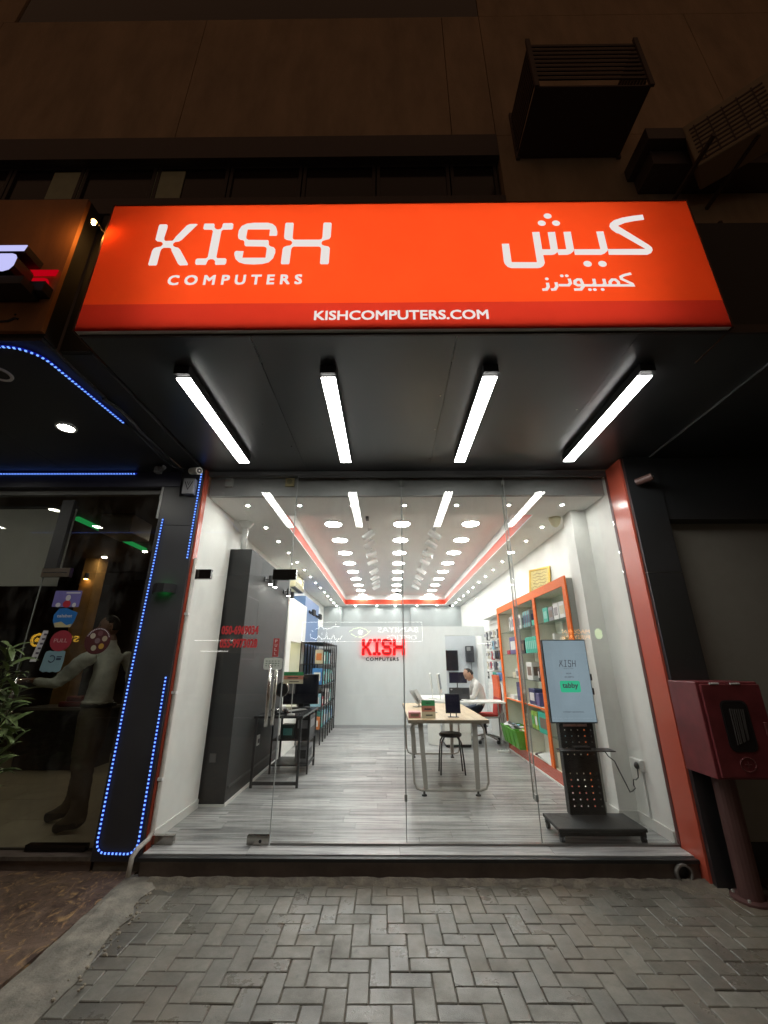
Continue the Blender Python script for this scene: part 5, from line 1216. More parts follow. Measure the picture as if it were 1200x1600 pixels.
for k in range(3):
    g = G(); g.box(1.03, 1.47, 4.108, 4.1195, 0.215 + k * 0.175, 0.38 + k * 0.175); p = part('drawer', g, NW, pdl)
    g = G(); g.box(1.2, 1.3, 4.10, 4.1075, 0.35 + k * 0.175, 0.36 + k * 0.175); part('handle', g, GREYMET, p)
g = G(); g.box(1.03, 1.47, 4.13, 4.57, 0.16, 0.199); part('plinth', g, BLACK, pdl)
for k, (x, y, a) in enumerate(((1.02, 4.38, 80), (0.90, 4.72, 84))):
    im = thing('computer', 'white all-in-one computer seen edge-on on the white desk, %s one' % ('nearer' if k == 0 else 'farther'), 'computer', (x, y, 0.90), 'white computers on the white desk', rz=R(a))
    Mi = Matrix.Rotation(R(-7), 4, 'X')
    g = G(); g.bbox(-0.27, 0.27, -0.012, 0.02, 0.12, 0.47, 0.01, Mi); part('housing', g, NW, im, local=True)
    g = G(); g.box(-0.255, 0.255, -0.0145, -0.0125, 0.19, 0.455, Mi); part('screen', g, SCREEN, im, local=True)
    g = G(); g.box(-0.07, 0.07, 0.02, 0.032, 0.0, 0.22); g.box(-0.09, 0.09, -0.06, 0.10, 0.001, 0.01); part('stand', g, NW, im, local=True)
m2 = thing('monitor', 'dark monitor seen from behind on the white desk in front of the man', 'monitor', (1.35, 4.30, 0.90))
g = G(); g.bbox(-0.20, 0.18, -0.015, 0.015, 0.025, 0.225, 0.006, Matrix.Rotation(R(6), 4, 'X'), seg=1); part('housing', g, mat('slate_plastic', (0.035, 0.037, 0.042), 0.4), m2, local=True)
g = G(); g.box(-0.175, -0.145, -0.019, -0.016, 0.185, 0.20, Matrix.Rotation(R(6), 4, 'X')); part('emblem', g, WPLAS, m2, local=True)
g = G(); g.box(-0.05, 0.05, -0.04, 0.06, 0.0008, 0.008); g.box(-0.02, 0.02, 0.0, 0.012, 0.008, 0.05); part('stand', g, BLACK, m2, local=True)
m3 = thing('monitor', 'dark monitor on a thin stand in front of the office doorway', 'monitor', (1.49, 5.45, 0.90))
g = G(); g.bbox(-0.17, 0.21, -0.015, 0.015, 0.25, 0.47, 0.005, seg=1); part('housing', g, BLACK, m3, local=True)
g = G(); g.box(-0.16, 0.20, -0.018, -0.0155, 0.26, 0.46); part('screen', g, mat('navy_screen', (0.010, 0.011, 0.028), 0.2), m3, local=True)
g = G(); g.box(-0.01, 0.01, 0.0, 0.012, 0.008, 0.25); g.box(-0.1, 0.1, -0.06, 0.08, 0.0008, 0.008); part('stand', g, BLACK, m3, local=True)
ex = thing('side_table', 'plain white side table that holds the monitor by the office doorway', 'table', (1.5, 5.5, 0.15))
g = G(); g.box(1.20, 1.80, 5.25, 5.75, 0.876, 0.899); part('top', g, NW, ex)
for (x, y) in ((1.23, 5.28), (1.77, 5.28), (1.23, 5.72), (1.77, 5.72)):
    g = G(); g.box(x - 0.015, x + 0.015, y - 0.015, y + 0.015, 0.152, 0.875); part('leg', g, GREYMET, ex)
REDF = mat('red_chair_fabric', (0.50, 0.05, 0.035), 0.8, var=0.1, vscale=30); ORF = mat('orange_chair_fabric', (0.72, 0.13, 0.045), 0.75, var=0.08, vscale=30)
ch = thing('office_chair', 'orange and red office chair with white shell behind the white desk', 'office chair', (1.88, 4.7, 0.15))
g = G(); g.bbox(1.62, 2.08, 4.46, 4.94, 0.575, 0.645, 0.03); part('seat', g, REDF, ch, smooth=True)
def chair_back(z0, z1, w, m, nm):
    g = G(); n = 8
    for k in range(n):
        za = z0 + (z1 - z0) * k / n; zb = z0 + (z1 - z0) * (k + 1) / n
        xa = 2.07 + 0.05 * math.sin((za - 0.62) * 3.2); xb = 2.07 + 0.05 * math.sin((zb - 0.62) * 3.2)
        for (ox, oy) in ((0, 0),):
            v = [(xa, 4.7 - w, za), (xa, 4.7 + w, za), (xb, 4.7 + w, zb), (xb, 4.7 - w, zb)]
            u = [(x + 0.045, y, z) for x, y, z in v]
            A = [g.bm.verts.new(p) for p in v]; B = [g.bm.verts.new(p) for p in u]
            g.bm.faces.new(A); g.bm.faces.new(B[::-1])
            for q in range(4): g.bm.faces.new((A[q], B[q], B[(q + 1) % 4], A[(q + 1) % 4]))
    bmesh.ops.remove_doubles(g.bm, verts=g.bm.verts, dist=1e-4)
    return part(nm, g, m, ch)
chair_back(0.62, 0.93, 0.21, REDF, 'lower_back'); chair_back(0.935, 1.33, 0.205, ORF, 'backrest')
g = G(); g.tube([(1.70, 4.43, 0.60), (2.05, 4.43, 0.60), (2.17, 4.44, 0.70), (2.19, 4.45, 0.95), (2.185, 4.46, 1.20)], 0.014, 8); part('shell_frame', g, WPLAS, ch, smooth=True)
g = G(); g.tube([(1.70, 4.97, 0.60), (2.05, 4.97, 0.60), (2.17, 4.96, 0.70), (2.19, 4.95, 0.95), (2.185, 4.94, 1.20)], 0.014, 8); part('shell_frame', g, WPLAS, ch, smooth=True)
g = G(); g.cyl((1.86, 4.7, 0.28), (1.86, 4.7, 0.574), 0.028, 12); part('gas_column', g, BLACK, ch)
for k in range(5):
    a = R(72 * k + 20); c, s = math.cos(a), math.sin(a)
    g = G(); g.tube([(1.86, 4.7, 0.29), (1.86 + 0.15 * c, 4.7 + 0.15 * s, 0.255), (1.86 + 0.29 * c, 4.7 + 0.29 * s, 0.215)], 0.016, 8); p = part('base_arm', g, GREYMET, ch)
    g = G(); g.cyl((1.86 + 0.29 * c - 0.02 * s, 4.7 + 0.29 * s + 0.02 * c, 0.182), (1.86 + 0.29 * c + 0.02 * s, 4.7 + 0.29 * s - 0.02 * c, 0.182), 0.03, 12); part('wheel', g, BLACK, p)
# things in the office behind the doorway
tv = thing('wall_panel', 'black glossy panel with a pale reflection on the office wall beyond the doorway', 'panel', (1.72, 7.66, 1.36))
g = G(); g.bbox(1.56, 1.89, 7.655, 7.698, 1.36, 1.875, 0.006, seg=1); part('housing', g, BLACK, tv)
g = G(); g.box(1.575, 1.875, 7.651, 7.6545, 1.375, 1.86); part('screen', g, SCREEN, tv)
sb = thing('wall_box', 'dark wall-mounted box with a cable on the office wall, right of the panel', 'box', (2.21, 7.6, 1.57))
g = G(); g.bbox(2.10, 2.31, 7.55, 7.698, 1.57, 1.985, 0.01, seg=1); part('housing', g, mat('slate_box', (0.03, 0.032, 0.04), 0.4), sb)
g = G(); g.box(2.12, 2.22, 7.546, 7.5495, 1.86, 1.96); part('label_plate', g, mat('grey_plate', (0.25, 0.26, 0.26), 0.4), sb)
g = G(); g.tube([(2.24, 7.66, 1.569), (2.245, 7.67, 1.3), (2.24, 7.67, 1.0)], 0.006, 6); part('cable', g, BLACK, sb)
ps = thing('power_strip', 'white power strip lying on the planks beside the drawer pedestal', 'power strip', (1.95, 3.65, 0.15))
g = G(); g.bbox(1.83, 2.03, 3.70, 3.76, 0.151, 0.19, 0.005, seg=1); part('body', g, WPLAS, ps)
for k in range(4):
    g = G(); g.cyl((1.86 + k * 0.045, 3.73, 0.1905), (1.86 + k * 0.045, 3.73, 0.192), 0.012, 10); part('outlet', g, BLACK, ps)

# ================================================================== LEFT NEIGHBOUR
lp = thing('dark_pillar', 'dark grey pillar between the two shops, outlined by blue rope light', 'pillar', (-2.17, -0.06, 0.0))
g = G(); g.box(-2.38, -1.9855, -0.12, 0.02, 0.075, 2.895); part('cladding_panel', g, DARKACP, lp)
g = G(); g.box(-2.38, -1.9855, -0.119, 0.02, 2.899, 3.545); part('cladding_panel', g, DARKACP, lp)
g = G(); g.box(-2.36, -1.9845, -0.105, 0.02, 0.0, 0.0745); part('stone_base', g, mat('worn_stone', (0.10, 0.085, 0.065), 0.7, var=0.4, vscale=9, bump=0.3, bscale=60), lp)
LEDB = emit('led_blue', (0.16, 0.34, 1.0), 1.7)
ROPE = emit('rope_blue', (0.004, 0.012, 0.42), 0.5)
def rope(lab, runs, loc, nrm):
    t = thing('rope_light', lab, 'rope light', loc)
    nrm = Vector(nrm)
    for run in runs:
        P = [Vector(p) for p in run]
        g = G(); g.tube(P, 0.0075, 6); part('tube', g, ROPE, t)
        g = G(); L = [0.0]
        for a, b in zip(P, P[1:]): L.append(L[-1] + (b - a).length)
        s = 0.012; i = 0
        while s < L[-1]:
            while L[i + 1] < s: i += 1
            d = (P[i + 1] - P[i]).normalized(); p = P[i] + d * (s - L[i]) + nrm * 0.006
            q = d.cross(nrm).normalized()
            M = Matrix(((d.x, q.x, nrm.x, p.x), (d.y, q.y, nrm.y, p.y), (d.z, q.z, nrm.z, p.z), (0, 0, 0, 1)))
            g.box(-0.0065, 0.0065, -0.0068, 0.0068, -0.003, 0.003, M)
            s += 0.0305
        part('led_dots', g, LEDB, t, kind='stuff')
    return t
yy = -0.130
bot = [(-2.012, yy, 0.24)] + [(-2.092 + 0.08 * math.cos(R(a)), yy, 0.215 + 0.085 * math.sin(R(a))) for a in range(0, -91, -15)] + [(-2.27 + 0.075 * math.cos(R(a)), yy, 0.212 + 0.078 * math.sin(R(a))) for a in range(-90, -181, -15)]
rope('blue rope light outlining the dark pillar, with a gap on its right edge', [[(-1.999, yy, 3.48), (-2.0, yy, 3.0), (-2.002, yy, 2.55)], [(-2.015, yy, 1.45), (-2.014, yy, 0.9)] + bot + [(-2.345, yy, 0.6), (-2.342, yy, 1.4), (-2.332, yy, 2.2), (-2.322, yy, 2.97)]], (-2.17, yy, 1.7), (0, -1, 0))
zz = 3.49
rope('blue rope light curving along the outer edge of the neighbouring canopy', [[(-5.6, -2.02, zz), (-2.55, -2.03, zz)] + [(-2.48 + 0.19 * math.cos(R(a)), -1.86 + 0.17 * math.sin(R(a)), zz) for a in range(-90, 1, 15)] + [(-2.275, -1.6, zz), (-2.245, -1.12, zz)]], (-2.5, -1.9, zz), (0, 0, -1))
rope('straight blue rope light along the rear of the neighbouring canopy', [[(-6.0, -0.155, 3.48), (-2.70, -0.135, 3.48)]], (-4.0, -0.14, 3.48), (0, -0.7, -0.7))
g = G(); g.tube([(-2.245, -1.12, 3.50), (-2.26, -0.75, 3.505), (-2.28, -0.42, 3.50), (-2.24, -0.24, 3.495), (-2.12, -0.2, 3.50), (-2.03, -0.19, 3.50)], 0.008, 6)
single('loose_cable', g, BLACK, 'loose black cable running along the canopy edge to the pillar camera', 'cable', (-2.24, -0.6, 3.5), smooth=True)
# neighbour canopy
nc = thing('neighbour_canopy', 'dark soffit of the neighbouring shop canopy with round downlights', 'canopy', (-4.3, -1.0, 3.52))
nxs = [-7.2, -4.9, -3.45, -2.21]
NSOF = mat('dark_soffit', (0.030, 0.033, 0.042), 0.45, var=0.2, vscale=2)
for k in range(3):
    g = G(); g.box(nxs[k], nxs[k + 1] - 0.004, -2.06, -0.13, 3.505, 3.53); part('soffit_panel', g, NSOF, nc)
g = G(); g.box(-7.2, -2.21, -0.129, 0.0, 3.33, 3.53); part('rear_beam', g, mat('blue_black_beam', (0.03, 0.03, 0.05), 0.35), nc)
g = G(); g.box(-2.209, -2.002, -1.90, -0.02, 3.53, 3.6); part('gap_plate', g, BLACKM, nc)
g = G(); g.tube([(-2.21, -1.45, 3.50), (-2.16, -1.3, 3.485), (-2.17, -1.1, 3.49), (-2.2, -0.98, 3.50)], 0.016, 6); part('torn_flap', g, BLACKM, nc)
for (x, y, lit, lab) in ((-2.81, -1.03, 1, 'lit round downlight in the neighbouring canopy close to the black canopy'), (-4.48, -1.03, 1, 'lit round downlight in the neighbouring canopy further left, rear row'), (-4.39, -1.77, 1, 'lit round downlight in the neighbouring canopy, front row'), (-5.9, -1.77, 1, 'lit round downlight at the far left of the neighbouring canopy'), (-2.76, -1.75, 0, 'unlit round downlight in the neighbouring canopy at the picture edge')):
    t = thing('downlight', lab, 'downlight', (x, y, 3.505), 'downlights in the neighbouring canopy')
    g = G(); g.lathe([(0.062, -0.001), (0.082, -0.001), (0.080, -0.014), (0.062, -0.012)], (x, y, 3.505), 22, cap=False); part('trim_ring', g, WPLAS, t)
    g = G(); g.cyl((x, y, 3.497), (x, y, 3.5035), 0.062, 20); part('lens', g, emit('lamp_canopy', (1.0, 0.97, 0.86), 120.0) if lit else mat('off_lens', (0.05, 0.05, 0.05), 0.2), t)
nf = thing('neighbour_sign', 'brown wood-look fascia of the neighbouring shop with a lit letter', 'sign', (-3.5, -2.05, 3.55))
FASC = streak_mat('brown_fascia', (0.22, 0.085, 0.035), (0.60, 0.25, 0.09), (1.2, 1.0, 0.25), 2.2, 0.42, rand=0.0, ramp=(0.25, 0.8))
for (a, b) in ((-5.4, -4.05), (-4.045, -2.90), (-2.895, -2.205)):
    g = G(); g.box(a, b, -2.09, -2.06, 3.56, 4.79); part('fascia_panel', g, FASC, nf)
g = G(); g.box(-5.4, -2.205, -2.059, -1.95, 3.535, 4.80); part('frame', g, BLACKM, nf)
g = G(); g.box(-2.204, -2.008, -1.93, -1.85, 3.535, 4.85); part('gap_cover', g, mat('gap_black', (0.012, 0.012, 0.013), 0.5), nf)
LIL = emit('lilac_white', (0.55, 0.55, 0.95), 1.0); SIDE = mat('letter_side', (0.025, 0.022, 0.022), 0.35)
Sx = [(-2.325, 4.108), (-2.70, 4.108), (-2.70, 4.0), (-2.66, 3.965), (-2.50, 3.965), (-2.505, 3.945), (-2.70, 3.945), (-2.70, 3.885), (-2.42, 3.885), (-2.385, 3.90), (-2.365, 3.935), (-2.362, 4.0), (-2.375, 4.025), (-2.40, 4.035), (-2.60, 4.035), (-2.60, 4.06), (-2.335, 4.06)]
g = G(); g.prism(Sx, lambda x, z: (x, -2.25, z), lambda x, z: (x, -2.246, z)); L_ = part('letter_face', g, LIL, nf)
g = G(); g.prism(Sx, lambda x, z: (x, -2.2455, z), lambda x, z: (x, -2.115, z)); part('letter_side', g, SIDE, L_)
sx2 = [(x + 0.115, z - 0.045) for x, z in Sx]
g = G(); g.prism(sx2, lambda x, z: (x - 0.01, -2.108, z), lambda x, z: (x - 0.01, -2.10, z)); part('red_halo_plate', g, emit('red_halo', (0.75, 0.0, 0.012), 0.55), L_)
g = G(); g.box(-2.70, -2.28, -2.24, -2.10, 3.79, 3.855); g.box(-2.70, -2.22, -2.16, -2.092, 3.82, 3.90); part('lower_bracket', g, SIDE, nf)
g = G(); g.tube([(-2.52, -2.093, 3.63), (-2.44, -2.093, 3.635), (-2.40, -2.093, 3.66), (-2.38, -2.093, 3.65)], 0.008, 6); g.ell((-2.41, -2.093, 3.69), 0.008, 0.005, 0.008, 8, 6); part('script_mark', g, SIDE, nf)
al = thing('sign_lamp', 'small amber lamp between the two shop signs, lighting both edges', 'lamp', (-2.03, -2.05, 4.42))
g = G(); g.cyl((-2.03, -1.93, 4.47), (-2.03, -2.165, 4.47), 0.007, 8); g.cyl((-2.03, -2.165, 4.47), (-2.03, -2.165, 4.445), 0.014, 12, 0.02); part('arm', g, BLACKM, al)
g = G(); g.ell((-2.03, -2.165, 4.43), 0.011, 0.011, 0.016, 12, 8); part('bulb', g, emit('amber_bulb', (1.0, 0.47, 0.12), 620.0), al, smooth=True)
# fittings on the pillar
jb = thing('junction_box', 'grey square junction box near the top of the dark pillar', 'junction box', (-2.09, -0.12, 3.22))
g = G(); g.bbox(-2.15, -2.03, -0.19, -0.1205, 3.225, 3.40, 0.006); part('box', g, mat('box_grey', (0.24, 0.24, 0.25), 0.5), jb)
g = G(); ribbon(g, [(-2.13, 3.36), (-2.09, 3.27), (-2.05, 3.36)], 0.01, lambda x, z: (x, -0.1915, z)); ribbon(g, [(-2.105, 3.36), (-2.09, 3.32), (-2.075, 3.36)], 0.008, lambda x, z: (x, -0.1915, z)); part('mark', g, BLACK, jb)
g = G(); g.tube([(-2.14, -0.135, 3.24), (-2.19, -0.135, 3.22), (-2.20, -0.135, 3.3), (-2.20, -0.135, 3.49)], 0.008, 6); part('cable', g, BLACK, jb)
def bullet(lab, c, d, m):
    t = thing('security_camera', lab, 'security camera', c); c = Vector(c); d = Vector(d).normalized()
    g = G(); g.cyl(c - d * 0.075, c + d * 0.075, 0.037, 16); part('housing', g, m, t, smooth=False)
    g = G(); g.cyl(c + d * 0.0755, c + d * 0.079, 0.027, 16); part('lens', g, BLACK, t)
    g = G(); g.cyl(c + d * 0.077, c + d * 0.081, 0.008, 8); part('lens_dot', g, WPLAS, t)
    g = G(); g.tube([c - d * 0.04, c - d * 0.06 + Vector((0, 0.05, 0.05)), c + Vector((0, 0.10, 0.08)) - d * 0.08], 0.012, 8); part('bracket', g, m, t)
bullet('small white bullet camera at the top of the dark pillar', (-1.985, -0.30, 3.43), (0.75, -0.5, -0.22), mat('camera_white', (0.5, 0.48, 0.43), 0.4))
bullet('small dark reddish bullet camera on the black pillar', (2.53, -0.42, 3.26), (0.6, -0.75, 0.1), mat('camera_red', (0.12, 0.06, 0.05), 0.4))
g = G(); g.bbox(-2.42, -2.36, -0.30, -0.24, 3.42, 3.49, 0.006); g.cyl((-2.38, -0.27, 3.44), (-2.30, -0.33, 3.46), 0.022, 10); single('canopy_bracket', g, mat('scuffed_grey', (0.14, 0.14, 0.14), 0.5), 'scuffed grey fixing under the rear corner of the neighbouring canopy', 'fixing', (-2.38, -0.27, 3.44))
gl_ = thing('wall_light', 'black band-shaped wall light with green glow on the dark pillar', 'wall light', (-2.18, -0.12, 2.24))
g = G()
for k in range(5):
    a0 = R(180 + 36 * k); a1 = R(216 + 36 * k)
    P = lambda a, r, z: (-2.175 + 0.11 * r * math.cos(a), -0.1205 + 0.10 * r * math.sin(a), z)
    g.face([P(a0, 1, 2.20), P(a1, 1, 2.20), P(a1, 1, 2.285), P(a0, 1, 2.285)]); g.face([P(a0, .92, 2.20), P(a1, .92, 2.20), P(a1, .92, 2.285), P(a0, .92, 2.285)])
    for z in (2.20, 2.285): g.face([P(a0, 1, z), P(a1, 1, z), P(a1, .92, z), P(a0, .92, z)])
part('band', g, BLACK, gl_)
for z in (2.225, 2.262):
    g = G(); g.cyl((-2.175, -0.15, z), (-2.175, -0.15, z + 0.012), 0.03, 14); part('led', g, emit('green_led', (0.02, 0.8, 0.12), 5.0), gl_)
# white waste pipe and its elbow, second copper-coloured strip
g = G(); g.tube([(-1.949, -0.06, 2.56), (-1.949, -0.06, 1.2), (-1.949, -0.06, 0.26), (-1.955, -0.10, 0.215), (-1.975, -0.20, 0.19), (-1.985, -0.25, 0.15), (-1.985, -0.26, 0.03)], 0.0185, 10)
wp = thing('white_pipe', 'thin white pipe beside the red strip, bent outward at its foot', 'pipe', (-1.95, -0.1, 0.1)); part('pipe', g, mat('aged_white_pvc', (0.50, 0.47, 0.42), 0.5, var=0.2, vscale=9), wp, smooth=True)
for z in (0.62, 1.30, 2.0):
    g = G(); g.box(-1.9675, -1.928, -0.082, -0.04, z, z + 0.022); part('clip', g, WPLAS, wp)
g = G(); g.cyl((-2.40, -0.105, 2.98), (-2.40, -0.105, 3.5), 0.014, 10); g.cyl((-2.40, -0.105, 3.2), (-2.40, -0.105, 3.23), 0.02, 10); single('steel_conduit', g, GREYMET, 'thin steel conduit at the upper left edge of the dark pillar', 'conduit', (-2.4, -0.1, 3.0))

# neighbour shop: sill, glass, dim room
g = G(); g.box(-7.5, -2.385, -0.10, 0.02, 0.0, 0.10); nst = struct('neighbour_step', g, STEPB)
g = G(); g.box(-7.5, -2.385, -0.115, -0.101, 0.075, 0.103); part('metal_edge', g, mat('worn_metal_edge', (0.22, 0.20, 0.17), 0.4, metal=0.6, var=0.3, vscale=12), nst)
NFLOOR = mat('beige_floor_tile', (0.42, 0.37, 0.27), 0.35, var=0.15, vscale=3)
g = G(); g.box(-7.5, -2.385, 0.021, 6.0, 0.0, 0.112); nfl = struct('neighbour_floor', g, mat('tile_joint', (0.06, 0.05, 0.04), 0.8))
for i in range(8):
    for j in range(6):
        g = G(); x = -7.45 + i * 0.63; y = 0.03 + j * 0.63; g.box(x, min(x + 0.626, -2.39), y, y + 0.626, 0.1121, 0.118); part('tile', g, NFLOOR, nfl)
NBW = mat('dark_brown_wall', (0.055, 0.038, 0.026), 0.6, var=0.3, vscale=2)
g = G(); g.box(-7.6, -7.5, 0.0, 6.0, 0.0, 3.6); g.box(-7.5, -2.26, 5.9, 6.0, 0.0, 3.6); struct('neighbour_wall', g, NBW)
g = G(); g.box(-2.38, -2.26, 0.03, 5.9, 0.0, 3.6); struct('neighbour_side_wall', g, mat('warm_brown_wall', (0.20, 0.10, 0.05), 0.6, var=0.3, vscale=3))
g = G(); g.box(-7.5, -2.38, 0.02, 5.9, 3.34, 3.4); struct('neighbour_ceiling', g, mat('brown_ceiling', (0.10, 0.072, 0.055), 0.7, var=0.1))
ngf = thing('neighbour_glass_front', 'dark tinted glass front of the neighbouring shop left of the fixed post', 'glass front', (-5.4, 0, 0.1))
g = G(); g.box(-7.4, -3.512, -0.006, 0.006, 0.105, 3.33); part('pane', g, NGLASS, ngf)
g = G(); g.box(-3.51, -3.385, -0.025, 0.025, 2.47, 3.22); part('post', g, BLACKM, ngf)
g = G(); g.box(-7.4, -2.40, -0.04, 0.03, 3.275, 3.329); part('head_rail', g, mat('grey_head_rail', (0.16, 0.16, 0.15), 0.4), ngf)
g = G(); g.box(-7.4, -3.52, 0.20, 0.22, 2.33, 3.20); part('grey_blind', g, mat('grey_blind_fabric', (0.42, 0.43, 0.42), 0.8), ngf)
g = G(); g.box(-7.4, -3.515, 0.19, 0.23, 3.205, 3.24); part('blind_rail', g, BLACKM, ngf)
ndt = thing('neighbour_transom', 'tinted glass transom above the neighbouring door', 'glass pane', (-2.9, 0, 2.46))
g = G(); g.box(-3.38, -2.39, -0.006, 0.006, 2.44, 3.274); part('pane', g, NGLASS, ndt)
nd = thing('neighbour_door', 'tinted glass door of the neighbouring shop covered with round and square stickers', 'glass door', (-3.43, 0, 0.115))
g = G(); g.box(-3.506, -2.40, -0.006, 0.006, 0.118, 2.43); part('pane', g, NGLASS, nd)
g = G(); g.box(-3.5105, -3.5065, -0.007, 0.007, 0.118, 2.43); part('edge', g, SEAL, nd)
PATN = mat('steel_patch', (0.42, 0.40, 0.37), 0.25, metal=1.0)
g = G(); g.box(-3.52, -3.235, -0.024, 0.024, 2.385, 2.475); f_ = part('patch_fitting', g, PATN, nd)
g = G(); g.box(-3.50, -3.26, -0.026, -0.0245, 2.425, 2.433); part('groove', g, BLACK, f_)
g = G(); g.box(-2.56, -2.40, -0.022, 0.022, 2.35, 2.43); part('patch_fitting', g, PATCHD, nd)
g = G(); g.box(-3.0, -2.50, -0.03, 0.03, 0.106, 0.15); part('floor_fitting', g, PATCHD, nd)
g = G(); g.cyl((-3.44, -0.06, 1.05), (-3.44, -0.06, 1.50), 0.016, 12); h2 = part('pull_handle', g, CHROME, nd, smooth=True)
for z in (1.14, 1.41):
    g = G(); g.cyl((-3.44, -0.06, z), (-3.44, 0.0, z), 0.009, 8); part('stand_off', g, CHROME, h2)
def stick(x, z, nm, pts, m, y=-0.0085):
    g = G(); g.prism(pts, lambda a, b: (a, y, b), lambda a, b: (a, y + 0.0018, b)); return part(nm, g, m, nd)
VIO = mat('violet_sticker', (0.17, 0.15, 0.42), 0.45, var=0.1, vscale=14); WST = mat('white_sticker', (0.62, 0.62, 0.64), 0.45)
p = stick(0, 0, 'violet_sticker', rrect(-3.335, -3.065, 2.085, 2.245, 0.008), VIO)
g = G(); g.box(-3.22, -3.08, -0.0096, -0.0088, 2.218, 2.230); g.ell((-3.19, -0.0092, 2.175), 0.026, 0.0006, 0.03, 14, 8); g.ell((-3.275, -0.0092, 2.105), 0.026, 0.0006, 0.022, 14, 8); g.ell((-3.115, -0.0092, 2.105), 0.02, 0.0006, 0.022, 14, 8); part('print', g, WST, p)
g = G(); g.ell((-3.19, -0.0091, 2.115), 0.04, 0.0006, 0.036, 14, 8); part('print', g, mat('red_print', (0.45, 0.03, 0.05), 0.4), p)
p = stick(0, 0, 'blue_sticker', [(-3.29, 2.01), (-3.25, 2.07), (-3.18, 2.075), (-3.06, 2.03), (-3.075, 1.95), (-3.10, 1.89), (-3.25, 1.89), (-3.285, 1.95)], mat('blue_sticker', (0.02, 0.16, 0.48), 0.4))
g = G(); text_g(g, 'talabat', lambda u, v: (-3.255 + u, -0.0095, 1.985 + v), 0.15, 0.03, bold=0.01); part('print', g, WST, p)
g = G(); g.face([(-3.27, -0.0093, 1.93), (-3.20, -0.0093, 1.945), (-3.14, -0.0093, 1.91), (-3.09, -0.0093, 1.925), (-3.10, -0.0093, 1.891), (-3.25, -0.0093, 1.891)]); part('pale_band', g, mat('pale_yellow', (0.5, 0.45, 0.25), 0.5), p)
p = stick(0, 0, 'red_round_sticker', [(-3.155 + 0.105 * math.cos(R(a)), 1.765 + 0.098 * math.sin(R(a))) for a in range(0, 360, 15)], mat('dark_red_sticker', (0.34, 0.035, 0.055), 0.45))
g = G(); text_g(g, 'PULL', lambda u, v: (-3.222 + u, -0.0095, 1.75 + v), 0.13, 0.035, bold=0.005); part('print', g, mat('pink_print', (0.6, 0.35, 0.36), 0.5), p)
p = stick(0, 0, 'narrow_white_sticker', [(-3.405, 1.575), (-3.345, 1.575), (-3.30, 1.86), (-3.35, 1.86)], WST)
g = G()
for k in range(6): g.box(-3.375 + 0.008 * k, -3.345 + 0.008 * k, -0.0098, -0.0088, 1.60 + k * 0.043, 1.618 + k * 0.043)
part('print', g, mat('dark_print', (0.1, 0.08, 0.12), 0.5), p)
wav = [(-3.29, 1.50), (-3.275, 1.65)] + [(-3.265 + k * 0.03, 1.668 + 0.006 * (k % 2)) for k in range(7)] + [(-3.08, 1.58), (-3.09, 1.50)] + [(-3.10 - k * 0.03, 1.488 - 0.008 * (k % 2)) for k in range(6)]
p = stick(0, 0, 'pale_blue_sticker', wav, mat('pale_blue_sticker', (0.22, 0.36, 0.42), 0.5))
g = G(); g.tube([(-3.20 + 0.03 * math.cos(R(a)), -0.0092, 1.60 + 0.03 * math.sin(R(a))) for a in range(-150, 131, 20)], 0.004, 5); g.box(-3.155, -3.105, -0.0098, -0.0088, 1.615, 1.624); g.box(-3.155, -3.11, -0.0098, -0.0088, 1.59, 1.608); part('print', g, mat('navy_print', (0.03, 0.05, 0.09), 0.5), p)
p = stick(0, 0, 'food_sticker', [(-2.80 + 0.125 * math.cos(R(a)), 1.765 + 0.125 * math.sin(R(a))) for a in range(0, 360, 12)], mat('maroon_sticker', (0.085, 0.022, 0.025), 0.45))
g = G()
for k in range(18):
    a = R(20 + k * 8); g.box(-2.80 + 0.112 * math.cos(a) - 0.004, -2.80 + 0.112 * math.cos(a) + 0.004, -0.0096, -0.0088, 1.765 + 0.112 * math.sin(a) - 0.005, 1.765 + 0.112 * math.sin(a) + 0.005)
part('print', g, WST, p)
for k, c in enumerate(((0.5, 0.46, 0.36), (0.16, 0.07, 0.08), (0.42, 0.36, 0.25), (0.5, 0.3, 0.05), (0.40, 0.38, 0.28), (0.2, 0.14, 0.16))):
    a = R(140 - k * 62); r = 0.07 if k < 5 else 0
    g = G(); g.face([(-2.80 + r * math.cos(a) + 0.026 * math.cos(R(q)), -0.0092, 1.765 + r * math.sin(a) + 0.026 * math.sin(R(q))) for q in range(0, 360, 24)]); part('dish', g, mat('dish_%d' % k, c, 0.5), p)
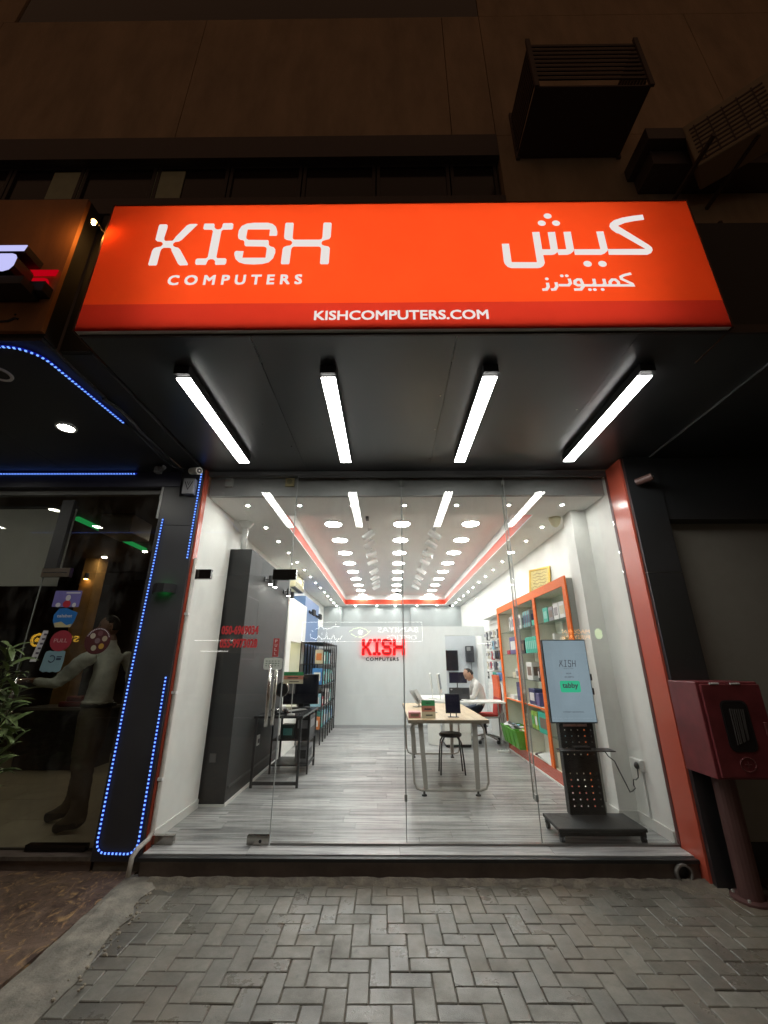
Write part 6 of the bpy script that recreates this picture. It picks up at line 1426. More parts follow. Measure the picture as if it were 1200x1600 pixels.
# furniture and lights of the dim room
g = G(); g.box(-4.05, -3.98, 0.85, 2.45, 3.30, 3.339); single('green_light_strip', g, emit('green_strip', (0.02, 0.42, 0.10), 0.55), 'green light strip on the ceiling of the dim neighbouring shop', 'light strip', (-4.0, 1.6, 3.32))
t = thing('ceiling_cassette', 'pale box-shaped ceiling unit in the dim neighbouring shop', 'ceiling unit', (-3.55, 1.0, 3.1))
g = G(); g.bbox(-3.62, -3.22, 0.75, 1.2, 3.10, 3.338, 0.01); part('housing', g, mat('dim_white', (0.5, 0.48, 0.44), 0.5), t)
g = G(); g.box(-3.60, -3.24, 0.744, 0.7495, 3.12, 3.3); part('grille', g, mat('dim_grey', (0.36, 0.35, 0.32), 0.5), t)
for (x, y, z, lab) in ((-5.05, 3.0, 3.335, 'tiny warm downlight in the dim neighbouring shop, left one'), (-4.1, 2.6, 3.335, 'tiny warm downlight in the dim neighbouring shop, near the pillar'), (-3.1, 1.8, 3.335, 'tiny warm downlight in the dim neighbouring shop, above the man')):
    t = thing('downlight', lab, 'downlight', (x, y, z), 'downlights in the neighbouring shop')
    g = G(); g.cyl((x, y, z), (x, y, z - 0.006), 0.05, 14); part('trim_ring', g, mat('dim_white', (0.5, 0.48, 0.44), 0.5), t)
    g = G(); g.cyl((x, y, z - 0.0065), (x, y, z - 0.009), 0.038, 14); part('lens', g, emit('lamp_warm', (1.0, 0.90, 0.70), 190.0), t)
wl_ = thing('wall_lamp', 'warm wall lamp on a column in the dim neighbouring shop', 'wall lamp', (-5.3, 3.0, 2.85))
g = G(); g.box(-5.45, -5.2, 3.1, 3.35, 0.112, 3.338); part('column', g, mat('ochre_column', (0.32, 0.17, 0.05), 0.6, var=0.2), wl_)
g = G(); g.cyl((-5.32, 3.05, 3.05), (-5.32, 3.05, 2.95), 0.035, 14); part('shade', g, BLACK, wl_)
g = G(); g.cyl((-5.32, 3.05, 2.949), (-5.32, 3.05, 2.945), 0.03, 14); part('lens', g, emit('lamp_amber', (1.0, 0.62, 0.22), 30.0), wl_)
ct = thing('counter', 'dark counter inside the neighbouring shop behind the man', 'counter', (-4.8, 2.8, 0.12))
g = G(); g.box(-5.4, -4.3, 2.6, 3.1, 0.12, 0.90); part('body', g, mat('black_counter', (0.014, 0.014, 0.018), 0.35), ct)
g = G(); g.box(-5.45, -4.25, 2.55, 3.15, 0.901, 0.935); part('top', g, mat('counter_top', (0.14, 0.13, 0.12), 0.3), ct)
g = G(); g.bbox(-4.98, -4.62, 2.65, 2.9, 0.936, 1.01, 0.02); g.bbox(-4.9, -4.66, 2.68, 2.87, 1.011, 1.08, 0.02); single('red_box', g, mat('dark_red_box', (0.20, 0.03, 0.035), 0.4), 'red box on the dark counter in the neighbouring shop', 'box', (-4.8, 2.78, 0.935))
t = thing('purple_display', 'small screen with purple lit lines by the side wall of the dim shop', 'display', (-2.46, 1.2, 2.75))
g = G(); g.box(-2.62, -2.385, 1.2, 1.24, 2.65, 2.92); part('housing', g, BLACK, t)
for z in (2.70, 2.82):
    g = G(); g.box(-2.60, -2.39, 1.194, 1.199, z, z + 0.03); part('lit_line', g, emit('purple_line', (0.16, 0.05, 0.8), 0.8), t)

# ------------------------------------------------------------------ people
SKIN_D = mat('brown_skin', (0.20, 0.105, 0.065), 0.5, var=0.08, vscale=30)
SKIN_M = mat('tan_skin', (0.42, 0.24, 0.16), 0.5, var=0.08, vscale=30)
HAIR = mat('black_hair', (0.012, 0.010, 0.009), 0.55, var=0.3, vscale=90)
def person(name, label, loc, J, E, mats, region, cloth=(1, 2), fold=0.010, lev=3):
    """J: joint -> (x,y,z,radius[,radius2]); E: edges; one skin surface; region(face centre, nearest edge) -> material slot"""
    t = thing(name, label, 'person', loc)
    me = bpy.data.meshes.new('body'); keys = list(J); ix = {k: i for i, k in enumerate(keys)}
    me.from_pydata([tuple(Vector(J[k][:3]) - Vector(loc)) for k in keys], [(ix[a], ix[b]) for a, b in E], [])
    o = bpy.data.objects.new('body', me); COL.objects.link(o)
    sk = o.modifiers.new('skin', 'SKIN'); sk.use_smooth_shade = True; sk.branch_smoothing = 0.6
    sv = me.skin_vertices[0].data
    for k in keys:
        r = J[k][3]; r2 = J[k][4] if len(J[k]) > 4 else r
        sv[ix[k]].radius = (r, r2); sv[ix[k]].use_root = False
    sv[ix[keys[0]]].use_root = True
    sb_ = o.modifiers.new('sub', 'SUBSURF'); sb_.levels = lev; sb_.render_levels = lev
    dg = bpy.context.evaluated_depsgraph_get(); dg.update()
    m2 = bpy.data.meshes.new_from_object(o.evaluated_get(dg))
    bpy.data.objects.remove(o)
    bq = bmesh.new(); bq.from_mesh(m2); bmesh.ops.recalc_face_normals(bq, faces=bq.faces); bq.to_mesh(m2); bq.free()
    m2.materials.clear()
    for m in mats: m2.materials.append(m)
    seg = [(a, b, Vector(J[a][:3]) - Vector(loc), Vector(J[b][:3]) - Vector(loc)) for a, b in E]
    for p in m2.polygons:
        c = p.center; best = None
        for a, b, pa, pb in seg:
            d = pb - pa; tt = max(0, min(1, (c - pa).dot(d) / max(1e-9, d.length_squared)))
            dist = (c - pa - d * tt).length - (J[a][3] * (1 - tt) + J[b][3] * tt)
            if best is None or dist < best[0]: best = (dist, a, b, tt)
        p.material_index = region(best[1], best[2], best[3], c + Vector(loc)); p.use_smooth = True
    vm = {}
    for p in m2.polygons:
        for vi in p.vertices: vm[vi] = max(vm.get(vi, 0), p.material_index if p.material_index in cloth else 0)
    for v in m2.vertices:
        if vm.get(v.index, 0):
            q = Vector(v.co); k = fold if vm[v.index] == 1 else fold * 0.7
            f = mnoise.noise(Vector((q.x * 9, q.y * 9, q.z * 22 + 3))) + 0.6 * mnoise.noise(Vector((q.x * 16 + 4, q.y * 16, q.z * 30 + q.x * 25)))
            v.co = q + v.normal * k * (f - 0.1)
    b = bpy.data.objects.new('body', m2); COL.objects.link(b); b.parent = t
    ORG[b.name] = Vector(loc)
    return t, b
def hand(J, E, wrist, key, dirv, up, side, r=0.0085, curl=0.5):
    """palm and five bent fingers of unequal length added to the skeleton"""
    d = Vector(dirv).normalized(); u = Vector(up); u = (u - d * u.dot(d)).normalized(); s = d.cross(u) * side
    w = Vector(J[wrist][:3]); pm = w + d * 0.055
    J[key + 'p'] = (*pm, 0.024, 0.02); E.append((wrist, key + 'p'))
    for k, (off, ln) in enumerate(((-0.030, 0.062), (-0.010, 0.076), (0.011, 0.072), (0.030, 0.054))):
        a = pm + d * 0.03 + s * off; b = a + d * ln * 0.5 - u * ln * 0.5 * curl * 0.6; c = b + d * ln * 0.4 - u * ln * 0.5 * curl
        for q, pt in enumerate((a, b, c)): J['%s%d%d' % (key, k, q)] = (*pt, r * (1 - 0.1 * q))
        E.extend([(key + 'p', '%s%d0' % (key, k)), ('%s%d0' % (key, k), '%s%d1' % (key, k)), ('%s%d1' % (key, k), '%s%d2' % (key, k))])
    a = w + d * 0.03 - s * 0.035; b = a + d * 0.03 - s * 0.02 - u * 0.012; c = b + d * 0.026 - u * 0.008
    for q, pt in enumerate((a, b, c)): J['%st%d' % (key, q)] = (*pt, r * 1.15 - 0.001 * q)
    E.extend([(wrist, key + 't0'), (key + 't0', key + 't1'), (key + 't1', key + 't2')])
def head_parts(t, c, face, upv, mskin, sc=1.0, beard=None, bald=0.0):
    """nose, ears, eyes, mouth and hair on a head centred at c that looks along face"""
    c = Vector(c); f = Vector(face).normalized(); u = Vector(upv); u = (u - f * u.dot(f)).normalized(); s = f.cross(u)
    B = Matrix(((f.x, s.x, u.x, c.x), (f.y, s.y, u.y, c.y), (f.z, s.z, u.z, c.z), (0, 0, 0, 1)))
    k = sc
    g = G(); g.ell((0, 0, 0), 0.098 * k, 0.076 * k, 0.118 * k, 20, 14, None)
    bmesh.ops.transform(g.bm, matrix=B, verts=g.bm.verts)
    h = part('head', g, mskin, t, smooth=True)
    def add(nm, fn, m):
        g = G(); fn(g); bmesh.ops.transform(g.bm, matrix=B, verts=g.bm.verts); return part(nm, g, m, h, smooth=True)
    add('nose', lambda g: (g.ell((0.092 * k, 0, -0.016 * k), 0.015 * k, 0.011 * k, 0.025 * k, 10, 8), g.ell((0.097 * k, 0, -0.032 * k), 0.012 * k, 0.014 * k, 0.010 * k, 10, 8)), mskin)
    for sg in (-1, 1):
        add('ear', lambda g: g.ell((-0.006 * k, sg * 0.077 * k, -0.008 * k), 0.020 * k, 0.010 * k, 0.032 * k, 10, 8), mskin)
        add('eye', lambda g: g.ell((0.083 * k, sg * 0.032 * k, 0.010 * k), 0.010 * k, 0.013 * k, 0.007 * k, 10, 8), HAIR)
        add('eyebrow', lambda g: g.ell((0.089 * k, sg * 0.033 * k, 0.030 * k), 0.008 * k, 0.020 * k, 0.005 * k, 10, 6), HAIR)
    add('mouth', lambda g: g.ell((0.086 * k, 0, -0.062 * k), 0.010 * k, 0.024 * k, 0.006 * k, 10, 6), mat('lips', (0.24, 0.10, 0.08), 0.5))
    add('chin', lambda g: g.ell((0.046 * k, 0, -0.090 * k), 0.036 * k, 0.042 * k, 0.030 * k, 12, 8), mskin)
    def hair(g):
        t = bmesh.new(); bmesh.ops.create_uvsphere(t, u_segments=28, v_segments=20, radius=1.0)
        rr = random.Random(2)
        kill = []
        for v in t.verts:
            x, y, z = v.co
            keep = (z > 0.42 and x < 0.55 - 0.5 * bald) or (x < -0.05 and z > -0.45) or (x < 0.25 and z > 0.28 and abs(y) > 0.5)
            if bald and z > 0.55 and x > 0.15: keep = False
            if not keep: kill.append(v)
            w = 1.0 + rr.uniform(-0.012, 0.02)
            v.co = Vector((x * 0.106 * k * w - 0.004 * k, y * 0.083 * k * w, z * 0.126 * k * w + 0.002 * k))
        bmesh.ops.delete(t, geom=kill, context='VERTS')
        bmesh.ops.solidify(t, geom=list(t.faces), thickness=0.012 * k)
        g.merge(t)
    add('hair', hair, HAIR)
    if beard: add('beard', lambda g: (g.ell((0.05 * k, 0, -0.092 * k), 0.046 * k, 0.05 * k, 0.036 * k, 12, 8), g.ell((0.088 * k, 0, -0.045 * k), 0.012 * k, 0.03 * k, 0.006 * k, 10, 6)), HAIR)
    return h

# man behind the tinted door, walking out, one hand on the door
SHIRT_G = mat('grey_green_shirt', (0.56, 0.60, 0.54), 0.8, var=0.2, vscale=9, bump=0.9, bscale=14); TROU = mat('dark_khaki_trousers', (0.085, 0.068, 0.046), 0.8, var=0.12, vscale=10); SHOE = mat('black_shoe', (0.012, 0.011, 0.010), 0.35); BELT = mat('black_belt', (0.012, 0.012, 0.012), 0.4)
oy = 0.42
J = {'pel': (-2.93, oy, 1.03, 0.168, 0.135), 'wai': (-2.94, oy - 0.01, 1.27, 0.186, 0.150), 'che': (-2.92, oy, 1.50, 0.186, 0.138), 'sho': (-2.925, oy, 1.665, 0.125, 0.090), 'nec': (-2.945, oy, 1.775, 0.062, 0.060), 'hd': (-2.965, oy, 1.87, 0.058, 0.058),
     'sr': (-3.06, oy - 0.16, 1.61, 0.084), 'er': (-3.235, oy - 0.25, 1.365, 0.066), 'wr': (-3.41, oy - 0.31, 1.405, 0.040),
     'sl': (-2.79, oy + 0.15, 1.61, 0.086), 'el': (-2.70, oy + 0.17, 1.33, 0.066), 'wl': (-2.70, oy + 0.15, 1.08, 0.040),
     'hr': (-2.915, oy - 0.105, 0.86, 0.122, 0.122), 'kr': (-2.87, oy - 0.11, 0.56, 0.092), 'ar': (-2.82, oy - 0.10, 0.225, 0.070), 'tr': (-3.02, oy - 0.15, 0.155, 0.037, 0.050), 'hlr': (-2.775, oy - 0.095, 0.165, 0.042),
     'hl': (-2.96, oy + 0.105, 0.86, 0.122, 0.122), 'kl': (-3.04, oy + 0.13, 0.56, 0.092), 'al': (-3.10, oy + 0.18, 0.225, 0.068), 'tl': (-3.32, oy + 0.15, 0.155, 0.037, 0.050), 'hll': (-3.05, oy + 0.19, 0.165, 0.042)}
E_ = [('pel', 'wai'), ('wai', 'che'), ('che', 'sho'), ('sho', 'nec'), ('nec', 'hd'), ('sho', 'sr'), ('sr', 'er'), ('er', 'wr'), ('sho', 'sl'), ('sl', 'el'), ('el', 'wl'), ('pel', 'hr'), ('hr', 'kr'), ('kr', 'ar'), ('ar', 'tr'), ('ar', 'hlr'), ('pel', 'hl'), ('hl', 'kl'), ('kl', 'al'), ('al', 'tl'), ('al', 'hll')]
hand(J, E_, 'wr', 'fr', (-1, -0.25, 0.08), (0, 0.3, 1), 1, curl=0.8); hand(J, E_, 'wl', 'fl', (-0.15, -0.1, -1), (-1, 0, 0.2), 1, curl=0.5)
def reg1(a, b, tt, c):
    ks = {a, b}
    if ks & {'tr', 'tl', 'hlr', 'hll'} and c.z < 0.205: return 3
    if ks & {'tr', 'tl', 'hlr', 'hll'}: return 2
    if ks <= {'nec', 'hd'} or any(k.startswith(('fr', 'fl')) for k in ks): return 0
    if ks & {'wr', 'wl'} and tt > 0.93: return 0
    if ks & {'sr', 'er', 'wr', 'sl', 'el', 'wl', 'che', 'sho', 'nec'}: return 1
    if c.z > 1.185: return 1
    return 2
mn, _b = person('person', 'man in a grey-green long-sleeved shirt and khaki trousers pushing the neighbouring glass door', (-2.93, oy, 0.118), J, E_, [SKIN_D, SHIRT_G, TROU, SHOE, BELT], reg1)
head_parts(mn, (-2.985, oy - 0.02, 1.925), (-0.8, -0.7, -0.04), (0, 0, 1), SKIN_D, 0.98, beard=True)
g = G()
for sgn in (-1, 1):
    g.ell((-2.97, oy - 0.02 + sgn * 0.05, 1.735), 0.042, 0.03, 0.03, 10, 6)
part('collar', g, SHIRT_G, mn, smooth=True)
def fit_ring(body, z, cx, cy, grow, lim=0.24):
    out = []
    V = [v.co + ORG[body.name] for v in body.data.vertices]
    V = [v for v in V if abs(v.z - z) < 0.03 and math.hypot(v.x - cx, v.y - cy) < lim]
    mx = sum(v.x for v in V) / len(V); my = sum(v.y for v in V) / len(V)
    for k in range(24):
        a = 2 * math.pi * k / 24; c, s = math.cos(a), math.sin(a)
        r = max([(v.x - mx) * c + (v.y - my) * s for v in V if abs(math.atan2((v.y - my) * c - (v.x - mx) * s, (v.x - mx) * c + (v.y - my) * s)) < 0.35] or [0.12])
        out.append((mx + (r + grow) * c, my + (r + grow) * s, z))
    return out
g = G(); g.tube(fit_ring(_b, 1.195, -2.93, oy, -0.010, 0.23), 0.017, 6, closed=True); part('shirt_hem', g, SHIRT_G, mn, smooth=True)
g = G(); g.tube(fit_ring(_b, 1.163, -2.93, oy, -0.012, 0.23), 0.018, 6, closed=True); part('belt', g, BELT, mn, smooth=True)
g = G(); g.tube([(-2.928 + 0.152 * math.cos(R(a)), oy + 0.115 * math.sin(R(a)), 1.168) for a in range(0, 360, 12)], 0.019, 6, closed=True); part('belt', g, BELT, mn, smooth=True)

# man at the white desk
SHIRT_W = mat('pale_grey_shirt', (0.56, 0.55, 0.52), 0.8, var=0.08, vscale=12, bump=0.2, bscale=25); JEAN = mat('dark_blue_jeans', (0.035, 0.05, 0.085), 0.8, var=0.15, vscale=20)
ym = 4.68
J = {'pel': (1.86, ym, 0.725, 0.125, 0.110), 'wai': (1.855, ym, 0.90, 0.135, 0.112), 'che': (1.80, ym, 1.075, 0.148, 0.118), 'sho': (1.735, ym, 1.19, 0.115, 0.085), 'nec': (1.675, ym, 1.255, 0.056), 'hd': (1.63, ym, 1.30, 0.055),
     'sr': (1.72, ym - 0.175, 1.15, 0.068), 'er': (1.63, ym - 0.22, 0.93, 0.05), 'wr': (1.47, ym - 0.16, 0.935, 0.032),
     'sl': (1.72, ym + 0.175, 1.15, 0.068), 'el': (1.62, ym + 0.22, 0.95, 0.05), 'wl': (1.46, ym + 0.12, 0.94, 0.032),
     'hr': (1.74, ym - 0.10, 0.715, 0.095), 'kr': (1.45, ym - 0.12, 0.69, 0.068), 'ar': (1.50, ym - 0.12, 0.255, 0.048), 'tr': (1.36, ym - 0.13, 0.185, 0.033, 0.042), 'hlr': (1.535, ym - 0.12, 0.19, 0.033),
     'hl': (1.74, ym + 0.10, 0.715, 0.095), 'kl': (1.45, ym + 0.14, 0.69, 0.068), 'al': (1.55, ym + 0.14, 0.255, 0.048), 'tl': (1.41, ym + 0.15, 0.185, 0.033, 0.042), 'hll': (1.585, ym + 0.14, 0.19, 0.033)}
E_ = [('pel', 'wai'), ('wai', 'che'), ('che', 'sho'), ('sho', 'nec'), ('nec', 'hd'), ('sho', 'sr'), ('sr', 'er'), ('er', 'wr'), ('sho', 'sl'), ('sl', 'el'), ('el', 'wl'), ('pel', 'hr'), ('hr', 'kr'), ('kr', 'ar'), ('ar', 'tr'), ('ar', 'hlr'), ('pel', 'hl'), ('hl', 'kl'), ('kl', 'al'), ('al', 'tl'), ('al', 'hll')]
hand(J, E_, 'wr', 'fr', (-1, 0.15, -0.05), (0, 0, 1), -1, curl=0.4); hand(J, E_, 'wl', 'fl', (-1, -0.15, -0.05), (0, 0, 1), 1, curl=0.4)
def reg2(a, b, tt, c):
    ks = {a, b}
    if ks & {'tr', 'tl', 'hlr', 'hll'}: return 3
    if ks <= {'nec', 'hd'} or any(k.startswith(('fr', 'fl')) for k in ks): return 0
    if ks & {'wr', 'wl'} and tt > 0.9: return 0
    if ks & {'hr', 'kr', 'ar', 'hl', 'kl', 'al'} and c.z < 0.80: return 2
    return 1 if c.z > 0.73 else 2
m_, _b = person('person', 'man in a pale shirt with receding hair bending over the white desk', (1.86, ym, 0.15), J, E_, [SKIN_M, SHIRT_W, JEAN, SHOE], reg2, fold=0.006, lev=2)
head_parts(m_, (1.60, ym, 1.345), (-0.86, -0.22, -0.52), (-0.5, 0, 1), SKIN_M, 0.96, bald=0.55)

# ------------------------------------------------------------------ potted plant in front of the neighbouring glass
LEAF = mat('glossy_leaf', (0.16, 0.22, 0.085), 0.30, var=0.2, vscale=14, rand=0.45); STEM = mat('green_stem', (0.06, 0.07, 0.03), 0.6)
pt = thing('potted_plant', 'bushy potted plant with long pointed leaves at the left picture edge', 'plant', (-3.3, -0.42, 0.0))
g = G(); g.lathe([(0.17, 0.007), (0.21, 0.20), (0.22, 0.40), (0.235, 0.40), (0.235, 0.43), (0.21, 0.43), (0.20, 0.36)], (-3.42, -0.42, 0.0), 22); part('pot', g, mat('grey_pot', (0.20, 0.19, 0.17), 0.6, var=0.2, vscale=8), pt)
g = G(); g.cyl((-3.42, -0.42, 0.30), (-3.42, -0.42, 0.37), 0.20, 18); part('soil', g, mat('soil', (0.05, 0.035, 0.02), 0.9, bump=0.5), pt)
def leaf_mesh(L, w):
    g = G(); n = 5; rows = []
    for k in range(n + 1):
        t_ = k / n; ww = w * math.sin(math.pi * (t_ * 0.92 + 0.06)) ** 0.9; z = 0.10 * L * math.sin(t_ * 2.4) - 0.22 * L * t_ * t_
        rows.append([g.bm.verts.new((L * t_, -ww, z + 0.25 * ww)), g.bm.verts.new((L * t_, 0, z)), g.bm.verts.new((L * t_, ww, z + 0.25 * ww))])
    for a, b in zip(rows, rows[1:]):
        for q in range(2): g.bm.faces.new((a[q], b[q], b[q + 1], a[q + 1]))
    return mesh_of('leaf', g, LEAF, smooth=True)
lm = [leaf_mesh(0.18, 0.025), leaf_mesh(0.21, 0.029), leaf_mesh(0.15, 0.022)]
rp2 = random.Random(77)
sg2 = G()
nleaf = 0
stems = []
for k in range(19):
    a = rp2.uniform(0, 6.28); top = Vector((-3.42 + rp2.uniform(-0.22, 0.40), -0.42 + rp2.uniform(-0.22, 0.2), rp2.uniform(0.75, 1.72)))
    if k < 10: top = Vector((-3.42 + (0.36, 0.40, 0.34, 0.28, 0.22, 0.40, 0.15, 0.42, 0.33, 0.30)[k], -0.47 + rp2.uniform(-0.12, 0.12), (1.28, 0.95, 1.10, 1.58, 1.70, 0.72, 1.45, 1.16, 0.85, 1.36)[k]))
    base = Vector((-3.42 + 0.08 * math.cos(a), -0.42 + 0.08 * math.sin(a), 0.36))
    mid = (base + top) / 2 + Vector((0.05 * math.cos(a), 0.05 * math.sin(a), 0.05))
    P = [base * (1 - t_) ** 2 + mid * 2 * t_ * (1 - t_) + top * t_ ** 2 for t_ in [q / 7 for q in range(8)]]
    sg2.tube(P, 0.006, 5)
    for q in range(18):
        t_ = 0.38 + 0.62 * q / 17; p = base * (1 - t_) ** 2 + mid * 2 * t_ * (1 - t_) + top * t_ ** 2
        o = bpy.data.objects.new('leaf', rp2.choice(lm)); COL.objects.link(o); o.parent = pt
        o.location = p - Vector((-3.3, -0.42, 0.0)); o.rotation_euler = (rp2.uniform(-0.5, 0.5), rp2.uniform(-0.75, 0.25) - 0.35 * (t_ > 0.9), q * 2.4 + rp2.uniform(-0.4, 0.4))
        s_ = rp2.uniform(0.7, 1.15); o.scale = (s_, s_, s_); nleaf += 1
part('stem', sg2, STEM, pt)

# ================================================================== RIGHT NEIGHBOUR
g = G(); g.box(2.7355, 8.0, -0.325, 0.0, 2.88, 3.545); nwh = thing('neighbour_header', 'black panelled header above the plain grey front at the right', 'header', (4.5, -0.2, 2.88)); part('panel', g, BLACKACP, nwh)
rc = thing('right_canopy', 'black canopy and blank fascia of the shop at the right', 'canopy', (4.5, -1.0, 3.55))
g = G(); g.box(2.694, 8.0, -2.0, -0.001, 3.553, 3.58); part('soffit_panel', g, BLACKACP, rc)
g = G(); g.box(2.20, 8.0, -1.90, -1.84, 3.60, 4.75); part('fascia_panel', g, mat('black_fascia', (0.010, 0.011, 0.012), 0.5), rc)
g = G(); g.box(2.690, 2.6935, -2.02, -0.02, 3.540, 3.58); part('trim', g, mat('dim_trim', (0.12, 0.12, 0.12), 0.4), rc)
gp = thing('grey_panel', 'plain grey-beige frosted shopfront panel at the right edge', 'panel', (4.5, -0.1, 0.2))
g = G(); g.box(2.7355, 8.0, -0.18, -0.12, 0.24, 2.879); part('panel', g, mat('grey_beige_film', (0.25, 0.235, 0.20), 0.32, var=0.05), gp)
g = G(); g.box(2.7355, 8.0, -0.21, -0.13, 0.021, 0.239); part('plinth', g, mat('black_plinth', (0.02, 0.018, 0.017), 0.6), gp)
hc = thing('hose_cabinet', 'dark red fire hose cabinet on a post beside the shop', 'hose cabinet', (2.6, -0.5, 0.0))
REDC = mat('cabinet_red', (0.15, 0.026, 0.030), 0.40, var=0.28, vscale=7, bump=0.06, bscale=12)
g = G(); g.bbox(2.372, 2.845, -0.68, -0.345, 0.775, 1.428, 0.006); part('body', g, REDC, hc)
g = G(); g.bbox(2.395, 2.842, -0.703, -0.681, 0.79, 1.412, 0.006); dd = part('door', g, REDC, hc)
g = G(); g.prism(rrect(2.50, 2.705, 0.955, 1.30, 0.045), lambda x, z: (x, -0.7065, z), lambda x, z: (x, -0.7035, z)); part('window_rim', g, BLACK, dd)
g = G(); g.prism(rrect(2.512, 2.693, 0.967, 1.288, 0.038), lambda x, z: (x, -0.7085, z), lambda x, z: (x, -0.7067, z)); part('window', g, mat('smoked_window', (0.02, 0.018, 0.018), 0.15), dd)
g = G()
for k in range(7): g.tube([(2.56 + 0.016 * k * (1 if k % 2 else 0.9), -0.7095, 1.0 + 0.006 * k), (2.565 + 0.016 * k, -0.7095, 1.24)], 0.005, 5)
part('hose', g, mat('hose_grey', (0.045, 0.04, 0.036), 0.6), dd)
g = G(); g.lathe([(0.075, 0.0), (0.125, 0.0), (0.125, 0.014), (0.077, 0.016)], (2.555, -0.47, 0.001), 22); part('base_flange', g, mat('faded_red_post', (0.105, 0.050, 0.045), 0.5), hc)
for k in range(4):
    g = G(); a_ = R(45 + 90 * k); g.cyl((2.555 + 0.102 * math.cos(a_), -0.47 + 0.102 * math.sin(a_), 0.015), (2.555 + 0.102 * math.cos(a_), -0.47 + 0.102 * math.sin(a_), 0.03), 0.010, 6); part('bolt', g, GREYMET, hc)
g = G(); g.bbox(2.79, 2.815, -0.712, -0.7035, 1.06, 1.15, 0.003, seg=1); part('handle', g, mat('dull_red_metal', (0.16, 0.05, 0.05), 0.4), dd)
g = G(); g.tube([(2.60 + 0.055 * math.cos(R(a)), -0.7045, 0.875 + 0.045 * math.sin(R(a))) for a in range(0, 360, 20)], 0.004, 5, closed=True); g.box(2.596, 2.604, -0.707, -0.7035, 0.855, 0.895); g.box(2.575, 2.625, -0.707, -0.7035, 0.872, 0.878); part('latch', g, mat('dull_red_metal', (0.16, 0.05, 0.05), 0.4), dd)
for x in (2.50, 2.66):
    g = G(); g.cyl((x - 0.035, -0.70, 1.415), (x + 0.035, -0.70, 1.415), 0.008, 8); part('hinge', g, GREYMET, hc)
g = G(); g.cyl((2.555, -0.47, 0.0), (2.555, -0.47, 0.774), 0.075, 20); part('post', g, mat('faded_red_post', (0.105, 0.050, 0.045), 0.5, var=0.25, vscale=4), hc, smooth=False)
dp = thing('drain_pipe', 'grey open end of a drain pipe in the right end of the step', 'pipe', (2.25, -0.22, 0.05))
g = G(); n = 22
for (ra, rb, ya, yb) in ((0.062, 0.062, -0.262, -0.19), (0.062, 0.05, -0.262, -0.262), (0.05, 0.05, -0.262, -0.216)):
    A = [g.bm.verts.new((2.245 + ra * math.cos(6.2832 * k / n), ya, 0.062 + ra * math.sin(6.2832 * k / n))) for k in range(n)]
    B = [g.bm.verts.new((2.245 + rb * math.cos(6.2832 * k / n), yb, 0.062 + rb * math.sin(6.2832 * k / n))) for k in range(n)]
    for k in range(n): g.bm.faces.new((A[k], A[(k + 1) % n], B[(k + 1) % n], B[k]))
part('pipe', g, mat('grey_pvc', (0.17, 0.16, 0.145), 0.5, var=0.2), dp)
g = G(); g.cyl((2.245, -0.2185, 0.062), (2.245, -0.2165, 0.062), 0.0495, 20); part('opening', g, BLACK, dp)  # black disc paints in the shade inside the pipe

# ================================================================== ACROSS THE STREET (seen mirrored in the glass)
fb = thing('opposite_building', 'pale building with lit shop signs across the street', 'building', (0, -18.3, 0))
g = G(); g.box(-40, 40, -18.6, -18.2, 0, 9); part('wall', g, mat('opposite_wall', (0.30, 0.25, 0.19), 0.8, var=0.15, vscale=0.8), fb)
for k in range(-6, 7):
    g = G(); g.box(k * 6.0 - 2.4, k * 6.0 + 2.4, -18.195, -18.15, 0.1, 2.0); part('shop_window', g, mat('opposite_glass', (0.03, 0.03, 0.03), 0.1), fb)
    g = G(); g.box(k * 6.0 - 0.9, k * 6.0 + 0.9, -18.195, -18.15, 5.2, 6.8); part('window', g, mat('opposite_glass', (0.03, 0.03, 0.03), 0.1), fb)
SGW = emit('far_sign_white', (1.0, 0.98, 0.94), 7.0); SGO = emit('far_sign_orange', (1.0, 0.45, 0.10), 9.0); SGY = emit('far_sign_yellow', (1.0, 0.55, 0.05), 6.0); SGG = emit('far_sign_green', (0.75, 1.0, 0.45), 6.0)
def far(x, z): return (x, -17.99, z)
op = thing('optics_sign', 'white lit sign of the optics shop across the street', 'sign', (-1.4, -18.0, 2.5))
g = G(); g.box(-4.5, 1.75, -18.15, -18.0, 2.5, 3.6); part('board', g, mat('far_board', (0.02, 0.02, 0.02), 0.6), op)
g = G()
for (a, b, c, d) in ((-4.43, 1.70, 3.52, 3.545), (-4.43, 1.70, 2.55, 2.575), (-4.43, -4.405, 2.55, 3.545), (1.675, 1.70, 2.55, 3.545)): g.box(a, b, -17.999, -17.985, c, d)
part('frame', g, SGW, op)
g = G(); text_g(g, 'BANIYAS', lambda u, v: far(1.48 - u, 3.02 + v), 2.0, 0.26); part('lettering', g, SGW, op); g = G(); text_g(g, 'OPTICS', lambda u, v: far(1.40 - u, 2.66 + v), 1.45, 0.22); part('lettering', g, SGW, op)
g = G(); ribbon(g, [(-2.0, 3.05), (-1.75, 3.2), (-1.45, 3.26), (-1.15, 3.18), (-0.95, 3.0)], 0.05, far); ribbon(g, [(-1.9, 2.95), (-1.65, 2.8), (-1.4, 2.78), (-1.1, 2.9), (-0.9, 3.1)], 0.05, far); part('eye_mark', g, SGG, op)
g = G(); oval(g, (-1.42, 3.02), 0.14, 0.14, far); part('eye_mark', g, SGW, op)
g = G()
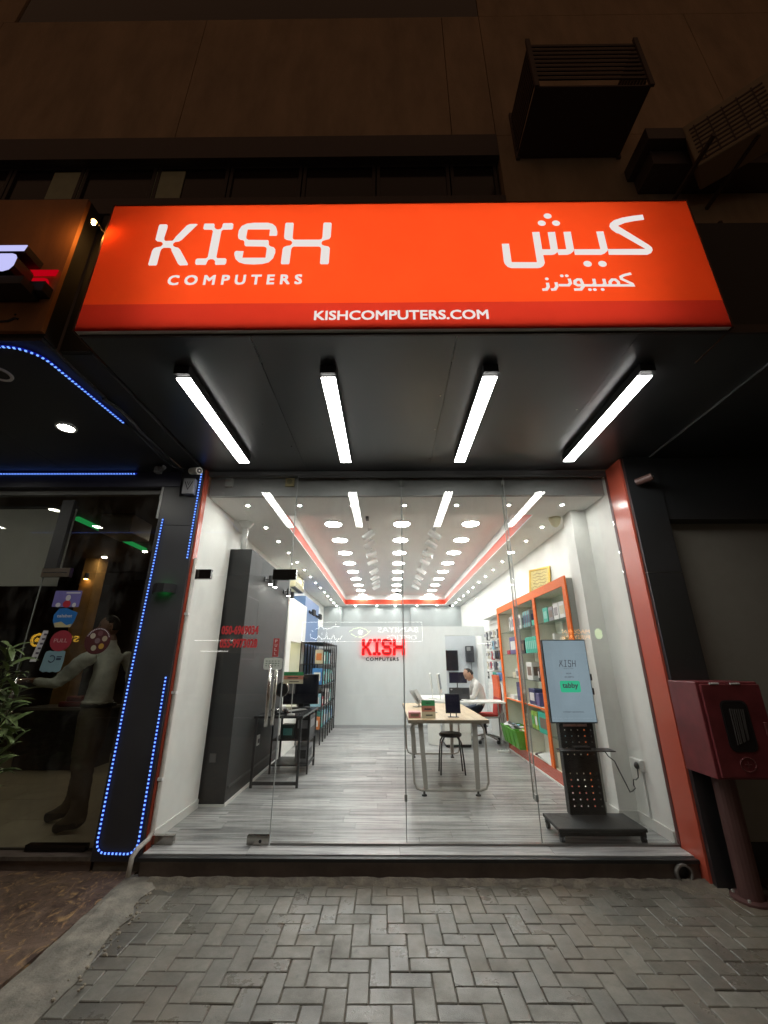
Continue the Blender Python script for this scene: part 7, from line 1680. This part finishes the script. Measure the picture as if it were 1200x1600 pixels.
for P in ([(-2.5, 3.3), (-2.8, 3.32), (-3.0, 3.2), (-3.3, 3.2), (-3.5, 3.38), (-3.6, 3.2), (-3.75, 3.2)], [(-2.35, 2.85), (-2.45, 2.7), (-2.7, 2.68), (-2.8, 2.9), (-2.9, 2.7), (-3.1, 2.7), (-3.15, 3.1), (-3.2, 2.72), (-3.4, 2.68), (-3.55, 2.85), (-3.7, 2.68), (-3.95, 2.75), (-4.0, 2.95)]): ribbon(g, P, 0.05, far)
for d in ((-2.6, 2.6), (-2.9, 2.58), (-3.4, 2.95), (-3.9, 3.08), (-2.7, 3.42)): oval(g, d, 0.035, 0.035, far)
part('script', g, SGW, op)
md = thing('biryani_sign', 'orange lit restaurant sign across the street', 'sign', (9.8, -18.0, 2.6))
g = G(); g.box(8.6, 11.4, -18.15, -18.0, 2.5, 3.3); part('board', g, mat('far_board', (0.02, 0.02, 0.02), 0.6), md)
g = G(); text_g(g, 'MADURAI', lambda u, v: far(10.45 - u, 2.95 + v), 1.4, 0.2); part('lettering', g, SGO, md); g = G(); text_g(g, 'BIRIYANI', lambda u, v: far(10.40 - u, 2.68 + v), 1.4, 0.2); part('lettering', g, SGO, md)
g = G(); oval(g, (10.9, 2.95), 0.2, 0.26, far); part('emblem', g, SGG, md)
sy = thing('yellow_sign', 'yellow lit shop sign with a round emblem across the street', 'sign', (-17.5, -18.0, 2.4))
g = G(); g.box(-20.5, -14.5, -18.15, -18.0, 2.1, 3.2); part('board', g, mat('far_board', (0.02, 0.02, 0.02), 0.6), sy)
g = G(); text_g(g, 'SH', lambda u, v: far(-15.95 - u, 2.55 + v), 0.75, 0.3, bold=0.02); part('lettering', g, SGY, sy)
g = G(); g.tube([(-18.1 + 0.28 * math.cos(R(a)), -17.98, 2.65 + 0.28 * math.sin(R(a))) for a in range(0, 360, 20)], 0.06, 5, closed=True); oval(g, (-18.1, 2.65), 0.12, 0.12, far); part('emblem', g, SGY, sy)
for k, (a, b, z, lab) in enumerate(((-10.0, -7.9, 2.61, 'white lit tube on the shop across the street, upper one'), (-9.6, -8.2, 2.08, 'white lit tube on the shop across the street, lower one'), (-19.2, -16.3, 2.24, 'long white lit tube under the yellow sign across the street'), (4.5, 5.2, 2.45, 'short white lit tube on the far right shop across the street'))):
    g = G(); g.box(a, b, -18.14, -18.09, z, z + 0.04); single('far_tube_light', g, SGW, lab, 'tube light', ((a + b) / 2, -18.1, z), 'tube lights across the street')
